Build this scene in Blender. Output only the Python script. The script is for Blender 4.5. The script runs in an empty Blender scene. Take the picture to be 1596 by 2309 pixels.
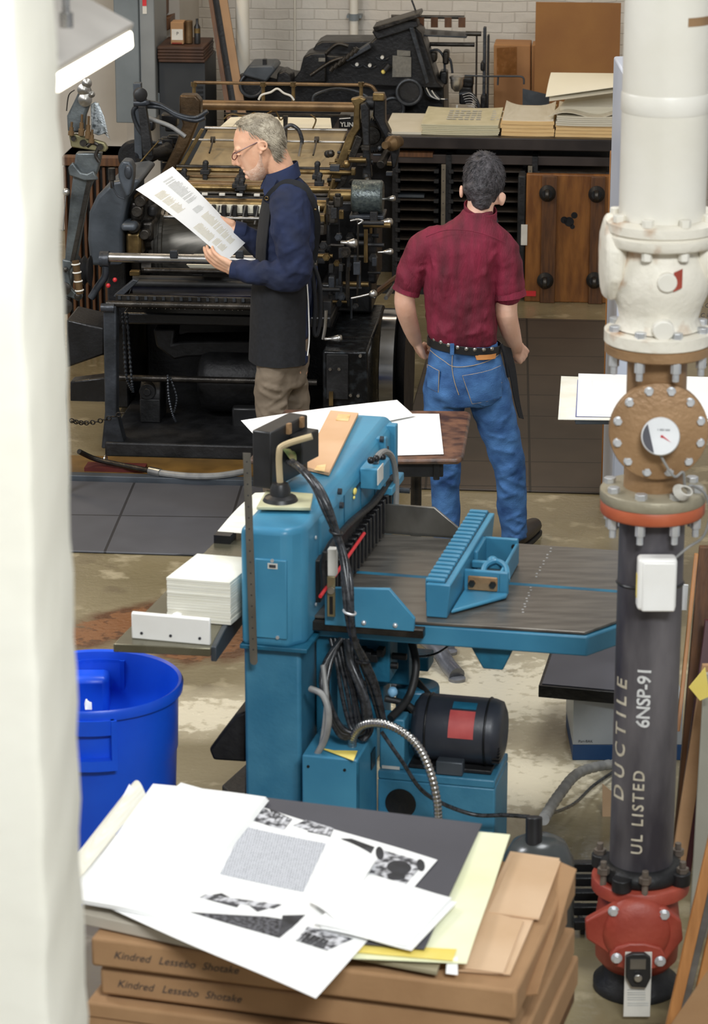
import bpy, bmesh, math, random
from math import sin, cos, radians, pi
from mathutils import Vector, Matrix, Quaternion
from mathutils.noise import noise as nz3
random.seed(7)
S = bpy.context.scene
COL = S.collection

# ------------------------------------------------------------------ camera, world, light
PITCH = radians(17.5); FPX = 6500.0; HC = 4.05
cam = bpy.data.cameras.new('camera'); camo = bpy.data.objects.new('camera', cam); COL.objects.link(camo)
camo.location = (0, 0, HC); camo.rotation_euler = (pi/2 - PITCH, 0, 0)
cam.sensor_fit = 'VERTICAL'; cam.sensor_height = 36.0; cam.lens = 36.0*FPX/2309.0
cam.clip_end = 80; cam.clip_start = .1
cam.dof.use_dof = True; cam.dof.focus_distance = 13.3; cam.dof.aperture_fstop = 6.5
S.camera = camo
S.view_settings.view_transform = 'Standard'; S.view_settings.look = 'None'
S.view_settings.gamma = 1; S.view_settings.use_curve_mapping = False
S.view_settings.exposure = 0.0

w = bpy.data.worlds.new('world'); S.world = w; w.use_nodes = True
bg = w.node_tree.nodes['Background']; bg.inputs[0].default_value = (.93, .96, 1, 1); bg.inputs[1].default_value = .36

def area(name, loc, to, sx, sy, e, col):
    l = bpy.data.lights.new(name, 'AREA'); l.shape = 'RECTANGLE'; l.size = sx; l.size_y = sy; l.energy = e; l.color = col
    o = bpy.data.objects.new(name, l); COL.objects.link(o); o.location = loc
    o.rotation_euler = (Vector(to)-Vector(loc)).to_track_quat('-Z', 'Y').to_euler(); return o
area('window_daylight', (1.4, 1.2, 6.6), (.1, 8.6, .9), 2.6, 1.4, 790, (.93, .97, 1))
area('skylight_daylight', (1.2, 10.2, 6.6), (-.6, 11.4, 0), 2.2, 2.2, 205, (.95, .98, 1))
area('window_left_daylight', (-3.4, 9.2, 4.6), (-.6, 12.9, 1.3), 1.6, 1.4, 210, (.97, .98, 1))
area('workshop_lamps_left', (-3.6, 15.0, 5.4), (-1.6, 14.6, 1), 1.6, .5, 95, (1, .76, .46))
area('workshop_lamps_rear', (-.6, 17.6, 5.6), (-1.2, 18.6, .8), 2.6, .6, 60, (1, .84, .66))

# ------------------------------------------------------------------ frames
class Fr:
    def __init__(s, x=0, y=0, th=0):
        s.x, s.y, s.c, s.n = x, y, cos(radians(th)), sin(radians(th))
        s.M = Matrix(((s.c, s.n, 0, x), (-s.n, s.c, 0, y), (0, 0, 1, 0), (0, 0, 0, 1)))
    def ray(s, px, py):
        a = (px-798)/FPX; b = (py-1154.5)/FPX
        return a, cos(PITCH)-b*sin(PITCH), -sin(PITCH)-b*cos(PITCH)
    def loc(s, X, Y):
        X -= s.x; Y -= s.y; return X*s.c-Y*s.n, X*s.n+Y*s.c
    def hz(s, px, py, z):
        r = s.ray(px, py); k = (z-HC)/r[2]; u, v = s.loc(r[0]*k, r[1]*k); return Vector((u, v, z))
    def hv(s, px, py, v):
        r = s.ray(px, py); k = (v+s.x*s.n+s.y*s.c)/(r[0]*s.n+r[1]*s.c); u, _ = s.loc(r[0]*k, r[1]*k)
        return Vector((u, v, HC+r[2]*k))
    def hu(s, px, py, u):
        r = s.ray(px, py); k = (u+s.x*s.c-s.y*s.n)/(r[0]*s.c-r[1]*s.n); _, v = s.loc(r[0]*k, r[1]*k)
        return Vector((u, v, HC+r[2]*k))
W = Fr(); R = Fr(0, 0, 5.5); G = Fr(-.365, 8.755, 13)

# ------------------------------------------------------------------ materials
def lin(h):
    h = h.lstrip('#'); o = []
    for i in (0, 2, 4):
        c = int(h[i:i+2], 16)/255; o.append(c/12.92 if c <= .04045 else ((c+.055)/1.055)**2.4)
    return (*o, 1)
def newmat(name):
    m = bpy.data.materials.new(name); m.use_nodes = True; nt = m.node_tree
    return m, nt, nt.nodes['Principled BSDF']
def N(nt, t, **k):
    n = nt.nodes.new(t)
    for a, v in k.items():
        if a in n.inputs: n.inputs[a].default_value = v
        else: setattr(n, a, v)
    return n
def M(name, c1, c2=None, sc=4, rough=.5, metal=0, bump=.0, bsc=60, stretch=(1, 1, 1), det=4, lo=.35, hi=.65, rv=.12, coat=0, emit=None, sub=0):
    m, nt, b = newmat(name); L = nt.links.new
    tc = N(nt, 'ShaderNodeTexCoord'); mp = N(nt, 'ShaderNodeMapping', Scale=stretch); L(tc.outputs['Object'], mp.inputs[0])
    n = N(nt, 'ShaderNodeTexNoise', Scale=sc, Detail=det); L(mp.outputs[0], n.inputs['Vector'])
    rp = N(nt, 'ShaderNodeValToRGB'); rp.color_ramp.elements[0].position = lo; rp.color_ramp.elements[1].position = hi
    rp.color_ramp.elements[0].color = lin(c1); rp.color_ramp.elements[1].color = lin(c2 or c1)
    L(n.outputs[0], rp.inputs[0]); L(rp.outputs[0], b.inputs['Base Color'])
    b.inputs['Metallic'].default_value = metal
    if rv:
        mr = N(nt, 'ShaderNodeMapRange'); mr.inputs[3].default_value = max(.02, rough-rv); mr.inputs[4].default_value = min(1, rough+rv)
        L(n.outputs[0], mr.inputs[0]); L(mr.outputs[0], b.inputs['Roughness'])
    else: b.inputs['Roughness'].default_value = rough
    if bump:
        n2 = N(nt, 'ShaderNodeTexNoise', Scale=bsc, Detail=3.0); L(mp.outputs[0], n2.inputs['Vector'])
        bp = N(nt, 'ShaderNodeBump', Strength=bump, Distance=.01); L(n2.outputs[0], bp.inputs['Height']); L(bp.outputs[0], b.inputs['Normal'])
    if coat: b.inputs['Coat Weight'].default_value = coat
    if sub: b.inputs['Subsurface Weight'].default_value = sub; b.inputs['Subsurface Radius'].default_value = (.01, .004, .002)
    if emit: b.inputs['Emission Color'].default_value = lin(c1); b.inputs['Emission Strength'].default_value = emit
    return m
m_blue = M('blue_enamel', '387b9c', '468cab', 3, .38, 0, .08, 40, rv=.08)
m_blue2 = M('worn_blue_enamel', '30708f', '44839f', 6, .42, 0, .15, 60)
m_bluedk = M('dark_teal_enamel', '14506a', '1f6a86', 8, .5, 0, .2, 50)
m_steelbed = M('cast_table_steel', '6f6a64', '8d8880', 5, .33, .75, .05, 90, (1, 6, 1))
m_steel = M('bright_steel', 'a8a6a2', 'c4c2be', 9, .28, .95)
m_brush = M('brushed_steel', '8a8781', '98958f', 8, .34, .9, .03, 200, (1, 8, 1))
m_dksteel = M('oily_dark_steel', '2e2c2a', '4a4641', 12, .38, .8, .2, 60)
m_black = M('black_machine_paint', '121213', '1d1d1f', 7, .36, .1, .2, 50)
m_black2 = M('dusty_black_iron', '1a1a1b', '2a2a2b', 9, .5, .3, .3, 40)
m_grease = M('greasy_grey_iron', '2c2f33', '40444a', 8, .38, .35, .25, 40)
m_slate = M('slate_machine_shell', '3c4248', '4d535a', 5, .42, .2, .15, 30)
m_brass = M('aged_bronze_steel', '5d4c33', '917a50', 10, .34, .8, .1, 60)
m_copper = M('brown_pipe_metal', '5c4832', '7c6344', 8, .4, .6, .1, 60)
m_rubber = M('black_rubber', '161616', '242424', 20, .55, 0, .1, 60)
m_plasblk = M('black_plastic', '1b1b1c', '242425', 10, .4)
m_cable = M('black_cable', '1b1c1e', '3a3c40', 60, .28)
m_greyhose = M('grey_hose', '7d7d7c', '94938f', 20, .45)
m_paper = M('white_paper', 'f4f4f2', 'fafaf8', 2, .75, rv=0)
m_cream = M('cream_paper', 'efe9d2', 'f5f0dc', 2, .75, rv=0)
m_tanpaper = M('tan_paper_edge', 'd9b27a', 'e6c68f', 9, .8, stretch=(1, 1, 40))
m_offw = M('offwhite_paper_stack', 'e8e4d2', 'f3f1e6', 6, .75, stretch=(1, 1, 60), bump=.2, bsc=30)
m_card = M('corrugated_cardboard', '9a7652', 'ab8660', 4, .8, 0, .1, 60, (1, 1, 1))
m_card2 = M('light_cardboard_face', 'cba883', 'd8b896', 3, .8, 0, .05, 60)
m_hard = M('brown_hardboard', '8a5c2e', '986a38', 3, .7, 0, .05, 100)
m_wood = M('warm_wood', '9a6531', 'b37a41', 5, .5, 0, .15, 30, (8, 1, 1))
m_wooddk = M('dark_stained_wood', '4a2e1a', '65401f', 6, .5, 0, .2, 30, (8, 1, 1))
m_barrel = M('blue_plastic', '0e4cd2', '185ae2', 3, .35, 0, .05, 30)
m_white = M('white_enamel', 'eceae4', 'f6f5f1', 4, .35)
m_pillar = M('white_painted_brick', 'd0ccbd', 'd8d5c8', 1.5, .6, 0, .5, 6)
m_wallp = M('plain_grey_white_wall', 'b8b2a8', 'c9c3b9', 1.5, .7, 0, .1, 20)
m_panel = M('grey_metal_cabinet_paint', '6d7579', '7c8488', 3, .42)
m_red = M('red_valve_paint', '8f3426', 'a44a38', 6, .5, 0, .15, 60)
m_pipedk = M('black_ductile_pipe', '37343a', '6e6a6c', 7, .5, .2, .2, 40, (1, 1, .3))
m_pipebr = M('brown_bronze_casting', '8c6c4a', 'a5835e', 5, .48, .25, .25, 70)
m_zinc = M('zinc_bolt', 'c8cacc', 'dfe1e3', 20, .35, .6)
m_pipew = M('cream_white_paint', 'dcd7c9', 'e6e2d7', 3, .38, 0, .12, 20)
m_rustw = M('rust_stained_cream_paint', 'a8794c', 'e2dccd', 6, .5, 0, .4, 40, det=6, lo=.33, hi=.44)
m_navy = M('navy_cotton', '141d36', '1f2a4a', 9, .85, 0, .55, 16)
m_apron = M('black_denim', '141518', '1e1f23', 60, .85, 0, .3, 22)
m_jean = M('blue_denim', '1f4477', '4f7fb6', 10, .85, 0, .22, 140, (1, 1, 1.4), det=8, lo=.28, hi=.75)
m_khaki = M('khaki_cotton', '6f6252', '7f7160', 6, .85, 0, .6, 14)
m_maroon = M('maroon_shirt_cloth', '4f0f1e', '861d3a', 7, .8, 0, .4, 90, (2.6, 1, .6), det=6, lo=.3, hi=.72)
m_skin = M('skin', 'd6a283', 'e4b697', 12, .5, 0, .1, 90, sub=.12)
m_skin2 = M('pale_skin', 'd8a68c', 'e8bda6', 9, .5, 0, .1, 90, sub=.12)
m_greyhair = M('grey_brown_hair', '7d7362', 'b0a692', 30, .6, 0, .6, 120)
m_darkhair = M('salt_pepper_hair', '211f22', '4c484b', 40, .55, 0, .7, 120)
m_yellow = M('yellow_paper', 'e8cf5a', 'f2df84', 4, .7)
m_paleyel = M('pale_yellow_paper', 'eef0c4', 'f4f5d6', 3, .75)
m_charboard = M('charcoal_mat_board', '4b4a50', '535258', 3, .75)
m_ink = M('printed_ink', '2a2a2d', '38383c', 20, .7)
m_lightink = M('pale_grey_print', 'adada8', 'c0c0bb', 30, .8)
m_palebrownink = M('pale_brown_print', 'c9bf9e', 'd6cdb0', 30, .8)
m_label = M('pale_label', 'c9c6bd', 'dad7ce', 9, .6)
m_redmark = M('red_plastic', 'c3272d', 'd03338', 9, .4)
m_orange = M('orange_tray', 'd9641a', 'e4752a', 9, .5)
m_lens = M('clear_tube_light', 'fff8e6', 'fff8e6', 3, .4, emit=5.5)

def brick_mat():
    m, nt, b = newmat('painted_brick_wall'); L = nt.links.new
    tc = N(nt, 'ShaderNodeTexCoord'); mp = N(nt, 'ShaderNodeMapping'); mp.inputs['Rotation'].default_value = (radians(90), 0, 0)
    L(tc.outputs['Object'], mp.inputs[0])
    ns = N(nt, 'ShaderNodeTexNoise', Scale=3.5, Detail=3.0); L(mp.outputs[0], ns.inputs['Vector'])
    mx = N(nt, 'ShaderNodeVectorMath', operation='MULTIPLY_ADD'); mx.inputs[1].default_value = (.03, .03, .03)
    L(ns.outputs['Color'], mx.inputs[0]); L(mp.outputs[0], mx.inputs[2])
    br = N(nt, 'ShaderNodeTexBrick', Scale=1.0); br.inputs['Brick Width'].default_value = .17; br.inputs['Row Height'].default_value = .07
    br.inputs['Mortar Size'].default_value = .005; br.inputs['Mortar Smooth'].default_value = .8
    L(mx.outputs[0], br.inputs['Vector'])
    br.inputs['Color1'].default_value = lin('c6c0b6'); br.inputs['Color2'].default_value = lin('cdc8be'); br.inputs['Mortar'].default_value = lin('c2bcb1')
    L(br.outputs['Color'], b.inputs['Base Color']); b.inputs['Roughness'].default_value = .6
    n2 = N(nt, 'ShaderNodeTexNoise', Scale=14.0, Detail=4.0); L(mp.outputs[0], n2.inputs['Vector'])
    ad = N(nt, 'ShaderNodeMath', operation='MULTIPLY_ADD'); ad.inputs[1].default_value = -.9; L(br.outputs['Fac'], ad.inputs[0]); L(n2.outputs[0], ad.inputs[2])
    bp = N(nt, 'ShaderNodeBump', Strength=.5, Distance=.012); L(ad.outputs[0], bp.inputs['Height']); L(bp.outputs[0], b.inputs['Normal'])
    return m
def floor_mat():
    m, nt, b = newmat('stained_concrete'); L = nt.links.new
    tc = N(nt, 'ShaderNodeTexCoord'); P = tc.outputs['Object']
    def noise(s, d=5): n = N(nt, 'ShaderNodeTexNoise', Scale=s, Detail=float(d)); L(P, n.inputs['Vector']); return n.outputs[0]
    def ramp(src, a, bb, c1='000000', c2='ffffff'):
        r = N(nt, 'ShaderNodeValToRGB'); e = r.color_ramp.elements; e[0].position = a; e[1].position = bb; e[0].color = lin(c1); e[1].color = lin(c2); L(src, r.inputs[0]); return r.outputs[0]
    def mix(f, a, bb):
        x = N(nt, 'ShaderNodeMix', data_type='RGBA'); L(f, x.inputs[0])
        for i, q in ((6, a), (7, bb)):
            if isinstance(q, str): x.inputs[i].default_value = lin(q)
            else: L(q, x.inputs[i])
        return x.outputs[2]
    base = ramp(noise(1.6), .3, .7, '766b50', '8b7f62')
    base = mix(ramp(noise(7, 7), .58, .72), base, 'ab9f82')
    base = mix(ramp(noise(4, 4), .62, .74), base, '6d614a')
    def blob(cx, cy, sx, sy, rot, s=7):
        mp = N(nt, 'ShaderNodeMapping', vector_type='TEXTURE'); mp.inputs['Location'].default_value = (cx, cy, 0); mp.inputs['Scale'].default_value = (sx, sy, 9); mp.inputs['Rotation'].default_value = (0, 0, rot)
        L(P, mp.inputs[0]); g = N(nt, 'ShaderNodeTexGradient', gradient_type='SPHERICAL'); L(mp.outputs[0], g.inputs[0])
        a = N(nt, 'ShaderNodeMath', operation='MULTIPLY'); L(g.outputs[1], a.inputs[0]); L(noise(s), a.inputs[1]); return a.outputs[0]
    for (px, py, sx, sy, rot) in ((1080, 1560, 1.1, .75, 0), (460, 1610, .5, .35, .3), (1150, 1760, .8, .6, 0)):
        q = W.hz(px, py, 0)-FLC
        base = mix(ramp(blob(q.x, q.y, sx, sy, rot, 5), .05, .4), base, 'c4b99e')
        base = mix(ramp(blob(q.x, q.y, sx, sy, rot, 22), .26, .34), base, 'dfd5bb')
    for (px, py, sx, sy, rot) in ((300, 1405, .75, .3, .75), (500, 1450, .5, .3, .9)):
        q = W.hz(px, py, 0)-FLC
        base = mix(ramp(blob(q.x, q.y, sx, sy, rot), .13, .27), base, '5a3a22')
        base = mix(ramp(blob(q.x-.03, q.y, sx*.9, sy*.8, rot, 24), .22, .3), base, '7f5534')
    L(base, b.inputs['Base Color']); b.inputs['Roughness'].default_value = .5
    L(ramp(noise(5), .3, .7, '555555', '9a9a9a'), b.inputs['Roughness'])
    bp = N(nt, 'ShaderNodeBump', Strength=.15, Distance=.01); L(noise(40), bp.inputs['Height']); L(bp.outputs[0], b.inputs['Normal'])
    return m
def mat_tiles(name, c, pitch_u, pitch_v, th, grout):
    m, nt, b = newmat(name); L = nt.links.new
    tc = N(nt, 'ShaderNodeTexCoord'); mp = N(nt, 'ShaderNodeMapping'); mp.inputs['Rotation'].default_value = (0, 0, radians(th)); L(tc.outputs['Object'], mp.inputs[0])
    br = N(nt, 'ShaderNodeTexBrick', Scale=1.0, offset=0.0); br.inputs['Brick Width'].default_value = pitch_u; br.inputs['Row Height'].default_value = pitch_v
    br.inputs['Mortar Size'].default_value = .006; L(mp.outputs[0], br.inputs['Vector'])
    br.inputs['Color1'].default_value = lin(c); br.inputs['Color2'].default_value = lin(c); br.inputs['Mortar'].default_value = lin(grout)
    n = N(nt, 'ShaderNodeTexNoise', Scale=5.0, Detail=6.0); L(tc.outputs['Object'], n.inputs['Vector'])
    mr = N(nt, 'ShaderNodeMapRange'); mr.inputs[3].default_value = .7; mr.inputs[4].default_value = 1.3; L(n.outputs[0], mr.inputs[0])
    mu = N(nt, 'ShaderNodeVectorMath', operation='MULTIPLY'); L(br.outputs['Color'], mu.inputs[0]); L(mr.outputs[0], mu.inputs[1])
    L(mu.outputs[0], b.inputs['Base Color']); b.inputs['Roughness'].default_value = .55
    bp = N(nt, 'ShaderNodeBump', Strength=.6, Distance=.004, invert=True); L(br.outputs['Fac'], bp.inputs['Height']); L(bp.outputs[0], b.inputs['Normal'])
    return m

# ------------------------------------------------------------------ mesh builder
WL = {}
def V(*a): return Vector(a[0]) if len(a) == 1 else Vector(a)
def cr(pts, k=6, closed=False):
    pts = [V(p) for p in pts]; n = len(pts); out = []
    for i in range(n if closed else n-1):
        g = (lambda j: pts[j % n]) if closed else (lambda j: pts[max(0, min(n-1, j))])
        a, b, c, d = g(i-1), g(i), g(i+1), g(i+2)
        for t in range(k):
            t /= k; out.append(.5*((2*b)+(c-a)*t+(2*a-5*b+4*c-d)*t*t+(3*b-a-3*c+d)*t**3))
    if not closed: out.append(pts[-1])
    return out
class MB:
    def __init__(s, F=W): s.b = bmesh.new(); s.F = F
    def face(s, vs, mi=0):
        try: f = s.b.faces.new(vs); f.material_index = mi; return f
        except ValueError: pass
    def box(s, a, b, mi=0, R_=None, c=None):
        a, b = V(a), V(b); lo = [min(a[i], b[i]) for i in range(3)]; hi = [max(a[i], b[i]) for i in range(3)]
        P = [V(x, y, z) for z in (lo[2], hi[2]) for x, y in ((lo[0], lo[1]), (hi[0], lo[1]), (hi[0], hi[1]), (lo[0], hi[1]))]
        if R_ is not None:
            c = V(c) if c is not None else (V(lo)+V(hi))/2; P = [c+R_ @ (p-c) for p in P]
        v = [s.b.verts.new(p) for p in P]
        for f in ((3, 2, 1, 0), (4, 5, 6, 7), (0, 1, 5, 4), (1, 2, 6, 5), (2, 3, 7, 6), (3, 0, 4, 7)): s.face([v[i] for i in f], mi)
        return s
    def prism(s, pts, off, mi=0):
        off = V(off); a = [s.b.verts.new(V(p)) for p in pts]; b = [s.b.verts.new(V(p)+off) for p in pts]; n = len(pts)
        s.face(a[::-1], mi); s.face(b, mi)
        for i in range(n): s.face([a[i], a[(i+1) % n], b[(i+1) % n], b[i]], mi)
        return s
    def rings(s, rs, mi=0, cap=True, closed=False):
        vs = [[s.b.verts.new(p) for p in r] for r in rs]; n = len(rs[0]); m = len(vs)
        for j in range(m if closed else m-1):
            a, b = vs[j], vs[(j+1) % m]
            for i in range(n): s.face([a[i], a[(i+1) % n], b[(i+1) % n], b[i]], mi)
        if cap and not closed: s.face(vs[0][::-1], mi); s.face(vs[-1], mi)
        return s
    def basis(s, d):
        d = V(d).normalized(); u = d.cross(V(0, 0, 1)) if abs(d.z) < .95 else d.cross(V(0, 1, 0)); u.normalize(); return u, d.cross(u).normalized()
    def cyl(s, p, q, r, r2=None, n=20, mi=0, cap=True):
        p, q = V(p), V(q); u, w_ = s.basis(q-p); r2 = r if r2 is None else r2
        return s.rings([[c+u*(rr*cos(2*pi*i/n))+w_*(rr*sin(2*pi*i/n)) for i in range(n)] for c, rr in ((p, r), (q, r2))], mi, cap)
    def tube(s, pts, r, n=8, k=0, mi=0, closed=False):
        pts = cr(pts, k, closed) if k else [V(p) for p in pts]; m = len(pts); rs = []; u = None
        for i, p in enumerate(pts):
            d = (pts[(i+1) % m]-pts[i-1]) if (closed or 0 < i < m-1) else (pts[1]-pts[0] if i == 0 else pts[-1]-pts[-2])
            if d.length < 1e-9: d = V(0, 0, 1)
            d.normalize()
            if u is None: u, _ = s.basis(d)
            u = (u-d*u.dot(d)); u = u.normalized() if u.length > 1e-6 else s.basis(d)[0]
            w_ = d.cross(u); rr = r[min(i, len(r)-1)] if isinstance(r, (list, tuple)) else (r(i/(m-1)) if callable(r) else r)
            rs.append([p+u*(rr*cos(2*pi*j/n))+w_*(rr*sin(2*pi*j/n)) for j in range(n)])
        return s.rings(rs, mi, True, closed)
    def lathe(s, base, axis, prof, n=32, mi=0, cap=True):
        base = V(base); ax = V(axis).normalized(); u, w_ = s.basis(ax)
        return s.rings([[base+ax*h+u*(r*cos(2*pi*i/n))+w_*(r*sin(2*pi*i/n)) for i in range(n)] for r, h in prof], mi, cap)
    def torus(s, c, axis, R_, r, n=32, k=8, mi=0, a0=0, a1=2*pi):
        u, w_ = s.basis(axis); c = V(c)
        return s.tube([c+u*(R_*cos(a0+(a1-a0)*i/n))+w_*(R_*sin(a0+(a1-a0)*i/n)) for i in range(n if a1-a0 > 6.2 else n+1)], r, k, closed=a1-a0 > 6.2, mi=mi)
    def sph(s, c, r, n=16, mi=0, rot=None):
        r = (r, r, r) if not isinstance(r, (tuple, list)) else r; c = V(c); rs = []
        for j in range(1, n//2):
            t = pi*j/(n//2); rs.append([V(r[0]*sin(t)*cos(2*pi*i/n), r[1]*sin(t)*sin(2*pi*i/n), -r[2]*cos(t)) for i in range(n)])
        rs = [[c+(rot @ p if rot else p) for p in q] for q in rs]; vs = [[s.b.verts.new(p) for p in q] for q in rs]
        for a, b in zip(vs, vs[1:]):
            for i in range(n): s.face([a[i], a[(i+1) % n], b[(i+1) % n], b[i]], mi)
        for ring, zz in ((vs[0], -1), (vs[-1], 1)):
            p = V(0, 0, zz*r[2]); t = s.b.verts.new(c+(rot @ p if rot else p))
            for i in range(n): s.face([ring[i], ring[(i+1) % n], t] if zz > 0 else [ring[(i+1) % n], ring[i], t], mi)
        return s
    def limb(s, pts, rr, n=14, k=4, mi=0):
        pts = [V(p) for p in pts]; P = cr(pts, k); m = len(P)
        rad = [rr[min(int(i/k), len(rr)-2)]*(1-(i/k-min(int(i/k), len(rr)-2)))+rr[min(int(i/k), len(rr)-2)+1]*(i/k-min(int(i/k), len(rr)-2)) for i in range(m)]
        a, b = P[0], P[-1]; da = (P[1]-a).normalized(); db = (b-P[-2]).normalized()
        e0 = [a-da*rad[0]*q for q in (.96, .75, .4)]; e1 = [b+db*rad[-1]*q for q in (.4, .75, .96)]; f = (.28, .66, .92)
        return s.tube(e0+P+e1, [rad[0]*q for q in f]+rad+[rad[-1]*q for q in f[::-1]], n, mi=mi)
    def loft(s, secs, n=24, mi=0, sup=2.0, dome=True):
        rs = []
        for q in secs:
            cx, cy, cz, rx, ry = q[:5]; yaw = q[5] if len(q) > 5 else 0; ring = []
            for i in range(n):
                t = 2*pi*i/n; a = abs(cos(t))**(2/sup)*math.copysign(1, cos(t))*rx; b = abs(sin(t))**(2/sup)*math.copysign(1, sin(t))*ry
                ring.append(V(cx+a*cos(yaw)-b*sin(yaw), cy+a*sin(yaw)+b*cos(yaw), cz))
            rs.append(ring)
        return s.rings(rs, mi)
    def grid(s, fn, nx, ny, th=0, mi=0):
        P = [[fn(i/nx, j/ny) for i in range(nx+1)] for j in range(ny+1)]
        T = [[s.b.verts.new(p) for p in r] for r in P]
        for j in range(ny):
            for i in range(nx): s.face([T[j][i], T[j][i+1], T[j+1][i+1], T[j+1][i]], mi)
        if th:
            nrm = (P[0][-1]-P[0][0]).cross(P[-1][0]-P[0][0]).normalized()*-th
            B = [[s.b.verts.new(p+nrm) for p in r] for r in P]
            for j in range(ny):
                for i in range(nx): s.face([B[j][i], B[j+1][i], B[j+1][i+1], B[j][i+1]], mi)
            for i in range(nx):
                s.face([T[0][i+1], T[0][i], B[0][i], B[0][i+1]], mi); s.face([T[ny][i], T[ny][i+1], B[ny][i+1], B[ny][i]], mi)
            for j in range(ny):
                s.face([T[j][0], T[j+1][0], B[j+1][0], B[j][0]], mi); s.face([T[j+1][nx], T[j][nx], B[j][nx], B[j+1][nx]], mi)
        return s
    def done(s, name, mat, parent=None, bev=0, seg=2, ang=35, remesh=0, smooth=0, sub=0, disp=0, dsc=.05, **kw):
        bm = s.b; bm.transform(s.F.M)
        if not remesh: bmesh.ops.recalc_face_normals(bm, faces=bm.faces[:])
        xs = [v.co for v in bm.verts]; lo = V(*[min(p[i] for p in xs) for i in range(3)]); hi = V(*[max(p[i] for p in xs) for i in range(3)]); c = (lo+hi)/2
        if parent is None: c.z = lo.z
        bm.transform(Matrix.Translation(-c))
        for f in bm.faces: f.smooth = True
        for e in bm.edges:
            if len(e.link_faces) == 2 and e.calc_face_angle(0) > radians(ang): e.smooth = False
        me = bpy.data.meshes.new(name); bm.to_mesh(me); bm.free()
        for q in (mat if isinstance(mat, (list, tuple)) else [mat]): me.materials.append(q)
        o = bpy.data.objects.new(name, me); COL.objects.link(o); WL[o.name] = c
        if parent is not None: o.parent = parent; o.location = c-WL[parent.name]
        else: o.location = c
        if bev:
            m = o.modifiers.new('bevel', 'BEVEL'); m.width = bev; m.segments = seg; m.limit_method = 'ANGLE'; m.angle_limit = radians(ang)
            m.harden_normals = False
        if remesh:
            m = o.modifiers.new('remesh', 'REMESH'); m.mode = 'VOXEL'; m.voxel_size = remesh; m.use_smooth_shade = True
        if disp:
            t = bpy.data.textures.new(name+'_folds', 'CLOUDS'); t.noise_scale = dsc; t.noise_depth = 2
            m = o.modifiers.new('folds', 'DISPLACE'); m.texture = t; m.strength = disp; m.mid_level = .5; m.texture_coords = 'LOCAL'
        if smooth: m = o.modifiers.new('smooth', 'SMOOTH'); m.factor = .5; m.iterations = smooth
        if sub: m = o.modifiers.new('subsurf', 'SUBSURF'); m.levels = sub; m.render_levels = sub
        tag(o, **kw); return o
def tag(o, label=None, cat=None, group=None, kind=None):
    if label: o['label'] = label
    if cat: o['category'] = cat
    if group: o['group'] = group
    if kind: o['kind'] = kind
def thing(name, label, cat, loc, group=None, F=W):
    o = bpy.data.objects.new(name, None); COL.objects.link(o); o.empty_display_size = .1
    p = F.M @ V(loc); o.location = p; WL[o.name] = p; tag(o, label, cat, group); return o
def text_mesh(s, size, shear=0, bold=0, spacing=1, thick=0.0):
    c = bpy.data.curves.new('lettering', 'FONT'); c.body = s; c.size = size; c.shear = shear; c.offset = bold; c.space_character = spacing
    c.align_x = 'CENTER'; c.align_y = 'CENTER'; c.extrude = thick; c.resolution_u = 3
    o = bpy.data.objects.new('lettering', c); me = bpy.data.meshes.new_from_object(o)
    bpy.data.objects.remove(o); bpy.data.curves.remove(c); return me
def add_text(s, origin, xd, yd, size, mat, parent, name='lettering', F=W, warp=None, **k):
    me = text_mesh(s, size, **k); mb = MB(F)
    if warp:
        t_ = bmesh.new(); t_.from_mesh(me); bmesh.ops.triangulate(t_, faces=t_.faces[:])
        for _ in range(3): bmesh.ops.subdivide_edges(t_, edges=[e for e in t_.edges if e.calc_length() > size*.16], cuts=1)
        bmesh.ops.triangulate(t_, faces=t_.faces[:]); t_.to_mesh(me); t_.free()
    o, xd, yd = V(origin), V(xd).normalized(), V(yd).normalized(); nd = xd.cross(yd)
    mp = [mb.b.verts.new(warp(v.co) if warp else o+xd*v.co.x+yd*v.co.y+nd*v.co.z) for v in me.vertices]
    for p in me.polygons: mb.face([mp[i] for i in p.vertices])
    bpy.data.meshes.remove(me); return mb.done(name, mat, parent)
def quad(c, th=.0004, nx=12, ny=12, fn=None):
    a, b, c_, d = [V(p) for p in c]   # corners in order; (s,t)
    return lambda s, t: (a*(1-s)+b*s)*(1-t)+(d*(1-s)+c_*s)*t+(fn(s, t) if fn else V(0, 0, 0))
def bolts(mb, c, axis, R_, n, r, h, a0=0, mi=0, hexn=6):
    u, w_ = mb.basis(axis); ax = V(axis).normalized(); c = V(c)
    for i in range(n):
        p = c+u*(R_*cos(a0+2*pi*i/n))+w_*(R_*sin(a0+2*pi*i/n)); mb.cyl(p, p+ax*h, r, n=hexn, mi=mi)

# ------------------------------------------------------------------ the room
FLC = V(-1, 10.5, 0)
MB().box((-6, 0, -.1), (4, 21, 0)).done('floor', None, kind='structure')
fl = bpy.data.objects['floor']; FLC = fl.location.copy(); fl.data.materials[0] = floor_mat()
BW = 19.6
MB(R).box((-7, BW, 0), (3.2, BW+.2, 5)).done('wall_back', brick_mat(), kind='structure')
MB(R).box((-7, 18.9, 0), (-3.32, BW+.01, 5)).box((-3.32, 18.75, 0), (-2.95, BW+.01, 5)).done('wall_left', m_wallp, kind='structure', bev=.01)
MB(R).box((-7, 0, 6.8), (4, 21, 6.9)).done('ceiling', m_wallp, kind='structure')
MB(R).box((1.35, 10.4, 0), (1.5, 21, 5)).done('wall_right', m_wallp, kind='structure')
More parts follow.
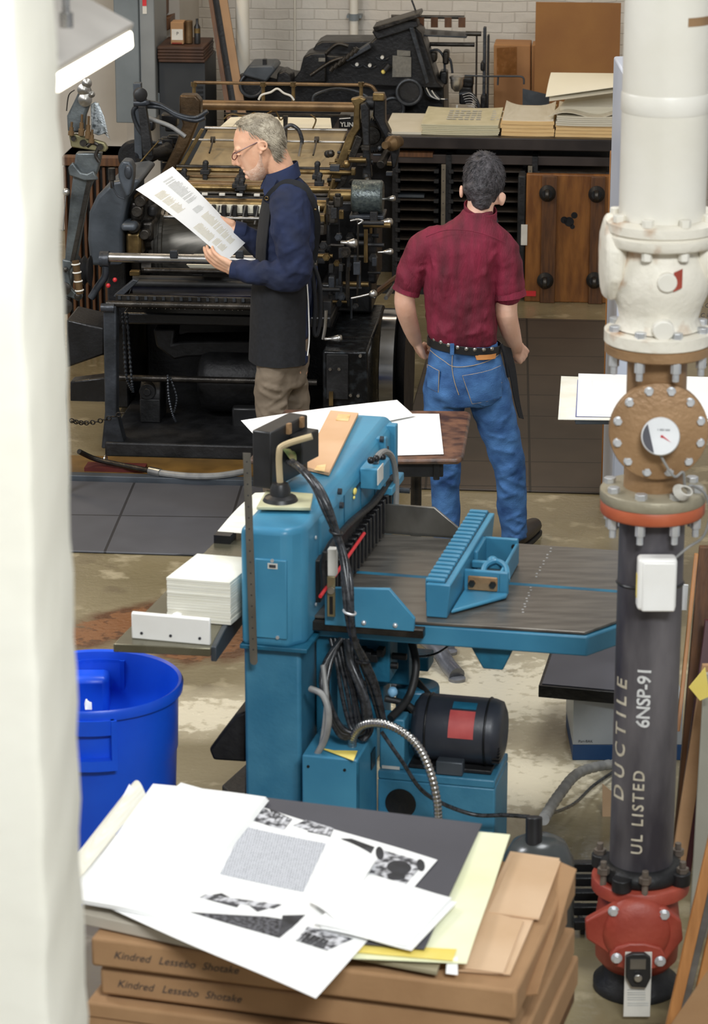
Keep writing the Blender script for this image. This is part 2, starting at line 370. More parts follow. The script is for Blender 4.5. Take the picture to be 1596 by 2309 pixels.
# white brick pillar close on the left
pl = Fr(0, 3.9, 0)
mb = MB(pl)
nj = 60; z0, z1 = 1.6, 5.0
e = []
for j in range(nj+1):
    z = z0+(z1-z0)*j/nj; wv = .006*nz3(V(0, 0, z*7))+.004*nz3(V(5, 0, z*19))
    e.append((z, wv))
def px_edge(z):   # right-hand edge of the pillar
    return -.372
rs = []
for z, wv in e:
    x = -.453+wv; rs.append([V(-1.2, 0, z), V(x-.02, 0, z), V(x-.006, .006, z), V(x, .02, z), V(x, .5, z), V(-1.2, .5, z)])
mb.rings(rs); mb.box((-1.2, 0.03, 0), (-.41, .5, z0))
mb.done('wall_front', m_pillar, kind='structure')
tag(bpy.data.objects['wall_front'], kind='structure')
# pipe drops on the back wall
def wallpipe(px, r, label, v, band=False):
    b0 = R.hv(px, 0, v); t = thing('wall_pipe', label, 'pipe', (b0.x, v, 0), F=R)
    MB(R).cyl((b0.x, v, 0), (b0.x, v, 5), r, n=24).done('pipe_run', m_pipew, t)
    if band:
        z = R.hv(px, 38, v).z; MB(R).cyl((b0.x, v, z-.022), (b0.x, v, z+.022), r+.007, n=24).box((b0.x-.05, v, z-.01), (b0.x+.05, BW, z+.01)).done('clamp', m_panel, t)
wallpipe(546, .045, 'thick white pipe running up the corner behind leaning boards', 18.6)
wallpipe(798, .028, 'thin white pipe with grey clamp on the white brick wall', 19.5, True)
MB(R).cyl(R.hv(700-35, 0, 19.58)+V(0, 0, .5), R.hv(665, 200, 19.58), .006, n=6).done('wall_conduit', m_pipew, label='very thin white conduit line up the painted brick wall', cat='conduit')
# floor mats
def floormat(name, pts, th, mat, label, F=R):
    MB(F).prism([V(p.x, p.y, 0) for p in pts], (0, 0, th)).done(name, mat, label=label, cat='floor mat', bev=.006)
a, b, c, d = R.hz(-200, 1240, 0), R.hz(560, 1262, 0), R.hz(690, 1108, 0), R.hz(-100, 1082, 0)
floormat('floor_mat', [V(a.x, 12.06, 0), V(-1.45, 12.06, 0), V(-1.45, 13.12, 0), V(a.x, 13.12, 0)], .012, mat_tiles('grey_mat_tiles', '4a4b50', .52, .55, 3, '222226'), 'grey rubber tile mat in front of the black press')
floormat('floor_mat', [V(-1.1, 13.17, 0), V(.1, 13.17, 0), V(.1, 16.65, 0), V(-1.1, 16.65, 0)], .012, mat_tiles('brown_mat_tiles', '40362d', .5, .42, 3, '1c1712'), 'brown rubber tile mat beyond the man in jeans')
MB(R).box((-4, 13.13, 0), (-1.42, 13.19, .035)).done('floor_rail', m_slate, label='thin grey metal rail on the floor between mat and press', cat='rail', bev=.003)
m_oil = M('oily_yellow_wood', '5e4620', '7a5c2c', 6, .4)
MB(R).box((-3.4, 13.2, 0), (-1.42, 13.55, .012)).done('drip_board', m_oil, label='oily yellow brown board under the front of the black press', cat='board')
g = MB(G); q0 = G.hz(385, 1655, 0); q1 = G.hz(560, 1830, 0)
g.box((-.75, -.25, 0), (0.0, .62, .014)); g.done('floor_mat', mat_tiles('black_grid_mat', '3c3b3a', .022, .022, -13, '191919'), label='black ribbed rubber mat beside the blue barrel', cat='floor mat', bev=.004)

# ------------------------------------------------------------------ blue paper guillotine
gt = thing('paper_guillotine', 'large blue paper cutting machine with steel table and black cables', 'paper cutter', (.1, .5, 0), F=G)
def gu(px, py, u): return G.hu(px, py, u)
def gv(px, py, v): return G.hv(px, py, v)
# near column: lower pedestal + cover
mb = MB(G); mb.box((0, .03, 0), (.19, .30, .835)).done('pedestal', m_blue2, gt, bev=.012)
mb = MB(G); mb.prism([(0, 0, .835), (.155, 0, .835), (.205, .06, .835), (.215, .32, .835), (0, .32, .835)], (0, 0, .405))
col = mb.done('column_cover', m_blue, gt, bev=.022, seg=4)
a, b = gv(575, 1258, 0), gv(648, 1442, 0)
MB(G).box((a.x, -.006, b.z), (b.x, .01, a.z)).done('cover_panel', m_blue, col, bev=.004)
mb = MB(G); p = gv(615, 1276, -.005); mb.box((p.x-.016, -.009, p.z-.009), (p.x+.016, -.004, p.z+.009)); mb.box((p.x-.011, -.011, p.z-.005), (p.x+.011, -.007, p.z+.005), 1)
mb.done('badge', [m_label, m_ink], col)
mb = MB(G)
for px, py in ((614, 1264), (626, 1437)): p = gv(px, py, -.006); mb.cyl(p, p-V(0, .004, 0), .006, n=10)
mb.done('screw', m_zinc, col)
mb = MB(G)
for px, py in ((711, 1212), (711, 1363)): p = gu(px, py, .213); mb.cyl(p, p+V(.004, 0, 0), .006, n=10)
mb.done('screw', m_zinc, col)
MB(G).box((-.004, -.004, .828), (.22, .325, .842)).done('column_seam', m_bluedk, gt, bev=.002)
# beam over the bed
prof = [(0, 1.0), (0, 1.215), (.03, 1.25), (.185, 1.25), (.217, 1.215), (.217, 1.03), (.16, .985)]
mb = MB(G); mb.prism([(u, .2, z) for u, z in prof][::-1], (0, 1.16, 0)); beam = mb.done('beam', m_blue, gt, bev=.016, seg=3)
mb = MB(G); a, b = gu(760, 1085, .219), gu(790, 1150, .219)
mb.box((.2165, .53, 1.06), (.2195, .535, 1.2)); mb.box((.2165, .78, 1.05), (.2195, .785, 1.2)); mb.box((.2165, 1.0, 1.05), (.2195, 1.005, 1.2)); mb.done('panel_joint', m_bluedk, beam)
a, b = gu(797, 1118, .218), gu(830, 1068, .218)
mb = MB(G); mb.box((.212, a.y, min(a.z, b.z)+.02), (.221, b.y, max(a.z, b.z))); mb.done('window_opening', m_black, beam)
mb = MB(G); p = gu(800, 1108, .222); mb.sph(p, (.006, .018, .012)); p = gu(798, 1122, .222); mb.sph(p, (.004, .008, .006)); mb.done('window_reflection', m_yellow, beam)  # reflections in the dark opening, put in as small coloured blobs
for px, py in ((766, 1139), (762, 1108), (857, 990), (868, 1012)):
    p = gu(px, py, .217); MB(G).cyl(p, p+V(.012, 0, 0), .011, n=12).done('bolt', m_grease, beam)
# far column, box and hose
mb = MB(G); mb.box((0, 1.12, 0), (.2, 1.38, 1.0)); mb.done('far_pedestal', m_blue2, gt, bev=.01)
mb = MB(G)
for px, py, w_, h_ in ((880, 1080, .05, .22),): 
    mb.box((.2, 1.10, .92), (.235, 1.13, 1.24)); mb.box((.2, 1.27, .92), (.235, 1.31, 1.24)); mb.box((.2, 1.1, 1.03), (.26, 1.3, 1.06))
mb.done('far_frame', m_blue, gt, bev=.004)
p = gu(842, 1072, .25); mb = MB(G); mb.box((.217, p.y-.07, p.z-.03), (.29, p.y+.08, p.z+.045)); jb = mb.done('switch_box', m_blue, gt, bev=.005)
q = gu(856, 1072, .29); MB(G).box((.289, q.y-.035, q.z-.025), (.292, q.y+.05, q.z+.03)).done('box_label', m_label, jb)
MB(G).tube([gu(x, y, .26) for x, y in ((846, 1045), (852, 1028), (868, 1018), (884, 1032), (892, 1070), (893, 1110), (892, 1150))], .011, 8, 5).done('hose', m_greyhose, gt)
for px, py in ((836, 1038), (848, 1034), (862, 1031)):
    p = gu(px, py, .27); MB(G).sph(p, .013, 10).done('knob', m_black, gt)
p = gu(893, 1105, .25); MB(G).cyl(p, p+V(.05, 0, 0), .01, n=10).done('thumb_screw', m_grease, gt)
# clamp with teeth, knife, red cutting stick
mb = MB(G)
cl = [(722, 1265), (745, 1222), (790, 1172), (838, 1132), (868, 1088), (880, 1075)]
top = [gu(x, y, .225) for x, y in cl]
lowz = .965
mb.prism([(.225, p.y, p.z) for p in top]+[(.225, top[-1].y, lowz+.05), (.225, top[0].y, lowz-.02)], (-.05, 0, 0)); clamp = mb.done('clamp', m_rubber, gt, bev=.003)
MB(G).tube([p+V(.01, 0, 0) for p in top], .012, 8, 4).done('clamp_seal', m_black2, clamp)
for i in range(16):
    v_ = .28+i*.056; MB(G).box((.22, v_, .915), (.252, v_+.022, 1.04+.0*i)).done('tooth', m_black, clamp, bev=.003)
MB(G).box((.16, .2, .905), (.2, 1.12, .97)).done('knife', m_dksteel, gt)
MB(G).tube([gu(722, 1345, .262), gu(821, 1203, .262)], .006, 8).done('cutting_stick', m_redmark, gt)
# side gauge links in front of the cables
mb = MB(G); vv = -.02
a, b = gv(738, 1238, .1), gv(757, 1300, .1); mb.box((a.x, .10, b.z), (b.x, .13, a.z)); mb.done('gauge_head', m_label, gt, bev=.002)
a, b = gv(737, 1300, .08), gv(755, 1392, .08); lk = MB(G).box((a.x, .08, b.z), (b.x, .09, a.z)).done('slotted_link', M('dull_brass_link', '7d7458', '958a68', 12, .4, .6), gt, bev=.002)
a, b = gv(743, 1345, .078), gv(750, 1385, .078); MB(G).box((a.x, .076, b.z), (b.x, .082, a.z)).done('link_slot', m_black, lk)
p = gv(747, 1330, .078); MB(G).cyl(p, p-V(0, .01, 0), .012, n=12).done('link_bolt', m_steel, lk)
p = gv(727, 1290, .1); MB(G).tube([gv(733, 1245, .1), gv(727, 1275, .1), gv(730, 1310, .1), gv(728, 1338, .1)], .009, 8, 4).done('side_rod', m_black2, gt)
# main table
t0 = .195; t1 = 1.045; sl = .598; sw = .024; ue = 1.30
def tabl(z0, z1, u0, v0, v1, ch): return [(u0, v0, z0), (1.11-ch, v0, z0), (1.30, v0+.29, z0), (ue, v0+.29, z0), (ue, v1, z0), (u0, v1, z0)]
mb = MB(G); mb.prism([(.2, .15, .895), (1.09, .19, .895), (1.27, .47, .895), (ue, .50, .895), (ue, sl, .895), (.2, sl, .895)], (0, 0, .01))
mb.done('table_top', m_steelbed, gt, bev=.002)
mb = MB(G); mb.prism([(.2, sl+sw, .895), (ue, sl+sw, .895), (ue, t1, .895), (.2, t1, .895)], (0, 0, .01)); tt = mb.done('table_top', m_steelbed, gt, bev=.002)
mb = MB(G); mb.prism([(.575, .17, .825), (1.1, .18, .825), (1.285, .46, .825), (ue, .50, .825), (ue, t1-.01, .825), (.2, t1-.01, .825), (.2, .17, .825)], (0, 0, .068)); mb.done('table_casting', m_blue, gt, bev=.006)
MB(G).box((.2, sl-.001, .893), (ue, sl+sw+.001, .9052)).done('gauge_slot', m_bluedk, gt)
MB(G).box((.2, .125, .862), (.575, .16, .893)).done('front_rail', m_dksteel, gt, bev=.003)
mb = MB(G)
for k in range(10):
    for (xa, ya, xb, yb) in ((1242, 1236, 1206, 1300), (1196, 1324, 1176, 1380)):
        p = G.hz(xa+(xb-xa)*k/9+3*(k % 2), ya+(yb-ya)*k/9, .906); mb.cyl(p-V(0, 0, .001), p, .004, n=8)
mb.done('air_holes', m_zinc, tt)
pr = [gv(735, 1322, .135), gv(880, 1325, .135), gv(937, 1392, .135), gv(935, 1420, .135), gv(735, 1405, .135)]
mb = MB(G); mb.prism([V(p.x, .135, p.z) for p in pr], (0, -.018, 0)); sg = mb.done('near_side_guard', m_blue, gt, bev=.002)
for px, py in ((820, 1404), (891, 1410)):
    p = gv(px, py, .117); MB(G).sph(p, .009, 10).done('guard_bolt', m_zinc, sg)
mb = MB(G); mb.prism([(.23, 1.06, .9), (.23, 1.06, 1.01), (.42, 1.06, 1.01), (.54, 1.06, .915), (.54, 1.06, .9)][::-1], (0, .012, 0)); mb.done('far_side_guard', m_brush, gt, bev=.002)
mb = MB(G); mb.prism([(.2, 1.07, .9), (.2, 1.07, 1.1), (.24, 1.07, 1.1), (.24, 1.07, .9)], (0, .012, 0)); mb.done('guard_bracket', m_blue, gt)
# back gauge with comb
bg_ = thing('back_gauge', 'blue cast back gauge with comb slots standing on the cutting table', 'gauge', (.62, .6, .906), F=G)
mb = MB(G); mb.prism([(.565, .215, .906), (.635, .215, .906), (.645, .215, 1.02), (.565, .215, 1.02)], (0, .80, 0)); gb = mb.done('gauge_bar', m_blue, bg_, bev=.004)
for i in range(19):
    v_ = .235+i*.042; MB(G).box((.558, v_, .95), (.622, v_+.021, 1.030)).done('comb_finger', m_blue, gb, bev=.003)
mb = MB(G); mb.box((.562, .232, 1.0195), (.625, 1.02, 1.0215)); mb.done('comb_groove', M('comb_gap_shade', '12384a', '174457', 8, .5), gb)  # shade in the gaps between fingers, painted as a darker strip
mb = MB(G); mb.prism([(.64, .25, .908), (.79, .44, .908), (.79, .47, .908), (.64, .47, .908)], (0, 0, .014)); mb.done('gusset', m_blue, bg_, bev=.006)
mb = MB(G); mb.box((.64, .47, .91), (.79, .488, .99)).done('bracket_plate', m_blue, bg_, bev=.005)
mb = MB(G); mb.box((.655, .462, .922), (.755, .471, .972)); bp_ = mb.done('clamp_bar', m_pipebr, bg_, bev=.006)
for u_ in (.67, .74): MB(G).cyl((u_, .452, .948), (u_, .466, .948), .012, n=6).done('clamp_bolt', m_dksteel, bg_)
mb = MB(G); mb.box((.64, .80, .908), (.765, .815, 1.0)).box((.64, .64, .908), (.655, .815, 1.0)).box((.755, .47, .908), (.767, .815, .985)).box((.645, .58, .96), (.76, .60, .985)); mb.done('rear_housing', m_blue, bg_, bev=.005)
mb = MB(G); mb.tube([(.70, .49, .965), (.70, .54, .985), (.73, .58, .99), (.77, .54, .985), (.785, .48, .96)], .010, 8, 5); mb.done('lever', m_blue, bg_)
mb = MB(G); mb.sph((.71, .62, .972), .022, 14); mb.done('rounded_boss', m_blue, bg_)
for z_ in (.93, .975): MB(G).cyl((.75, .79, z_), (.75, .80, z_), .007, n=8).done('bracket_bolt', m_dksteel, bg_)
# under-table gusset
a = gv(1055, 1440, .2); mb = MB(G); mb.prism([(.70, .22, .835), (.86, .22, .835), (.82, .22, .74), (.755, .22, .74)], (0, .14, 0)); mb.done('table_bracket', m_bluedk, gt, bev=.004)
# power box, tank, stand, motor
pb = MB(G).box((.215, -.06, 0), (.40, .235, .5)).done('power_box', m_blue, gt, bev=.006)
MB(G).box((.396, -.06, .0), (.404, -.05, .49)).box((.401, -.02, .18), (.41, .0, .22)).done('door_hinge', m_bluedk, pb)
mb = MB(G); a = G.hz(720, 1685, .502); b = G.hz(808, 1698, .502); c = G.hz(795, 1716, .502)
mb.prism([G.hz(x, y, .504) for x, y in ((718, 1686), (752, 1693), (806, 1694), (797, 1716))], (0, 0, .002)); mb.done('warning_label', m_yellow, pb)
mb = MB(G); 
for px, py in ((695, 1728), (777, 1736)): p = gv(px, py, -.06); mb.cyl(p, p-V(0, .003, 0), .005, n=8)
mb.done('box_screw', m_black, pb)
p = gu(841, 1710, .402); MB(G).box((.401, p.y-.03, p.z-.03), (.404, p.y+.03, p.z+.03)).done('vent_plate', m_black, pb)
MB(G).cyl((.46, .60, .0), (.46, .60, .52), .075, n=28).done('oil_tank', m_blue2, gt, bev=.01)
MB(G).box((.405, .24, .35), (.49, .32, .53)).done('pump_housing', m_blue2, gt, bev=.006)
MB(G).box((.415, .236, .352), (.475, .24, .362)).done('white_plate', m_label, gt)
mb = MB(G); mb.prism([V(gv(x, y, .25).x, .25, gv(x, y, .25).z) for x, y in ((702, 1640), (734, 1480), (734, 1418), (790, 1418), (790, 1436), (752, 1440), (750, 1490), (716, 1640))], (0, .03, 0)); mb.done('diagonal_brace', m_blue2, gt, bev=.003)
mb = MB(G); mb.box((.405, .22, .32), (.80, .47, .35)).box((.405, .22, 0), (.80, .235, .32)).box((.79, .235, 0), (.80, .47, .32)); st = mb.done('motor_stand', m_blue2, gt, bev=.006)
p = gv(903, 1812, .217); mb = MB(G); mb.lathe((p.x, .219, p.z), (0, -1, 0), [(.052, 0), (.052, .003)], 32); mb.done('stand_opening', m_black, st)
MB(G).box((.40, .60, 0), (.45, .64, .9)).box((.2, .2, 0), (.25, .3, .83)).done('table_support', m_bluedk, gt, bev=.004)
mc = V(.655, .355, .468)
mb = MB(G); mb.lathe(mc-V(.155, 0, 0), (1, 0, 0), [(.04, 0), (.085, .004), (.108, .02), (.112, .03), (.112, .27), (.104, .295), (.08, .306), (.05, .308)], 40); mb.done('motor_body', M('charcoal_motor_paint', '2b2e36', '373a42', 6, .38, 0, .1, 40), gt, ang=60)
mo = bpy.data.objects['motor_body']; mo['label'] = 'dark grey electric motor with red rating plate'
mb = MB(G); mb.torus(mc-V(.10, 0, 0), (1, 0, 0), .1125, .004, 40).torus(mc+V(.10, 0, 0), (1, 0, 0), .1125, .004, 40).done('body_band', m_black, mo)
mb = MB(G)
for i in range(5): mb.box(mc+V(.125, -.09, -.075+i*.012), mc+V(.15, -.05, -.069+i*.012))
mb.done('cooling_slots', m_black, mo)
def onmotor(u0, u1, a0, a1, name, mat):
    m_ = MB(G); m_.grid(lambda s, t: mc+V(u0+(u1-u0)*s, -.1135*cos(a0+(a1-a0)*t), .1135*sin(a0+(a1-a0)*t)), 2, 8, .001); return m_.done(name, mat, mo)
onmotor(-.02, .065, .1, .95, 'rating_plate', M('red_foil_label', 'b54a4a', 'c65b58', 14, .4))
onmotor(-.015, .065, 1.02, 1.3, 'blue_plate', m_bluedk)
mb = MB(G); mb.box((.5, .26, .352), (.78, .45, .366)); mb.done('motor_base', m_black2, mo, bev=.003)
MB(G).box((.60, .225, .352), (.69, .27, .40)).done('terminal_box', m_slate, mo, bev=.004)
# pump and valves below the table
mb = MB(G); mb.box((.28, .33, .62), (.42, .46, .80)).box((.33, .5, .55), (.45, .62, .72)).box((.25, .5, .4), (.36, .62, .62)).cyl((.36, .42, .58), (.36, .42, .64), .035); mb.done('hydraulic_block', m_bluedk, gt, bev=.006)
mb = MB(G)
for k in range(7): p = gv(775+k*14, 1470+6*(k % 3), .3); mb.box(p-V(.012, .02, .012), p+V(.012, .02, .014))
for px, py in ((900, 1480), (880, 1500), (835, 1540), (915, 1600)): p = gv(px, py, .35); mb.cyl(p-V(.025, 0, 0), p+V(.025, 0, 0), .012, n=10)
mb.done('valve_fittings', m_black2, gt, bev=.002)
p = gv(877, 1440, .45); MB(G).box(p-V(.015, .01, .03), p+V(.02, .01, .02)).done('blue_connector', M('light_blue_part', '7fb4d8', '8dc0e2', 5, .5), gt)
p = gv(885, 1560, .3); MB(G).sph(p, .018, 10).done('blue_connector', bpy.data.materials['light_blue_part'], gt)
p = gv(940, 1490, .75); MB(G).box(p-V(.06, .05, .02), p+V(.05, .05, .03)).done('foot_valve', m_bluedk, gt, bev=.006)
# cables
def cable(pts, r, v=-.03, name='cable', mat=m_cable, par=gt, k=6, n=8):
    return MB(G).tube([gv(p[0], p[1], p[2] if len(p) > 2 else v) for p in pts], r, n, k).done(name, mat, par, ang=80)
main = [(655, 1040, .25), (680, 1060, .15), (712, 1095, .08), (735, 1140, .05), (757, 1200, .05), (775, 1262, .03), (783, 1320, 0), (788, 1380, -.02), (797, 1440, -.01), (818, 1490, .05), (842, 1550, .1), (862, 1625, .15)]
for i, (dx, dr) in enumerate(((-6, .0085), (0, .010), (6, .0085), (3, .007))):
    cable([(x+dx+2.5*sin(j*1.7+i*2), y+2*cos(j*2.1+i), v-.008*(i % 2)) for j, (x, y, v) in enumerate(main)], dr)
for j in (4, 7, 9):
    x, y, v = main[j]; a = gv(x, y, v-.004); MB(G).torus(a, (.3, 0, 1), .020, .004, 20, 6).done('cable_tie', m_zinc if j == 7 else m_black, gt)
random.seed(3)
for i in range(11):      # hanging coil of cables
    s_ = random.uniform(-8, 8); w_ = 18+i*3.2
    cable([(770+s_*.3, 1440, .12), (752-w_*.45, 1500, .06), (745-w_*.35, 1570+s_, .02), (770, 1640+i*2.5, .02), (812+w_*.3, 1650-i*2, .03), (815+w_*.3, 1590+s_, .03), (785+w_*.2, 1500, .06), (780+s_*.4, 1445, .12)], random.choice((.006, .0075, .009)), mat=random.choice((m_cable, m_rubber, m_greyhose if i % 4 == 0 else m_cable)))
for i in range(7):
    s_ = random.uniform(-10, 10); cable([(745+i*10, 1440, .15), (760+i*7+s_*.4, 1500, .12), (770+i*8+s_, 1560, .1), (790+i*8, 1640, .08), (820, 1670, .06)], .0075)
cable([(700, 1553, .02), (728, 1568, -.01), (741, 1610, -.03), (735, 1660, -.03), (715, 1700, -.03)], .011, mat=m_greyhose)
cable([(728, 1500, .05), (736, 1580, 0), (730, 1650, -.02), (722, 1690, -.02)], .009, mat=m_greyhose)
cable([(925, 1440, .4), (938, 1500, .35), (922, 1570, .3), (880, 1620, .2)], .014, mat=m_rubber)
cable([(868, 1575, .3), (920, 1590, .32), (945, 1625, .33), (930, 1650, .33), (880, 1655, .3)], .012, mat=m_rubber)
cable([(935, 1530, .6), (960, 1560, .55), (985, 1585, .5)], .012, mat=m_rubber); cable([(925, 1548, .6), (950, 1572, .55), (975, 1600, .5)], .012, mat=m_rubber)
cable([(860, 1650, .0), (905, 1715, .0), (960, 1790, .05), (1060, 1835, .1), (1140, 1838, .1), (1195, 1842, .1)], .007)
cable([(1040, 1432, .5), (990, 1470, .6), (945, 1480, .6), (870, 1475, .5)], .004)
cable([(1210, 1446, .3), (1270, 1460, .32), (1340, 1457, .35), (1395, 1440, .4)], .004)
# flexible silver conduit with ribs
cp = cr([gv(x, y, v) for x, y, v in ((795, 1692, .06), (796, 1662, .03), (815, 1637, .0), (850, 1630, -.03), (895, 1643, -.05), (940, 1680, -.06), (968, 1735, -.07), (984, 1800, -.08), (988, 1850, -.08))], 26)
MB(G).tube(cp, [.0125+.0022*(i % 4 < 2) for i in range(len(cp))], 12).done('steel_conduit', m_steel, gt, ang=70)
# control display on top and its post
mb = MB(G); mb.prism([G.hz(x, y, 1.25) for x, y in ((578, 1150), (600, 1112), (706, 1120), (700, 1152))], (0, 0, .012)); mb.done('mount_plate', M('pale_yellowed_plate', 'b8b48c', 'c9c6a4', 6, .5), gt, bev=.003)
p = G.hz(632, 1128, 1.262); mb = MB(G); mb.lathe(p, (0, 0, 1), [(.058, 0), (.052, .012), (.034, .02), (.034, .04), (.026, .058), (.01, .062)], 28); mb.done('swivel_base', m_plasblk, gt)
mb = MB(G); mb.tube([p+V(0, 0, .05), p+V(-.003, .0, .155), p+V(.012, .01, .185), p+V(.10, .03, .215)], .011, 10, 5); mb.done('support_tube', M('tan_metal_tube', 'b3a07c', 'c4b18c', 8, .4, .2), gt)
q = W.hz(612, 1108, 1.27); D1 = Fr(q.x, q.y, 28)
ds = thing('control_display', 'black control display box turned away on top of the blue cutting machine', 'display', (-.03, .12, 1.27), F=D1)
MB(D1).box((-.072, 0, 1.275), (0, .25, 1.47)).done('display_case', m_plasblk, ds, bev=.006)
MB(D1).box((-.079, .015, 1.29), (-.071, .235, 1.455)).done('screen_bezel', m_black, ds, bev=.002)
MB(D1).box((0, .12, 1.335), (.05, .235, 1.43)).done('power_block', m_plasblk, ds, bev=.004)
mb = MB(D1); mb.box((0, .10, 1.44), (.012, .118, 1.475)).box((0, .19, 1.44), (.012, .205, 1.475)).done('clamp_bracket', m_pipebr, ds)
mb = MB(D1)
for k in range(6): mb.tube([(.002, .07+k*.012, 1.40-k*.004), (.03, .07+k*.008, 1.37), (.035, .10, 1.33)], .0022, 5, 4)
mb.done('connector_wires', M('thin_green_tan_wires', '6f8a52', '9a8a60', 30, .5), ds)
# ruler hanging beside the column
mb = MB(G); a, b = gv(556, 1022, -.03), gv(572, 1492, -.03); d = (b-a).normalized(); s_ = V(d.z, 0, -d.x)*.0125
pts = [a-s_, a+s_, b+s_]+[b+s_*cos(t)+d*.012*sin(t) for t in (.8, 1.57, 2.3)]+[b-s_]
mb.prism([V(p.x, -.03, p.z) for p in pts], (0, .003, 0)); rl = mb.done('steel_ruler', m_brush, label='long steel ruler hanging upright along the corner of the blue cutter', cat='ruler')
mb = MB(G)
for k in range(18): p = a.lerp(b, .04+k*.053); mb.cyl((p.x, -.0302, p.z), (p.x, -.0315, p.z), .0028, n=6)
mb.done('ruler_marks', m_ink, rl)
# cardboard strip on the beam
mb = MB(G); mb.prism([G.hz(x, y, 1.254) for x, y in ((680, 1058), (745, 932), (808, 938), (742, 1073))], (0, 0, .012)); cs = mb.done('cardboard_strip', M('cardboard_strip_face', 'c99f78', 'd4ad88', 4, .8), label='tan cardboard strip with tape lying on top of the blue cutter', cat='cardboard', bev=.001)
mb = MB(G); mb.prism([G.hz(x, y, 1.2665) for x, y in ((715, 1050), (735, 1047), (732, 1064), (708, 1060))], (0, 0, .001)); mb.prism([G.hz(x, y, 1.2665) for x, y in ((762, 934), (790, 935), (785, 950), (757, 948))], (0, 0, .001)); mb.done('tape', M('clear_tan_tape', 'd9a85e', 'eacb94', 20, .3), cs)
# operator side table with stack
ot = MB(G); ot.prism([G.hz(x, y, .9) for x, y in ((255, 1452), (475, 1462), (545, 1320), (560, 1180), (500, 1205))], (0, 0, -.028)); o_ = ot.done('front_table', M('olive_steel_table', '6a6654', '7c7866', 5, .28, .6), gt, bev=.003)
mb = MB(G); pA, pB = G.hz(475, 1458, .9), G.hz(549, 1318, .9); mb.prism([pA, pB, pB+V(0, 0, -.11), pA+V(0, 0, -.05)], (.018, 0, 0)); mb.done('table_side_rail', m_slate, gt, bev=.003)
MB(G).box((-.04, .3, .55), (.01, .6, .9)).done('table_strut', m_black, gt)
mb = MB(G); a, b = G.hz(297, 1440, .9), G.hz(474, 1456, .9); mb.prism([a, b, b+V(0, 0, .087), a+V(0, 0, .087)], (-.003, .022, 0)); fc = mb.done('side_lay', m_white, label='white plastic side lay board with three screws on the small steel table', cat='side lay', bev=.004)
for t in (.13, .5, .87):
    p = a.lerp(b, t)+V(0, -.001, .022); MB(G).cyl(p, p-V(0, .002, 0), .005, n=8).done('screw', m_ink, fc)
mb = MB(G); a, b, c = G.hz(380, 1392, .902), G.hz(527, 1398, .902), G.hz(408, 1350, .902)
a, b = V(-.315, .13, .902), V(-.115, .13, .902)
a = G.hz(377, 1398, .902); b = G.hz(520, 1410, .902); h_ = gv(377, 1302, a.y).z-.902; dv = V(.03, .26, 0)
for k in range(16):
    z0_ = .902+h_*k/16; j = V(random.uniform(-.0012, .0012), random.uniform(-.001, .001), 0); mb.prism([V(*(a+j).xy, z0_), V(*(b+j).xy, z0_), V(*(b+dv+j).xy, z0_), V(*(a+dv+j).xy, z0_)], (0, 0, h_/16-.0003))
mb.done('paper_stack', m_offw, label='tall block of cut off-white paper on the small steel table', cat='paper stack', bev=.001)
p = G.hz(404, 1402, .9); MB(G).lathe(p+V(0, -.02, 0), (0, 0, 1), [(.022, 0), (.022, .02), (.016, .034), (.004, .04)], 20).done('weight_knob', m_white, label='small round white knob before the paper block', cat='knob')
mb = MB(G); mb.grid(quad([G.hz(490, 1198, .93), G.hz(560, 1203, .93), G.hz(625, 1110, .95), G.hz(575, 1112, .95)], fn=lambda s, t: V(0, 0, .01*sin(3*t))), 6, 8, .002); mb.done('paper_sheet', m_offw, label='curled off-white sheet behind the ruler at the blue cutter', cat='paper')
MB(G).box((-.32, .82, .87), (-.26, .9, .93)).done('sheet_support', m_black, gt)
# black foot treadle bars at lower left
for (pts, nm) in ((((470, 1690), (530, 1612), (556, 1605), (556, 1720), (480, 1715)), 'treadle'),):
    mb = MB(G); mb.prism([V(gv(x, y, .1).x, .1, gv(x, y, .1).z) for x, y in pts], (0, .16, 0)); mb.done(nm, m_black2, gt, bev=.01)
mb = MB(G); a = G.hz(505, 1765, .06); mb.prism([G.hz(x, y, .08) for x, y in ((500, 1770), (556, 1720), (556, 1790), (530, 1800))], (0, 0, -.08)); mb.done('foot_block', m_black2, gt, bev=.006)

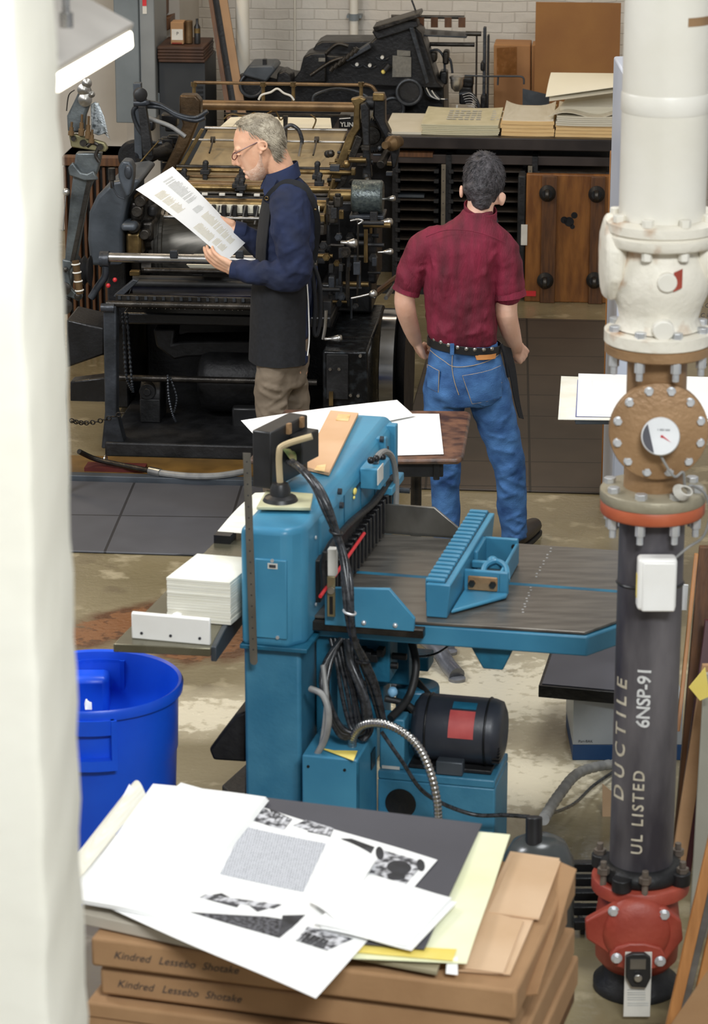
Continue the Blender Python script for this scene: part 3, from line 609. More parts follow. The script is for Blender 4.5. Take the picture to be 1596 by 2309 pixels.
# ------------------------------------------------------------------ blue barrel
bc = W.hz(212, 1532, .70); bt = thing('trash_barrel', 'big round blue plastic barrel with moulded handles', 'barrel', (bc.x, bc.y, 0))
RB = .283
mb = MB(); pr = [(0, 0), (RB*.86, 0), (RB*.88, .02), (RB*.94, .46), (RB*.955, .47), (RB*.965, .60), (RB*.97, .66), (RB*1.02, .665), (RB*1.03, .69), (RB*1.01, .70), (RB*.975, .695), (RB*.95, .66), (RB*.94, .60), (RB*.9, .45), (RB*.84, .03), (0, .03)]
mb.rings([[V(bc.x+max(r, .001)*cos(2*pi*i/72), bc.y+max(r, .001)*sin(2*pi*i/72), z) for i in range(72)] for r, z in pr], cap=False); mb.done('barrel_body', m_barrel, bt, ang=50)
for ang_, nm in ((-pi/2, 'handle'), (pi/2, 'handle')):
    mb = MB()
    def hp(a_, r_, z_): return V(bc.x+r_*cos(ang_+a_), bc.y+r_*sin(ang_+a_), z_)
    def hbox(a0, a1, z0_, z1_, r0, r1, n=6):
        for i in range(n):
            x0, x1 = a0+(a1-a0)*i/n, a0+(a1-a0)*(i+1)/n
            vs = [mb.b.verts.new(hp(*q)) for q in ((x0, r0, z0_), (x1, r0, z0_), (x1, r1, z0_), (x0, r1, z0_), (x0, r0, z1_), (x1, r0, z1_), (x1, r1, z1_), (x0, r1, z1_))]
            for f in ((3, 2, 1, 0), (4, 5, 6, 7), (0, 1, 5, 4), (1, 2, 6, 5), (2, 3, 7, 6), (3, 0, 4, 7)): mb.face([vs[j] for j in f])
    sh = .06
    hbox(-.36+sh, .26+sh, .50, .535, RB*.93, RB*1.08); hbox(-.36+sh, -.30+sh, .53, .67, RB*.93, RB*1.08, 2); hbox(.20+sh, .26+sh, .53, .67, RB*.93, RB*1.08, 2)
    hbox(-.34+sh, .24+sh, .62, .67, RB*.95, RB*1.06)
    mb.done(nm, m_barrel, bt)
mb = MB(); mb.box((bc.x-.11, bc.y+.17, .50), (bc.x+.03, bc.y+.27, .64)); mb.done('inner_pocket', m_barrel, bt, bev=.02)
p = W.hz(192, 1600, .64); MB().grid(quad([p, p+V(.022, 0, .0), p+V(.018, .02, .01), p+V(-.004, .02, .012)], fn=lambda s, t: V(0, 0, .02*sin(5*s*t))), 5, 5, .001).done('paper_scrap', m_paper, label='small white paper scrap inside the blue barrel', cat='paper scrap')

# ------------------------------------------------------------------ foreground cartons and prints
T = Fr(-.683, 6.652, 15.5)
top = .835
def carton(z0, z1, u0, u1, v0, v1, label, hand=None, mat=m_card):
    t = thing('flat_carton', label, 'carton', ((u0+u1)/2, (v0+v1)/2, z0), 'cartons stacked at the front', F=T)
    mb = MB(T); mb.box((u0, v0, z0), (u1, v1, z1)); o = mb.done('carton_body', mat, t, bev=.009, seg=3)
    if not hand: MB(T).box((u0+.004, v0-.0008, (z0+z1)/2-.001), (u1-.004, v0+.001, (z0+z1)/2+.0012)).done('carton_fold', m_wooddk, t)
    if hand:
        for s_, x_ in hand: add_text(s_, (x_, v0-.0015, (z0+z1)/2), (1, 0, 0), (0, 0, 1), .030, m_ink, o, 'handwriting', T, shear=.35, spacing=1.0)
    return t
hw = [('Kindred', .125), ('Lessebo', .245), ('Shotake', .36)]
carton(.655, .73, .03, 1.10, .02, .74, 'brown carton with marker writing, second of the front stack from the top', hw)
carton(.742, .822, .015, 1.12, .0, .74, 'brown carton with marker writing, uppermost of the front stack', hw)
carton(.565, .645, .0, 1.12, -.01, .75, 'plain brown carton just below the two with marker writing')
carton(.47, .56, -.01, 1.13, -.02, .76, 'plain brown carton at the bottom edge of the view')
mb = MB(T); mb.box((0, .02, 0), (1.1, .74, .02)); 
for u_ in (.05, 1.0):
    for v_ in (.06, .62): mb.box((u_, v_, .02), (u_+.06, v_+.06, .465))
mb.box((0, .0, .42), (1.12, .76, .468)); mb.done('work_table', m_wooddk, label='low dark table carrying the stack of brown cartons', cat='table')
# open flap cardboard on the right
mb = MB(T); mb.prism([T.hz(x, y, .826) for x, y in ((1020, 2190), (1150, 2200), (1262, 1938), (1150, 1922))], (0, 0, .004))
lid = mb.done('cardboard_sheet', m_card2, label='light cardboard lid sheet lying open at the right of the stack', cat='cardboard', bev=.001)
mb = MB(T); mb.prism([T.hz(x, y, .832) for x, y in ((1010, 2180), (1135, 2196), (1180, 2078), (1075, 2050))], (0, 0, .003)); mb.done('lid_layer', m_card2, lid)
mb = MB(T); mb.prism([T.hz(x, y, .832) for x, y in ((1100, 2060), (1215, 2075), (1264, 1945), (1160, 1925))], (0, 0, .005)); mb.done('lid_layer', m_card2, lid)
mb = MB(T)
a, b = T.hz(1262, 1945, .83), T.hz(1160, 2250, .74); c, d = T.hz(1300, 1962, .845), T.hz(1212, 2245, .76)
mb.grid(quad([a, c, d, b], fn=lambda s, t: V(0, 0, .004*sin(9*t))), 5, 12, .004); mb.done('cardboard_flap', m_card, label='raised brown cardboard flap along the right end of the stack', cat='cardboard')
def Tz(x, y, z): return T.hz(x, y, z)
# grey-white flat box under the prints
mb = MB(T); mb.prism([Tz(x, y, .86) for x, y in ((180, 2058), (600, 2150), (700, 2000), (240, 1900))], (0, 0, -.032)); mb.done('flat_box', M('grey_board_box', 'b5ad9e', 'c2baab', 4, .7), label='thin grey-white box under the prints at the left', cat='box', bev=.003)
mb = MB(T); mb.prism([Tz(x, y, .85) for x, y in ((300, 2060), (985, 2190), (1085, 1895), (520, 1800))], (0, 0, -.012)); mb.done('olive_board', M('olive_board_edge', '8d8468', '9c9378', 4, .7), label='thick olive-grey board under the yellow folder', cat='board', bev=.002)
mb = MB(T); mb.grid(quad([Tz(740, 2158, .862), Tz(1052, 2172, .862), Tz(1150, 1884, .868), Tz(820, 1850, .862)], fn=lambda s, t: V(0, 0, .003*sin(8*t)*s)), 8, 14, .002)
mb.done('yellow_folder', m_paleyel, label='pale yellow paper folder sticking out beneath the charcoal board', cat='folder')
mb = MB(T); mb.grid(quad([Tz(745, 2142, .866), Tz(1020, 2166, .866), Tz(1030, 2140, .868), Tz(760, 2125, .868)]), 4, 3, .001); mb.done('yellow_edge_sheet', m_yellow, label='bright yellow paper edge below the white sheets', cat='paper')
mb = MB(T); p = Tz(1005, 2195, .84); mb.grid(quad([p, p+V(.03, 0, 0), p+V(.02, .04, .03), p+V(-.005, .03, .02)]), 3, 3, .001); mb.done('paper_scrap', m_paper, label='small torn white scrap at the corner of the yellow folder', cat='paper scrap')
mb = MB(T); mb.prism([Tz(x, y, .872) for x, y in ((420, 1780), (560, 1796), (1087, 1860), (957, 2142), (700, 2120), (330, 2000))], (0, 0, .004)); mb.done('mat_board', m_charboard, label='large charcoal grey mat board under the white prints', cat='board', bev=.001)

def photo_mat(name, a, b, sc):
    return M(name, a, b, sc, .6, det=6, lo=.42, hi=.58, rv=0)
m_ph1 = photo_mat('halftone_photo', '242428', '46464b', 14); m_ph2 = photo_mat('halftone_photo_light', '3a3a3f', 'd8d8dc', 38); m_ph3 = photo_mat('halftone_dark_sparkle', '1f1f23', '66666c', 90)
def gridprint():
    m, nt, b = newmat('tiny_text_grid'); L = nt.links.new
    tc = N(nt, 'ShaderNodeTexCoord'); mp = N(nt, 'ShaderNodeMapping'); mp.inputs['Rotation'].default_value = (0, 0, radians(-17)); L(tc.outputs['Object'], mp.inputs[0])
    br = N(nt, 'ShaderNodeTexBrick', Scale=1.0, offset=0.5); br.inputs['Brick Width'].default_value = .0075; br.inputs['Row Height'].default_value = .0095; br.inputs['Mortar Size'].default_value = .0017
    br.inputs['Color1'].default_value = lin('6f727c'); br.inputs['Color2'].default_value = lin('a0a2aa'); br.inputs['Mortar'].default_value = lin('d6d8dd'); L(mp.outputs[0], br.inputs['Vector']); L(br.outputs['Color'], b.inputs['Base Color']); b.inputs['Roughness'].default_value = .75
    return m
m_tg = gridprint()
def print_on(fn, st, mat, par, name, n=10, up=.0012):
    """patch on the sheet surface between sheet coordinates"""
    q = [V(a, b, 0) for a, b in st]
    f = lambda s, t: (lambda c: fn(c.x, c.y)+V(0, 0, up))((q[0]*(1-s)+q[1]*s)*(1-t)+(q[3]*(1-s)+q[2]*s)*t)
    mb = MB(T); mb.grid(f, n, n); return mb.done(name, mat, par)
def st_of(c, pts):   # inverse bilinear on parallelogram-ish pixel quad
    (ax, ay), (bx, by), (cx, cy), (dx, dy) = c; out = []
    for x, y in pts:
        s, t = .5, .5
        for _ in range(20):
            X = (ax*(1-s)+bx*s)*(1-t)+(dx*(1-s)+cx*s)*t; Y = (ay*(1-s)+by*s)*(1-t)+(dy*(1-s)+cy*s)*t
            sx = (bx-ax)*(1-t)+(cx-dx)*t; sy = (by-ay)*(1-t)+(cy-dy)*t; tx = (dx-ax)*(1-s)+(cx-bx)*s; ty = (dy-ay)*(1-s)+(cy-by)*s
            D_ = sx*ty-sy*tx; s += ((x-X)*ty-(y-Y)*tx)/D_; t += (sx*(y-Y)-sy*(x-X))/D_
        out.append((s, t))
    return out
cA = [(408, 1765), (986, 1940), (712, 2252), (120, 1995)]
fA = quad([Tz(x, y, .879) for x, y in cA], fn=lambda s, t: V(0, 0, .004*sin(4*s)*sin(3*t)+.002*sin(9*s)))
mb = MB(T); mb.grid(fA, 30, 20, .0006); shA = mb.done('contact_sheet', m_paper, label='large white press sheet printed with small dark photos, hanging over the stack', cat='print')
def pa(pts, mat, name='printed_photo'): return print_on(fA, st_of(cA, pts), mat, shA, name, 8)
pa([(568, 1855), (592, 1822), (668, 1850), (645, 1878)], m_ph2); pa([(615, 1825), (668, 1850), (648, 1876), (632, 1868)], m_ph1)
pa([(668, 1866), (700, 1850), (762, 1870), (752, 1892)], m_ph2); pa([(700, 1880), (722, 1860), (760, 1872), (750, 1890)], m_ph1)
pa([(775, 1895), (800, 1895), (850, 1915), (835, 1940)], m_ph1)
pa([(832, 1978), (868, 1922), (958, 1948), (912, 2000)], m_ph2)
def blob_print(cx, cy, rx, ry, mat=m_ink):
    pts = st_of(cA, [(cx+rx*cos(t), cy+ry*sin(t)) for t in [i*pi/8 for i in range(16)]])
    mb = MB(T); mb.prism([fA(s, t)+V(0, 0, .0016) for s, t in pts][::-1], (0, 0, .0002)); mb.done('printed_shape', mat, shA)
blob_print(900, 1962, 27, 16); blob_print(892, 1983, 20, 9); blob_print(860, 1930, 9, 16); blob_print(948, 1955, 9, 14)
pa([(500, 1984), (556, 1872), (742, 1908), (686, 2024)], m_tg, 'text_grid')
pa([(455, 2035), (505, 2026), (548, 2048), (540, 2058)], m_ph1); pa([(455, 2036), (470, 2028), (640, 2052), (620, 2062)], m_ph2); pa([(555, 2045), (590, 2052), (612, 2060), (585, 2068)], m_ph1)
pa([(435, 2066), (600, 2078), (676, 2090), (634, 2126)], m_ph3); pa([(640, 2076), (690, 2075), (660, 2105), (632, 2120)], m_ph1)
pa([(668, 2132), (695, 2100), (792, 2125), (735, 2152)], m_ph2); pa([(672, 2132), (690, 2112), (740, 2130), (728, 2150)], m_ph1)
pa([(438, 1782), (442, 1779), (560, 1815), (556, 1817)], m_ink, 'printed_line')
cB = [(345, 1770), (600, 1800), (388, 2068), (160, 2030)]
for k in range(3):
    j = k*3; fB = quad([Tz(x+j, y+j*1.2, .882+.004*(2-k)) for x, y in cB], fn=lambda s, t: V(0, 0, .003*sin(3*s+t)))
    MB(T).grid(fB, 10, 10, .0036).done('blank_sheet_stack', m_paper, label=('uppermost blank white sheets on the left of the contact prints', 'middle blank white sheets on the left of the contact prints', 'lowest blank white sheets on the left of the contact prints')[k], cat='paper', group='blank sheets on the stack')
cD = [(838, 1985), (1030, 2034), (928, 2142), (722, 2095)]
for k, (dx, dy) in enumerate(((0, 0), (-12, -10))):
    fD = quad([Tz(x+dx, y+dy, .885+.005*k) for x, y in cD], fn=lambda s, t: V(0, 0, .006*(1-s)*sin(3*t)+.003*sin(5*s)))
    MB(T).grid(fD, 12, 10, .003).done('blank_sheet_stack', m_paper, label=('lower blank white sheets at the right over the charcoal board', 'upper blank white sheets at the right over the charcoal board')[k], cat='paper', group='blank sheets on the stack')
cF = [(620, 1912), (880, 1955), (765, 2085), (560, 2010)]
cG = [(760, 1890), (850, 1935), (760, 2080), (700, 2035)]
fF = quad([Tz(x, y, .896) for x, y in cG], fn=lambda s, t: V(0, 0, .006*sin(3*s)))
MB(T).grid(fF, 10, 8, .0006).done('curled_sheet', m_paper, label='curled blank white sheet lapping over the middle of the prints', cat='paper')
# curled roll at the left back
mb = MB(T); mb.grid(quad([Tz(170, 1935, .885), Tz(295, 1775, .885), Tz(330, 1800, .885), Tz(180, 1985, .885)], fn=lambda s, t: V(0, 0, .03*s*sin(3.1*t)+.005)), 10, 8, .001); mb.done('curled_sheet', m_offw, label='cream curled sheet at the far left end of the prints', cat='paper')
mb = MB(T); p = Tz(300, 1800, .89); mb.grid(quad([Tz(270, 1810, .895), Tz(292, 1768, .93), Tz(312, 1800, .90), Tz(300, 1818, .90)]), 4, 4, .001); mb.done('torn_corner', m_paper, label='small upturned white paper corner against the blue barrel', cat='paper')

# ------------------------------------------------------------------ riser pipe with meter and valves
PX, PY = .868, 8.0
def zz(py, Y=PY): return W.hv(1470, py, Y).z
pp = thing('pipe_riser', 'tall fire main pipe, cream above, bronze meter, black below', 'pipe', (PX, PY, 0))
mb = MB(); mb.cyl((PX, PY, zz(492)), (PX, PY, 4.6), .122, n=48); up = mb.done('upper_pipe', m_pipew, pp, ang=60)
MB().lathe((PX, PY, zz(250)), (0, 0, 1), [(.122, 0), (.1245, .004), (.1245, .05), (.122, .056)], 48).done('sleeve_seam', m_pipew, up)
zt = W.hv(1300, 8, PY).z+.085
MB().cyl((PX-2.4, PY+1.32, zt+.05), (PX, PY, zt), .085, n=32).done('branch_pipe', m_pipew, up)
mb = MB(); mb.grid(lambda s, t: V(PX+.1232*sin(.35+.75*s), PY-.1232*cos(.35+.75*s), zz(48)+.024*t), 8, 2, .0006); mb.done('tape_band', m_pipebr, up)
# cream check valve
zf = zz(530); zb = zz(735)
prof = [(.12, zf-.02), (.118, zz(560)), (.132, zz(590)), (.142, zz(620)), (.138, zz(655)), (.12, zz(690)), (.112, zz(715)), (.125, zb)]
mb = MB(); mb.rings([[V(PX+r*cos(2*pi*i/40), PY+r*sin(2*pi*i/40), z) for i in range(40)] for r, z in prof[::-1]]); cv = mb.done('valve_body', m_rustw, pp, ang=60, disp=.006, dsc=.1)
mb = MB(); mb.lathe((PX, PY, zz(548)), (0, 0, 1), [(.152, 0), (.158, .006), (.158, .03), (.15, .035), (.15, .038), (.158, .042), (.158, .066), (.14, .074), (.12, .075)], 48); mb.done('valve_flange', m_rustw, cv, ang=50)
MB().torus((PX, PY, zz(492)), (0, 0, 1), .119, .005, 40).done('rust_joint', m_copper, cv)
mb = MB(); mb.lathe((PX-.10, PY+.03, zz(585)), (-1, 0, 0), [(.10, 0), (.125, .02), (.128, .045), (.118, .058), (.09, .066), (.001, .068)], 9); mb.done('side_cover', m_rustw, cv, bev=.008)
mb = MB(); mb.lathe((PX+.10, PY+.03, zz(575)), (1, 0, 0), [(.10, 0), (.11, .02), (.11, .05), (.001, .06)], 20); mb.done('side_cover', m_rustw, cv, bev=.004)
mb = MB(); mb.cyl((PX+.005, PY-.15, zz(612)), (PX+.005, PY-.1, zz(612)), .028, n=20).cyl((PX+.0, PY-.145, zz(720)), (PX+.0, PY-.08, zz(715)), .030, n=20); mb.done('plug', m_pipew, cv, bev=.004)
mb = MB(); mb.grid(lambda s, t: V(PX+.1425*sin(.16+.18*s), PY-.1475*cos(.16+.18*s), zz(632)+.055*t+.01*s), 5, 5, .0008); mb.done('rust_patch', m_red, cv)
for k in range(8):
    mb = MB(); a = k*pi/4+.39; x, y = PX+.135*cos(a), PY+.135*sin(a)
    mb.cyl((x, y, zz(548)-.02), (x, y, zz(548)+.08), .008, n=8).cyl((x, y, zz(548)+.07), (x, y, zz(548)+.092), .018, n=6).cyl((x, y, zz(548)-.025), (x, y, zz(548)+.0), .016, n=6); mb.done('flange_bolt', m_pipew, cv, bev=.002)
# paired flange cream over bronze
mb = MB(); mb.lathe((PX, PY, zz(770)), (0, 0, 1), [(.148, 0), (.154, .004), (.154, .036), (.148, .04), (.11, .042)], 48); fl2 = mb.done('lower_flange', m_rustw, pp, ang=50)
mb = MB(); mb.lathe((PX, PY, zz(770)-.034), (0, 0, 1), [(.10, -.01), (.14, 0), (.151, .006), (.151, .03), (.146, .034)], 48); mb.done('bronze_flange', m_pipebr, pp, ang=50)
for k in range(8):
    mb = MB(); a = k*pi/4+.30; x, y = PX+.133*cos(a), PY+.133*sin(a); z = zz(770)
    mb.cyl((x, y, z-.05), (x, y, z+.05), .008, n=8).cyl((x, y, z+.038), (x, y, z+.056), .017, n=6).cyl((x, y, z-.062), (x, y, z-.03), .015, n=6).cyl((x, y, z-.085), (x, y, z-.06), .010, n=10); mb.done('flange_bolt', m_zinc, fl2, bev=.001)
mb = MB(); mb.cyl((PX, PY, zz(1120)), (PX, PY, zz(790)), .086, n=40); mb.done('meter_pipe', m_pipebr, pp, ang=60)
mz = zz(955); mt = pp
mb = MB(); mb.lathe((PX, PY, mz), (0, -1, .05), [(.09, -.04), (.125, .02), (.128, .07), (.140, .075), (.142, .08), (.142, .10), (.140, .104), (.1, .112), (.05, .118), (0.001, .118)], 56); mt_b = mb.done('meter_cover', m_pipebr, mt, ang=40); mt_b['label'] = 'round bronze water meter cover ringed with bolts'
ax = V(0, -1, .05).normalized(); u_, w_ = MB().basis(ax); cc = V(PX, PY, mz)+ax*.104
for k in range(12):
    a = 2*pi*(k+.5)/12; p = cc+u_*(.121*cos(a))+w_*(.121*sin(a)); MB().cyl(p-ax*.002, p+ax*.014, .0115, n=6).cyl(p-ax*.002, p+ax*.004, .014, n=16).done('cover_bolt', m_zinc, mt_b, bev=.001)
gc = V(PX, PY, mz)+ax*.115+V(.004, 0, -.012); ga = V(-.12, -1, .30).normalized()
mb = MB(); mb.lathe(gc, ga, [(.052, 0), (.055, .01), (.055, .05), (.052, .055), (.001, .055)], 36); rg = mb.done('dial_register', M('register_plastic', 'd5d6d6', 'e4e5e5', 5, .3), mt)
gf = gc+ga*.0553; gu_ = ga.cross(V(0, 0, 1)).normalized(); gw = gu_.cross(ga).normalized()
if gu_.x < 0: gu_ = -gu_
gw = V(0, 0, 1)-ga*ga.z; gw.normalize()
mb = MB(); mb.prism([gf+gu_*(.05*cos(t))+gw*(.05*sin(t)) for t in [2.4+i*.18 for i in range(12)]], ga*.003); mb.done('dark_cap', m_charboard, rg)
mb = MB(); mb.prism([gf+gu_*.004+gw*(-.002), gf+gu_*.030+gw*(-.016), gf+gu_*.006+gw*(.003)], ga*.002); mb.cyl(gf+gu_*.004, gf+gu_*.004+ga*.002, .004, n=10); mb.done('red_needle', m_redmark, rg)
add_text('1 000 000', gf+gu_*.008+gw*.018+ga*.0008, gu_, gw, .009, m_ink, rg)
# lower pair of flanges, red gasket
z = zz(1125)
mb = MB(); mb.lathe((PX, PY, z), (0, 0, 1), [(.152, 0), (.154, .004), (.154, .03), (.15, .035), (.09, .04)], 48); lf = mb.done('meter_flange', M('weathered_bronze_grey', '8d8672', 'a39a84', 5, .5, .3, .2, 60), pp, ang=50)
mb = MB(); mb.lathe((PX, PY, z-.04), (0, 0, 1), [(.1, -.012), (.148, 0), (.152, .006), (.152, .036), (.150, .039)], 48); mb.done('red_flange', M('orange_red_primer', 'a8502f', 'b96240', 6, .5, 0, .1, 60), pp, ang=50)
for k in range(8):
    mb = MB(); a = k*pi/4+.42; x, y = PX+.13*cos(a), PY+.13*sin(a)
    mb.cyl((x, y, z-.06), (x, y, z+.04), .008, n=8).cyl((x, y, z+.034), (x, y, z+.052), .018, n=6).cyl((x, y, z-.075), (x, y, z-.04), .015, n=6).cyl((x, y, z-.10), (x, y, z-.07), .010, n=10); mb.done('flange_bolt', m_zinc, lf, bev=.001)
zb_ = zz(1935)
mb = MB(); mb.cyl((PX, PY, zb_-.03), (PX, PY, z-.05), .0955, n=56); dp = mb.done('ductile_pipe', m_pipedk, pp, ang=60)
m_pt = M('cream_stencil_paint', 'b3aa94', 'd0c8b4', 60, .7); m_pt2 = M('white_paint_pen', 'c9c9c6', 'e0e0dd', 60, .7)
def pipe_text(s, phi, zc_, size, mat, name, **k):
    r_ = .0962
    add_text(s, (0, 0, 0), (1, 0, 0), (0, 1, 0), size, mat, dp, name, W, warp=lambda v: V(PX+r_*sin(phi-v.y/r_), PY-r_*cos(phi-v.y/r_), zc_+v.x), **k)
pipe_text('UL LISTED', -.24, zz(1832, PY-.09), .048, m_pt, 'stencil_text', spacing=1.28, bold=.0008)
pipe_text('DUCTILE', -.97, zz(1672, PY-.07), .066, m_pt, 'stencil_text', spacing=1.62, bold=.001)
pipe_text('6NSP-91', -.17, zz(1572, PY-.09), .056, m_pt2, 'painted_number', spacing=.95, bold=.001)
mb = MB(); mb.torus((PX, PY, zz(1312)), (0, .1, 1), .097, .004, 40, 6); mb.done('strap', m_black, dp)
# white transmitter box
bx0, bx1 = W.hv(1434, 1372, 7.87), W.hv(1526, 1255, 7.87)
wb = thing('transmitter_box', 'white plastic junction box strapped on the black pipe', 'junction box', (bx0.x+.06, 7.88, bx0.z))
MB().box((bx0.x, 7.845, bx0.z), (bx1.x, 7.901, bx1.z)).done('box_case', m_white, wb, bev=.012, seg=4)
MB().box((bx0.x+.012, 7.838, bx0.z+.0), (bx1.x-.004, 7.85, bx1.z-.008)).done('box_lid', m_white, wb, bev=.006, seg=3)
MB().box((bx0.x-.0012, 7.86, bx0.z+.035), (bx0.x+.001, 7.885, bx0.z+.105)).done('yellow_tag', m_yellow, wb)
mb = MB(); mb.tube([gf-ga*.02-gw*.05, W.hv(1505, 1055, 7.85), W.hv(1522, 1075, 7.85), W.hv(1540, 1065, 7.86), W.hv(1545, 1100, 7.88), W.hv(1560, 1095, 7.88), W.hv(1590, 1115, 7.9), W.hv(1600, 1160, 7.9), W.hv(1585, 1210, 7.9), W.hv(1550, 1235, 7.9), W.hv(1518, 1262, 7.88)], .004, 8, 6); mb.done('signal_cable', m_greyhose, label='thin grey cable looping from the meter dial to the white junction box', cat='cable')
mb = MB()
for k in range(7): mb.torus(W.hv(1535, 1110, 7.86)+V(.002*k, -.004*k, .002*k), (.4, -.6, .7+.08*k), .024-.001*k, .0025, 24, 6)
mb.done('cable_coil', m_label, label='small coil of grey-white cable resting on the meter flange', cat='cable coil')
# black gland and red valve
gl = MB(); gl.lathe((PX, PY, zb_-.05), (0, 0, 1), [(.1, 0), (.125, .0), (.13, .012), (.122, .035), (.105, .045), (.097, .046)], 48)
for k in range(4):
    a = k*pi/2+pi/4+.35-.1; x, y = PX+.132*cos(a), PY+.132*sin(a); gl.cyl((x, y, zb_-.055), (x, y, zb_-.015), .03, n=16)
gl = gl.done('black_gland', m_black2, pp, ang=50, bev=.003)
for k in range(6):
    a = k*pi/3+.52; x, y = PX+.137*cos(a), PY+.137*sin(a); mb = MB(); mb.cyl((x, y, zb_-.02), (x, y, zb_+.0), .019, n=6).cyl((x, y, zb_-.09), (x, y, zb_+.02), .010, n=10); mb.done('gland_bolt', M('dusty_iron_bolt', '5a5048', '857a6e', 20, .5, .4) if 'dusty_iron_bolt' not in bpy.data.materials else bpy.data.materials['dusty_iron_bolt'], gl, bev=.001)
mb = MB(); mb.lathe((PX, PY, zb_-.10), (0, 0, 1), [(.10, -.03), (.14, 0), (.148, .006), (.148, .042), (.144, .046)], 48); mb.done('red_valve_flange', m_red, pp, ang=50)
vz = zz(2110, 7.85)
rv_ = pp
VX = PX-.022
def vz_(px, py, y=7.84): p = W.hv(px, py, y); return V(p.x, y, p.z)
mb = MB(); mb.lathe((PX-.005, PY, .08), (0, 0, 1), [(.10, 0), (.125, .03), (.13, .14), (.12, .22), (.10, .27), (.095, .28)], 40); mb.done('valve_barrel', m_red, rv_, ang=60)
oc = [(1342, 2018), (1372, 2005), (1505, 2008), (1535, 2030), (1540, 2080), (1520, 2155), (1470, 2170), (1400, 2165), (1335, 2140), (1316, 2085)]
oc = [(1385, 2042), (1500, 2048), (1536, 2078), (1540, 2120), (1500, 2170), (1390, 2164), (1322, 2118), (1320, 2078)]
mb = MB(); mb.prism([vz_(x, y) for x, y in oc], (0, .035, 0)); bp2 = mb.done('bonnet_plate', m_red, rv_, bev=.006)
c = vz_(1435, 2100); mb = MB(); mb.lathe((c.x, 7.845, c.z), (0, -1, .1), [(.105, 0), (.098, .012), (.085, .022), (.05, .03), (.001, .032)], 36); mb.done('bonnet_dome', m_red, rv_, ang=60)
mb = MB(); mb.prism([vz_(x, y, 7.80) for x, y in ((1390, 2138), (1420, 2128), (1455, 2128), (1490, 2138), (1502, 2158), (1490, 2182), (1450, 2192), (1420, 2190), (1382, 2180), (1374, 2158))], (0, .05, 0)); mb.done('stem_flange', m_red, rv_, bev=.006)
mb = MB(); mb.box((VX-.075, 7.85, zz(2035)), (VX+.075, PY, zz(2012))).box((PX-.012, 7.86, zz(2015)), (PX+.012, 7.95, zz(1985))); mb.done('neck_rib', m_red, rv_, bev=.005)
for px, py, y in ((1383, 2054, 7.838), (1497, 2062, 7.838), (1390, 2160, 7.795), (1488, 2167, 7.795)):
    p = vz_(px, py, y); MB().cyl(p, p-V(0, .014, 0), .013, n=6).cyl(p, p-V(0, .004, 0), .017, n=16).done('valve_bolt', m_zinc, rv_, bev=.001)
add_text('C  C', vz_(1435, 2054, 7.838), (1, 0, 0), (0, 0, 1), .014, M('raised_red_mark', '842c20', '8f3224', 9, .5), bp2, 'cast_letters')
mb = MB(); mb.lathe((PX-.005, PY, 0), (0, 0, 1), [(.13, 0), (.13, .03), (.105, .045), (.10, .10)], 40); mb.done('foot_flange', m_black2, rv_, ang=60, bev=.003)
tg = thing('valve_tag', 'black latch with a white hanging tag on the red valve', 'tag', (vz_(1437, 2240, 7.77).x, 7.77, vz_(1437, 2290, 7.77).z))
a, b = vz_(1405, 2292, 7.77), vz_(1470, 2146, 7.77)
mb = MB(); mb.box((a.x, 7.768, a.z), (b.x, 7.77, b.z)); pt = mb.done('paper_tag', m_label, tg, bev=.002)
mb = MB(); mb.prism([vz_(x, y, 7.766) for x, y in ((1410, 2152), (1425, 2145), (1452, 2145), (1466, 2155), (1466, 2200), (1455, 2222), (1422, 2220), (1410, 2198))], (0, -.018, 0)); lt = mb.done('latch', m_plasblk, tg, bev=.003)
a, b = vz_(1420, 2185, 7.746), vz_(1456, 2163, 7.746); MB().box((a.x, 7.744, a.z), (b.x, 7.748, b.z)).done('latch_plate', m_steelbed, lt)
p = vz_(1438, 2203, 7.745); MB().cyl(p, p-V(0, .012, 0), .012, n=20).done('lock_cylinder', m_steel, lt, bev=.002)
mb = MB()
for py in (2232, 2238, 2243, 2249, 2254, 2262, 2267):
    a = vz_(1414, py+1.3, 7.7675); b = vz_(1455 if py < 2260 else 1462, py-1.3, 7.7675); mb.box((a.x, 7.7672, a.z), (b.x, 7.768, b.z))
mb.done('tag_print', m_lightink, pt)

# ------------------------------------------------------------------ hanging fluorescent fixture
A0 = W.hz(300, 108, 3.10); A1 = W.hz(100, 228, 3.10); d = (A0-A1).normalized(); th = math.degrees(math.atan2(d.x, d.y)); FF = Fr(A0.x, A0.y, th)
fx = thing('ceiling_light', 'white hanging fluorescent strip lamp behind the brick pillar', 'lamp', (0, -.5, 3.12), F=FF)
mb = MB(FF); mb.prism([(-.005, 0, 3.135), (.005, 0, 3.155), (-.16, 0, 3.24), (-.22, 0, 3.24), (-.26, 0, 3.2)][::-1], (0, -1.2, 0)); mb.done('reflector_housing', M('grey_lamp_metal', '9a948c', 'a8a29a', 5, .45), fx, bev=.004)
mb = MB(FF); mb.prism([(-.06, .0, 3.085), (.002, .0, 3.10), (.0, .0, 3.138), (-.2, .0, 3.17)][::-1], (0, -1.2, 0)); mb.done('diffuser', m_lens, fx, bev=.006)
p = W.hz(150, 62, 3.24); mb = MB(); mb.tube([p, p+V(0, 0, .9)], .008, 8).cyl(p, p+V(0, 0, .03), .014, n=12); mb.done('suspension_rod', m_steel, fx)

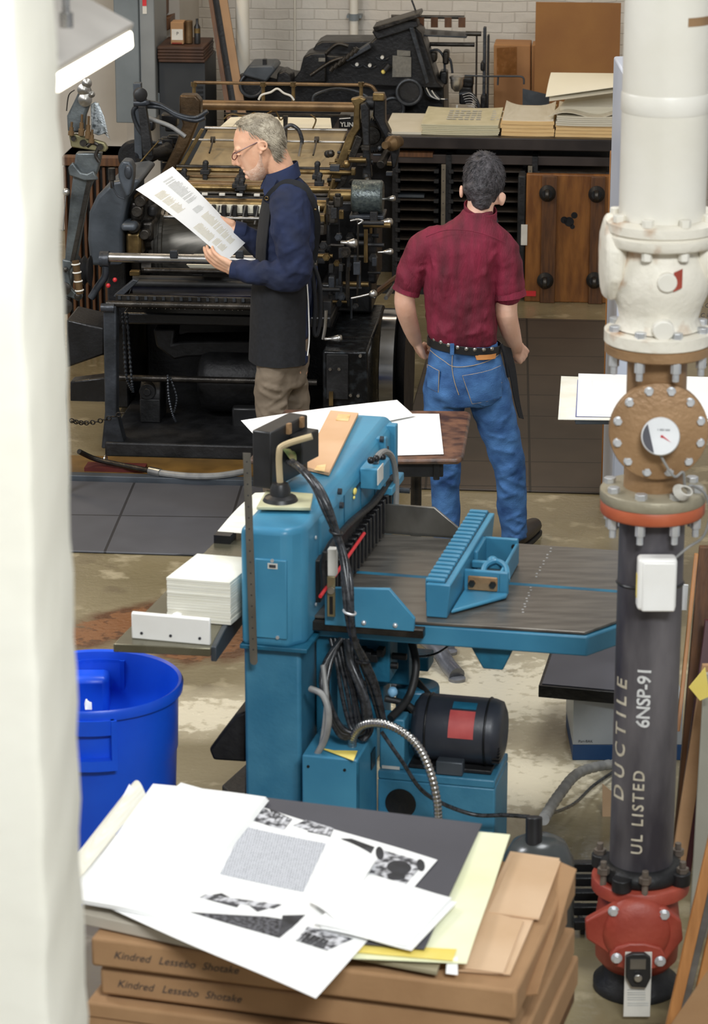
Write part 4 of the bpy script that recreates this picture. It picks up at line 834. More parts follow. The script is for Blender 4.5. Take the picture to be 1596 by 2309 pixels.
# ------------------------------------------------------------------ pedestal table beyond the cutter, with sheets
tz = .84
c1, c2, c3, c4 = W.hz(560, 1035, tz), W.hz(1035, 1035, tz), W.hz(1062, 930, tz), W.hz(640, 922, tz)
pt_ = thing('pedestal_table', 'worn dark wooden topped pedestal table with curved metal legs', 'table', (.05, 11.1, 0))
mb = MB(); ctr = (c2+c4)/2; mb.prism([c1, V(c2.x-.0, c2.y, tz), V(c2.x+.02, c2.y+.05, tz), c3, V(c3.x-.02, c3.y+.03, tz), c4], (0, 0, -.025)); mb.done('table_top', M('scuffed_brown_leather', '3c2f2a', '7d5a45', 16, .38, 0, .3, 30, det=8), pt_, bev=.012, seg=3)
mb = MB(); mb.box((c1.x+.12, c1.y+.05, tz-.09), (c2.x-.06, c1.y+.10, tz-.025)).box((c1.x+.12, c3.y-.12, tz-.09), (c2.x-.05, c3.y-.07, tz-.025)).box((c2.x-.10, c1.y+.04, tz-.1), (c2.x-.075, c3.y-.06, tz-.025)); mb.done('table_frame', m_black2, pt_, bev=.004)
lg = W.hv(938, 1100, 11.1); mb = MB(); mb.cyl((lg.x, 11.1, .3), (lg.x, 11.1, tz-.03), .022, n=20); mb.done('column', m_dksteel, pt_)
def fl_(x, y): p = W.hz(x, y, 0); return V(p.x, p.y, .02)
hub = V(lg.x-.03, 11.0, .30); m_leg = M('painted_steel_leg', '6d6f76', '8f9197', 8, .3, .5)
for pts, tgt, r in (([(915, 1425, 10.98), (952, 1436, 10.92), (988, 1466, 10.8), (1010, 1500, 10.72)], (1030, 1534), .033), ([(945, 1412, 11.1), (975, 1425, 11.2), (998, 1450, 11.2)], (1012, 1473), .024), ([(905, 1430, 10.9), (890, 1450, 10.7)], (880, 1560), .026), ([(880, 1415, 11.1), (850, 1440, 11.2)], (815, 1480), .024)):
    e_ = fl_(*tgt); P = cr([hub]+[W.hv(*q) for q in pts]+[e_], 6)
    l_ = MB().tube(P, r, 14).done('curved_leg', m_leg, pt_)
    MB().lathe(e_-V(0, 0, .02), (0, 0, 1), [(.034, 0), (.034, .012), (.02, .018)], 20).done('foot_pad', m_leg, l_)
mb = MB(); mb.cyl(hub-V(0, 0, .06), hub+V(0, 0, .05), .04, n=24); mb.done('leg_hub', m_dksteel, pt_, bev=.004)
def tsheet(pts, z, label, mat=m_paper, fn=None, name='paper_sheet', th=.0008): MB().grid(quad([W.hz(x, y, z) for x, y in pts], fn=fn), 10, 8, th).done(name, mat, label=label, cat='paper')
tsheet([(640, 934), (720, 922), (800, 930), (660, 945)], tz+.004, 'orange sheet under the white papers on the worn table', m_orange)
tsheet([(600, 1010), (935, 938), (895, 902), (543, 948)], tz+.010, 'long white sheet across the worn table behind the blue cutter', fn=lambda s, t: V(0, 0, .006*sin(3*s)))
tsheet([(850, 1028), (1000, 1024), (990, 933), (850, 932)], tz+.004, 'white sheet at the right end of the worn table')

# ------------------------------------------------------------------ low dark table, scanner box, vacuum, cable
bz = .29
bn = thing('low_platform', 'low dark grey table with black edge beside the black pipe', 'low table', (.8, 10.2, 0))
mb = MB(); mb.prism([W.hz(x, y, bz) for x, y in ((1214, 1546), (1480, 1570), (1500, 1440), (1255, 1425))], (0, 0, -.045)); mb.done('platform_edge', m_black, bn, bev=.002)
mb = MB(); mb.prism([W.hz(x, y, bz) for x, y in ((1222, 1543), (1478, 1566), (1497, 1443), (1260, 1428))], (0, 0, .003)); mb.done('platform_top', M('slate_laminate', '4c4d56', '595a63', 3, .5), bn)
a = W.hz(1290, 1714, 0); b = W.hz(1420, 1722, 0)
mb = MB(); mb.box((a.x, a.y, .06), (a.x+.4, a.y+.35, bz-.047)); sb = mb.done('pedestal_box', M('pale_grey_metal', '9a9ea2', 'a7abae', 4, .45), bn, bev=.003)
mb = MB(); mb.box((a.x+.001, a.y-.001, 0), (a.x+.4, a.y+.35, .06)); mb.done('blue_base', M('deep_blue_board', '123a66', '17426f', 4, .5), bn, bev=.002)
p = W.hv(1320, 1672, a.y-.002); add_text('Pari-BAK', (p.x, a.y-.002, p.z), (1, 0, 0), (0, 0, 1), .014, m_ink, sb)
tsheet([(1374, 1438), (1400, 1440), (1400, 1468), (1386, 1452)], bz+.006, 'small tan paper corner on the low dark table', m_card2)
vc = W.hz(1222, 1850, .42); vt = thing('shop_vacuum', 'dark grey rounded vacuum tank with black handle behind the cartons', 'vacuum', (vc.x, vc.y, 0))
vx, vy = W.hz(1215, 1905, .35).xy
mb = MB(); mb.lathe((vx, vy, 0), (0, 0, 1), [(.115, 0), (.115, .26), (.108, .31), (.085, .355), (.05, .375), (.001, .38)], 40); mb.done('tank', M('glossy_charcoal_plastic', '3c3f3f', '4a4c4b', 4, .25), vt, ang=60)
mb = MB(); mb.cyl((vx-.018, vy-.03, .36), (vx-.018, vy-.01, .45), .026, n=24); mb.done('handle_post', m_plasblk, vt, bev=.004)
hp_ = [W.hz(1225, 1848, .33), W.hz(1262, 1790, .2), W.hz(1310, 1740, .1), W.hz(1400, 1722, .03), W.hz(1500, 1730, .03)]
hh = cr(hp_, 24); MB().tube(hh, [.017+.0025*(i % 4 < 2) for i in range(len(hh))], 12).done('vacuum_hose', m_greyhose, vt, ang=70)
MB().tube([W.hz(1225, 1840, .3), W.hz(1290, 1815, .15), W.hz(1340, 1770, .05), W.hz(1400, 1730, .02)], .006, 8, 6).done('power_cord', m_cable, vt)
mb = MB(); mb.prism([W.hv(x, y, 9.3) for x, y in ((1358, 1768), (1385, 1790), (1385, 1880), (1358, 1850))], (0, .006, 0)); mb.done('board_offcut', m_card2, label='small tan board edge behind the lower black pipe', cat='board')
mb = MB()
for k in range(5): mb.box((W.hz(1275, 2000, .0).x, 8.35+k*.045, .02+.03*k), (W.hz(1345, 2000, 0).x+.1, 8.385+k*.045, .05+.03*k))
mb.box((W.hz(1290, 2000, 0).x, 8.36, 0), (W.hz(1300, 2000, 0).x, 8.56, .02)); mb.done('stepped_rack', m_black, label='dark stepped metal rack on the floor between cartons and red valve', cat='rack', bev=.003)

# ------------------------------------------------------------------ right side: white board table, leaning boards, fridge-white panel
wz = .9
rt = thing('flat_file_table', 'speckled grey post table carrying white mounting boards', 'table', (1.2, 11.6, 0))
mb = MB(); mb.box((W.hz(1378, 1300, 0).x+.05, 11.25, 0), (1.34, 12.0, .865)); mb.done('cabinet_body', M('speckled_grey_stone', '55534f', '8f8c86', 90, .6, 0, .2, 90, lo=.4, hi=.6), rt, bev=.004)
mb = MB(); mb.box((.90, 11.28, .866), (1.34, 11.88, .885)); mb.done('table_slab', m_slate, rt, bev=.003)
def wsheet(pts, z, label, mat=m_paper, th=.003): MB().grid(quad([W.hz(x, y, z) for x, y in pts]), 6, 6, th).done('mount_board', mat, label=label, cat='board', group='boards on the side table')
wsheet([(1258, 945), (1600, 950), (1600, 860), (1265, 848)], .889, 'lowest white board on the side table, reaching farthest left', m_offw)
wsheet([(1297, 939), (1400, 940), (1400, 860), (1302, 856)], .8925, 'blue-edged board between white boards on the side table', M('blue_grey_edge', '6a6f9c', '7a7fa8', 5, .6), .002)
wsheet([(1300, 937), (1600, 943), (1600, 850), (1304, 842)], .896, 'white board in the middle of the side table pile')
wsheet([(1342, 934), (1600, 938), (1600, 858), (1334, 853)], .9, 'smallest white board, topmost on the side table')
# brown post and pale blue-white panel behind the riser
mb = MB(R); a = R.hv(1356, 1040, 13.3); b = R.hv(1384, 700, 13.3); mb.box((a.x, 13.3, 0), (b.x+.02, 13.36, 1.62)); mb.done('wooden_post', m_wood, label='narrow brown wooden upright behind the white boards', cat='post', bev=.003)
mb = MB(R); mb.box((b.x+.022, 13.25, 0), (b.x+.05, 13.37, 1.9)); mb.done('door_stile', m_black, label='black door edge beside the brown wooden upright', cat='post', bev=.002)
mb = MB(); a = W.hv(1386, 860, 12.6); b = W.hv(1600, 165, 12.6)
m_fr = M('pale_blue_white_enamel', 'c9d2e4', 'd5dcea', 2, .35)
fr_ = thing('notice_panel', 'pale blue-white upright cabinet with black lettering behind the white pipe', 'cabinet', (1.3, 12.7, 0))
mb.box((a.x, 12.6, 0), (1.33, 13.1, b.z)); pn = mb.done('panel_body', m_fr, fr_, bev=.01)
for i, s_ in enumerate(('A G', 'C i', 'N k', 'B f', 'E l', 'I j', 'J u')):
    p = W.hv(1588, 690+i*22, 12.59); add_text(s_, (p.x, 12.595, p.z), (1, 0, 0), (0, 0, 1), .028, m_ink, pn)
mb = MB(); p = W.hv(1585, 85, 12.6); mb.box((p.x-.06, 12.7, b.z), (p.x+.1, 13.0, b.z+.3)); mb.done('dark_box', m_black2, label='dark machine part on top of the pale upright cabinet', cat='machine part')
mb = MB()
for k in range(5): mb.torus(W.hv(1588, 45, 12.5)+V(0, 0, .01*k), (.3, 1, .1*k), .05+.006*k, .004, 28, 6)
mb.done('wire_coil', m_wood, label='coil of tan wire hung above the pale upright cabinet', cat='wire coil')
# leaning boards, lower right
def lean(px0, py0, px1, py1, wpx, y0, mat, label, name='leaning_board', dy=.3, d=.02):
    """board whose left edge runs from (px0,py0) at the top to (px1,py1) at its foot"""
    t = W.hv(px0, py0, y0+dy); f = W.hv(px1, py1, y0); k = wpx/780.0
    MB().prism([f, f+V(k, 0, 0), t+V(k, 0, 0), t], (0, d, 0)).done(name, mat, label=label, cat='board', bev=.002)
lean(1578, 1235, 1500, 2120, 60, 8.9, m_wooddk, 'dark brown framed board leaning behind the black pipe', d=.03)
lean(1566, 1250, 1524, 1650, 10, 8.8, m_wood, 'narrow worn wooden strip leaning right of the white junction box', d=.015)
lean(1590, 1400, 1510, 2000, 50, 8.75, M('deep_red_board', '3c0d12', '4c1218', 3, .5), 'dark red panel leaning behind the black pipe')
lean(1584, 1500, 1512, 1960, 36, 8.55, m_card, 'tan cardboard sheet leaning between the red panel and grey board', dy=.2)
lean(1588, 1520, 1545, 2260, 120, 8.3, M('grey_green_board', '8d8a7c', '9b988a', 3, .6), 'wide grey board leaning at the right edge', dy=.2)
lean(1600, 1880, 1500, 2320, 26, 7.6, m_wood, 'orange-brown wooden strip leaning at the lower right corner', dy=.15)
lean(1622, 1900, 1520, 2330, 18, 7.65, m_steelbed, 'grey metal strip beside the orange-brown wooden strip', dy=.15)
lean(1640, 1920, 1545, 2340, 60, 7.72, m_wood, 'second wooden board behind the grey metal strip', dy=.15)
mb = MB(); mb.prism([W.hv(x, y, 7.3) for x, y in ((1500, 2330), (1610, 2170), (1640, 2400), (1500, 2400))], (0, .006, 0)); mb.done('cardboard_sheet', m_card, label='tan cardboard corner at the bottom right', cat='cardboard')
mb = MB(); mb.prism([W.hv(x, y, 8.4) for x, y in ((1553, 1550), (1590, 1505), (1600, 1570), (1578, 1580))], (0, .004, 0)); mb.done('tan_note', m_yellow, label='small tan paper note on the leaning cardboard', cat='note')
mb = MB(); mb.prism([W.hv(x, y, 9.3) for x, y in ((1528, 1318), (1552, 1320), (1548, 1376), (1528, 1376))], (0, .01, 0)); mb.done('white_card', m_paper, label='small white card right of the white junction box', cat='card')

# ------------------------------------------------------------------ the big cylinder press
def rv(px, py, v): return R.hv(px, py, v)
def rpoly(mb, pts, v, d, mi=0): mb.prism([rv(x, y, v) for x, y in pts], (0, d, 0), mi); return mb
def rtube(pts, r, v, name, mat, par, k=5, n=8, **kw): return MB(R).tube([rv(q[0], q[1], q[2] if len(q) > 2 else v) for q in pts], r, n, k).done(name, mat, par, ang=80, **kw)
def rbar(x0, y, x1, v, r, name, mat, par, n=16):
    a = rv(x0, y, v); b = rv(x1, y, v); z = (a.z+b.z)/2; return MB(R).cyl((a.x, v, z), (b.x, v, z), r, n=n).done(name, mat, par)
pr = thing('printing_press', 'huge black cylinder printing press with brown feed board and rollers', 'printing press', (-1.9, 14.4, 0), F=R)
uL = rv(232, 800, 13.6).x; uR = rv(742, 800, 13.6).x
MB(R).box((uL, 13.58, 0), (uR, 15.4, .075)).done('base_plate', m_black2, pr, bev=.01)
mb = MB(R); rpoly(mb, [(232, 690), (262, 690), (262, 930), (275, 985), (285, 1012), (228, 1012), (236, 930)], 13.6, .09); mb.done('front_leg', m_grease, pr, bev=.008)
mb = MB(R); mb.box((uL+.02, 14.75, .07), (uR, 15.5, 1.0)).box((uL-.1, 14.3, .05), (uL+.0, 15.3, .95)); mb.done('main_frame', m_black, pr, bev=.01)
mb = MB(R); mb.box((uL+.05, 13.9, .60), (uR-.02, 14.75, .66)); mb.done('under_tray', m_black, pr, bev=.01)
a = rv(430, 755, 14.1); mb = MB(R); rpoly(mb, [(345, 742), (395, 742), (390, 775), (410, 770), (580, 768), (580, 800), (420, 806), (392, 812), (352, 782)], 14.1, .2); mb.done('gear_guard', m_black2, pr, bev=.012)
rbar(262, 857, 715, 13.9, .017, 'drive_shaft', m_dksteel, pr)
p = rv(332, 884, 13.95); MB(R).cyl(p, p+V(0, .08, 0), .042, n=28).cyl(p-V(0, .01, 0), p, .02, n=16).done('pulley', m_black2, pr, bev=.004)
mb = MB(R); a = rv(320, 975, 14.0); b = rv(364, 895, 14.0); mb.box((a.x, 13.95, .075), (b.x, 14.15, b.z)).cyl((a.x, 14.05, b.z), (b.x, 14.05, b.z), .09, n=28); mb.done('gearbox', m_black2, pr, bev=.006)
mb = MB(R); c = rv(520, 940, 14.15); e_ = rv(600, 940, 14.15); s0 = rv(452, 940, 14.15); mb.lathe((s0.x, 14.15, .26), (1, 0, 0), [(.10, 0), (.15, .02), (.165, .06), (.165, .42), (.15, .46)], 36); mb.done('drive_motor', m_black2, pr, ang=50)
mb = MB(R); a = rv(526, 985, 13.98); b = rv(590, 915, 13.98); mb.box((a.x, 13.93, a.z), (b.x, 14.0, b.z)); mb.done('motor_box', m_plasblk, pr, bev=.012)
def chain(pts, v, name, par, r=.007):
    q = cr([rv(x, y, v) for x, y in pts], 14); L_ = [q[0]]; acc = 0
    MB(R).tube(q, [r*(1.25 if i % 2 else .55) for i in range(len(q))], 6).done(name, m_grease, par)
chain([(277, 705), (280, 780), (285, 850), (298, 880)], 13.75, 'roller_chain', pr); chain([(286, 705), (291, 780), (296, 850), (300, 885)], 13.77, 'roller_chain', pr)
chain([(378, 845), (380, 890), (388, 930), (397, 952)], 13.85, 'roller_chain', pr, .006); chain([(383, 850), (398, 895), (392, 930)], 13.88, 'roller_chain', pr, .005)
ch = MB(R); q = cr([rv(x, y, 13.5) for x, y in ((160, 948), (180, 953), (205, 953), (240, 945), (280, 930))], 4)
for i, p in enumerate(q[:-1]): ch.torus((p+q[i+1])/2, (0, .3, 1) if i % 2 else (0, 1, .2), .011, .0035, 12, 6)
ch.done('link_chain', m_dksteel, pr)
# roller and inking section at the front
rbar(240, 690, 700, 13.62, .017, 'cross_bar', m_dksteel, pr); rbar(228, 694, 258, 13.6, .022, 'bar_end', m_grease, pr)
a = rv(262, 672, 13.66); b = rv(700, 672, 13.66); mb = MB(R); mb.box((a.x, 13.64, a.z-.012), (b.x, 13.68, a.z+.02)); comb = mb.done('gripper_bar', m_dksteel, pr, bev=.003)
random.seed(11)
mb = MB(R)
for i in range(34):
    x = a.x+(b.x-a.x)*(i+.5)/34; dx = random.choice((-.008, .0, .008, .01)); mb.cyl((x, 13.63, a.z-.01), (x+dx, 13.63, a.z-.042), .0022, n=5)
mb.done('gripper_pins', m_steel, comb)
mb = MB(R)
for i in range(22): x = a.x+(b.x-a.x)*(i+.5)/22; mb.box((x-.008, 13.63, a.z+.0), (x+.006, 13.645, a.z+.018))
mb.done('gripper_pads', m_label if False else m_grease, comb)
t0_, t1_ = rv(288, 664, 13.66), rv(700, 668, 13.66); t2_, t3_ = rv(700, 632, 14.1), rv(304, 626, 14.1)
mb = MB(R); mb.prism([t0_, t1_, t2_, t3_], (0, 0, -.03)); it = mb.done('ink_slab', M('wet_black_ink', '0d0e16', '15172a', 3, .12, .2, 0), pr, bev=.006)
rtube([(300, 648), (278, 662)], .008, 13.64, 'slab_edge', m_dksteel, pr, n=6) if False else None
for y, v, r in ((634, 14.0, .022), (643, 13.88, .022)): rbar(300, y, 705, v, r, 'ink_roller', m_rubber, pr)
mb = MB(R); rpoly(mb, [(255, 668), (300, 630), (312, 634), (268, 676)], 13.66, .05); mb.done('roller_bracket', m_grease, pr, bev=.004)
for px, py in ((244, 644), (259, 631)): MB(R).sph(rv(px, py, 13.7), .012, 10).done('red_knob', m_redmark, pr)
MB(R).box(rv(292, 622, 13.9), rv(314, 612, 13.9)+V(0, .04, 0)).done('brass_block', m_brass, pr, bev=.003)
# main front bar
rbar(240, 585, 715, 13.75, .024, 'front_bar', m_steel, pr, 24); rbar(226, 584, 246, 13.75, .04, 'bar_bearing', m_grease, pr, 24)
rtube([(238, 600), (236, 625), (222, 645), (205, 672)], .018, 13.74, 'lever_arm', m_grease, pr); rbar(325, 613, 700, 13.8, .013, 'thin_bar', m_dksteel, pr)
for px in (392, 540): p = rv(px, 577, 13.73); MB(R).box(p-V(.02, .01, .012), p+V(.02, .02, .03)).done('bar_clamp', m_grease, pr, bev=.006)
MB(R).box(rv(442, 622, 13.8)-V(.02, 0, 0), rv(458, 607, 13.8)+V(0, .03, 0)).done('bar_clamp', m_black2, pr, bev=.004)
MB(R).prism([rv(x, y, 13.85) for x, y in ((420, 597), (500, 597), (510, 606), (428, 604))], (0, .25, 0)).done('cream_sheet_edge', m_cream, pr)
# cylinder
cz = rv(450, 558, 14.6); ca = rv(346, 558, 14.6).x; cb = rv(700, 558, 14.6).x
mb = MB(R); mb.lathe((ca, 14.62, cz.z), (1, 0, 0), [(.19, 0), (.212, .004), (.212, .03), (.205, .034), (.205, .05), (.212, .054), (.212, .07), (.206, .075), (.206, cb-ca)], 64); mb.done('impression_cylinder', M('dull_cylinder_steel', '55534e', '6b6862', 8, .34, .85, .05, 200, (1, 20, 1)), pr, ang=40)
mb = MB(R); mb.lathe((ca-.09, 14.62, cz.z), (1, 0, 0), [(.23, 0), (.24, .01), (.24, .05), (.2, .08)], 48); mb.done('cylinder_gear', m_dksteel, pr, ang=40)
for py in (545, 600): p = rv(330, py, 14.3); MB(R).lathe(p-V(.02, 0, 0), (1, 0, 0), [(.04, 0), (.04, .05)], 14).done('pinion', m_dksteel, pr, ang=20)
# castings left of the cylinder
mb = MB(R); rpoly(mb, [(280, 445), (345, 430), (350, 480), (330, 560), (325, 585), (278, 585)], 14.25, .3); mb.done('side_casting', m_dksteel, pr, bev=.03, seg=4)
for (x0, y0, x1, y1, v, m_) in ((294, 455, 318, 500, 14.15, m_dksteel), (272, 505, 306, 522, 14.05, m_slate), (283, 525, 318, 580, 14.15, m_brass), (318, 500, 345, 545, 14.2, m_dksteel), (300, 440, 330, 460, 14.2, m_copper), (332, 465, 350, 490, 14.2, m_black2)):
    a = rv(x0, y1, v); b = rv(x1, y0, v); MB(R).box((a.x, v, a.z), (b.x, v+.15, b.z)).done('bearing_block', m_, pr, bev=.018, seg=4)
for (x, y, r) in ((315, 455, .03), (300, 512, .035), (325, 530, .028), (308, 478, .03), (335, 440, .02)): p = rv(x, y, 14.12); MB(R).cyl(p, p+V(0, .05, 0), r, n=20).done('boss', m_dksteel, pr, bev=.006)
mb = MB(R); rpoly(mb, [(218, 442), (255, 408), (300, 402), (318, 408), (288, 448), (278, 500), (276, 600), (203, 600), (197, 540), (200, 480)], 14.1, .5); mb.done('side_guard', m_slate, pr, bev=.02, seg=4)
mb = MB(R); rpoly(mb, [(266, 378), (275, 362), (292, 364), (300, 380), (299, 405), (293, 440), (284, 446), (272, 418), (266, 400)], 13.95, .1); og = mb.done('oiler_housing', m_slate, pr, bev=.02, seg=4)
p = rv(289, 388, 13.94); MB(R).sph(p, (.02, .010, .035), 16).done('housing_cap', m_grease, og)
mb = MB(R); p = rv(252, 388, 13.95); mb.cyl(p-V(0, 0, .04), p+V(0, 0, .02), .018, n=14).cyl(p+V(0, 0, -.08), p-V(0, 0, .04), .01, n=10); mb.done('oil_cup', m_dksteel, pr, bev=.002)
rtube([(253, 412), (256, 425), (266, 442), (280, 448)], .004, 13.94, 'oil_line', m_grease, pr, n=6)
MB(R).lathe(rv(188, 610, 13.7)-V(.03, 0, 0), (1, 0, 0), [(.03, 0), (.075, .004), (.055, .02), (.075, .036), (.055, .05), (.075, .066), (.03, .07)], 28).done('belt_sheave', m_black2, pr, ang=30)
# feed board
fb = [rv(405, 412, 14.75), rv(728, 436, 14.75), rv(782, 292, 15.75), rv(468, 292, 15.75)]
m_fb = M('worn_feed_board', '8b7a5c', 'a18f6d', 5, .55, 0, .05, 60, (3, 1, 1))
mb = MB(R); mb.prism(fb, (0, 0, -.02)); fbo = mb.done('feed_board', m_fb, pr, bev=.004)
for x0, y, x1, v, r, m_ in ((430, 318, 782, 15.4, .007, m_steel), (462, 291, 783, 15.7, .009, m_steel), (398, 378, 792, 14.95, .009, m_dksteel), (398, 386, 792, 14.9, .012, m_brass), (400, 398, 560, 14.85, .007, m_copper), (395, 425, 745, 14.6, .018, m_brass), (395, 437, 745, 14.55, .010, m_dksteel), (400, 416, 740, 14.7, .016, m_copper), (395, 461, 740, 14.45, .03, m_brass), (385, 448, 740, 14.5, .014, m_black2), (370, 492, 700, 14.33, .010, m_steel), (380, 484, 700, 14.36, .008, m_dksteel)):
    rbar(x0, y, x1, v, r, 'cross_rod', m_, pr, 14)
mb = MB(R); a = rv(440, 482, 14.37); b = rv(720, 466, 14.37); mb.box((a.x, 14.37, a.z), (b.x, 14.385, b.z)); ps = mb.done('cream_sheet_strip', m_cream, pr)
for i in range(11):
    x = a.x+.03+i*(b.x-a.x-.04)/11; MB(R).box((x, 14.34, a.z-.005), (x+.025, 14.37, b.z+.002)).done('gripper', m_black2, pr, bev=.004)
for i in range(9):
    x = a.x+.045+i*(b.x-a.x-.04)/9; MB(R).cyl((x, 14.33, a.z-.04), (x+.02, 14.33, b.z+.004), .005, n=8).done('gripper_finger', m_steel, pr)
for i in range(7):
    x = a.x+.02+i*.09; MB(R).box((x, 14.47, a.z+.075), (x+.03, 14.49, a.z+.088)).done('finger_tip', m_label, pr, bev=.002)
for x, y0, y1, v in ((463, 368, 405, 14.85), (545, 385, 412, 14.8), (415, 385, 420, 14.8), (715, 370, 425, 14.75), (720, 395, 430, 14.7), (535, 405, 430, 14.55), (545, 408, 436, 14.5)):
    mb = MB(R); a = rv(x-5, y1, v); b = rv(x+5, y0, v); mb.box((a.x, v-.02, a.z), (b.x, v+.02, b.z)).sph((b.x-.01, v, b.z), .018, 8).box((a.x-.012, v-.03, (a.z+b.z)/2-.012), (b.x+.012, v+.03, (a.z+b.z)/2+.012)); mb.done('sheet_stop', m_black2, pr, bev=.003)
for x, y0, y1 in ((480, 312, 345), (714, 312, 350)):
    MB(R).tube([rv(x, y0, 15.35), rv(x-2, y0+12, 15.3), rv(x-8, y1, 15.2)], .005, 6, 4).cyl(rv(x, y0+3, 15.38)-V(.012, 0, 0), rv(x, y0+3, 15.38)+V(.012, 0, 0), .018, n=12).done('feeler_rod', m_dksteel, pr)
rtube([(641, 290), (655, 282), (672, 292), (680, 312), (680, 325)], .011, 15.3, 'curved_hose', m_cable, pr); rtube([(680, 322), (674, 352)], .008, 15.28, 'hose_nozzle', m_steel, pr, n=8)
mb = MB(R); rpoly(mb, [(638, 262), (648, 262), (646, 325), (640, 325)], 15.35, .03); mb.done('slide_post', m_dksteel, pr)
# side arms of the feeder
mb = MB(R); rpoly(mb, [(404, 215), (440, 215), (452, 228), (452, 262), (424, 330), (372, 425), (345, 425), (392, 335), (412, 280), (404, 260)], 15.0, .09); mb.done('feeder_side_arm', M('greased_brown_iron', '3d2f20', '5d4931', 8, .38, .6, .2, 50), pr, bev=.01)
mb = MB(R); rpoly(mb, [(452, 290), (460, 292), (398, 402), (388, 402)], 14.98, .02); mb.done('board_rail', m_brass, pr, bev=.003)
mb = MB(R); rpoly(mb, [(790, 224), (812, 219), (826, 225), (812, 236), (812, 290), (800, 308), (768, 405), (755, 428), (735, 428), (748, 395), (782, 305), (796, 285), (798, 240)], 14.95, .06); mb.done('feeder_side_arm', m_brass, pr, bev=.006)
mb = MB(R); rpoly(mb, [(804, 305), (818, 312), (778, 415), (762, 428), (758, 425)], 14.93, .02); mb.done('arm_cover', m_dksteel, pr, bev=.003)
rbar(445, 239, 800, 15.55, .027, 'top_tube', m_copper, pr, 28)
rbar(437, 189, 824, 15.8, .009, 'air_pipe', m_copper, pr, 12)
for x in (437, 593, 661, 814): p = rv(x, 190, 15.8); MB(R).cyl(p+V(0, 0, .012), p-V(0, 0, .07 if x in (437, 814) else .1), .010, n=10).cyl(p-V(0, 0, .012), p+V(0, 0, .012), .017, n=10).done('pipe_fitting', m_brass, pr)
rtube([(583, 225), (590, 214), (610, 208), (625, 200), (640, 210), (655, 216), (663, 226)], .006, 15.78, 'air_hose', m_label, pr); rtube([(822, 190), (838, 195), (848, 208), (851, 220)], .010, 15.78, 'copper_bend', m_copper, pr)
rtube([(705, 228), (712, 212), (755, 200), (800, 205), (828, 218)], .007, 15.9, 'air_hose', m_grease, pr)
for z_ in (0,): 
    for pts in ([(505, 268), (520, 258), (550, 262)], [(600, 258), (620, 250), (632, 270), (640, 262)], [(700, 258), (712, 270), (705, 290)], [(560, 262), (575, 255), (590, 268)]): rtube(pts, .005, 15.6, 'linkage', m_brass, pr, n=6)
mb = MB(R); mb.grid(quad([rv(494, 285, 15.75), rv(748, 290, 15.75), rv(745, 266, 16.2), rv(520, 262, 16.2)], fn=lambda s, t: V(0, 0, -.03*max(0, .2-s))), 14, 6, .012); mb.done('sheet_pile', m_cream, pr)
rbar(505, 258, 790, 15.72, .006, 'guide_rod', m_dksteel, pr, 8); 
mb = MB(R); a = rv(764, 292, 16.1); b = rv(795, 262, 16.1); mb.box((a.x, 16.1, a.z), (b.x+.1, 16.3, b.z)); bx = mb.done('black_carton', m_black, label='black carton with white capital letters behind the press feeder', cat='carton')
p = rv(782, 281, 16.1); add_text('YLIN', (p.x, 16.098, p.z), (1, 0, 0), (0, 0, 1), .035, m_label, bx, F=R, bold=.001)
mb = MB(R); mb.grid(quad([rv(765, 268, 16.08), rv(790, 266, 16.08), rv(790, 262, 16.2), rv(766, 263, 16.2)]), 3, 3, .002); mb.done('paper_slip', m_paper, label='small white paper slips on the black carton', cat='paper')
# right-hand head of the press: gear and brackets
gp = rv(838, 305, 15.05); n_ = 44; pts = []
for i in range(n_*4):
    a = 2*pi*i/(n_*4); r = .092 if (i % 4) in (0, 1) else .080; pts.append(gp+V(r*cos(a), 0, r*sin(a)))
gr = MB(R); gr.prism(pts, (0, .035, 0)); gear = gr.done('gear_wheel', m_black2, pr)
MB(R).lathe(gp, (0, -1, 0), [(.065, 0), (.065, .006), (.05, .006), (.045, .012), (.02, .014), (.001, .014)], 28).done('gear_hub', m_dksteel, gear, ang=30)
mb = MB(R); rpoly(mb, [(812, 236), (824, 232), (832, 245), (832, 320), (838, 402), (816, 402), (818, 320)], 14.9, .06); mb.done('upright', m_black2, pr, bev=.006)
mb = MB(R); rpoly(mb, [(843, 218), (862, 212), (868, 225), (868, 275), (880, 300), (876, 345), (868, 352), (866, 310), (850, 280), (840, 262)], 14.95, .1); mb.done('curved_bracket', m_black, pr, bev=.012)
rbar(806, 232, 868, 15.0, .034, 'head_shaft', m_black2, pr, 24); MB(R).box(rv(840, 228, 14.93), rv(866, 211, 14.93)+V(0, .06, 0)).done('head_cap', m_brass, pr, bev=.006)
mb = MB(R); rpoly(mb, [(872, 300), (900, 312), (900, 345), (892, 378), (884, 382), (880, 350)], 14.8, .05); mb.done('belt_guard', m_black, pr, bev=.008)
p = rv(888, 322, 14.75); MB(R).lathe(p, (-.5, -1, 0), [(.03, -.05), (.03, 0), (.04, .0), (.04, .03), (.02, .06), (.02, .09)], 20).done('coupling', m_copper, pr, ang=30)
MB(R).cyl(rv(858, 372, 14.7), rv(872, 345, 14.85), .022, n=18).done('sleeve', m_dksteel, pr, bev=.003)
random.seed(21)
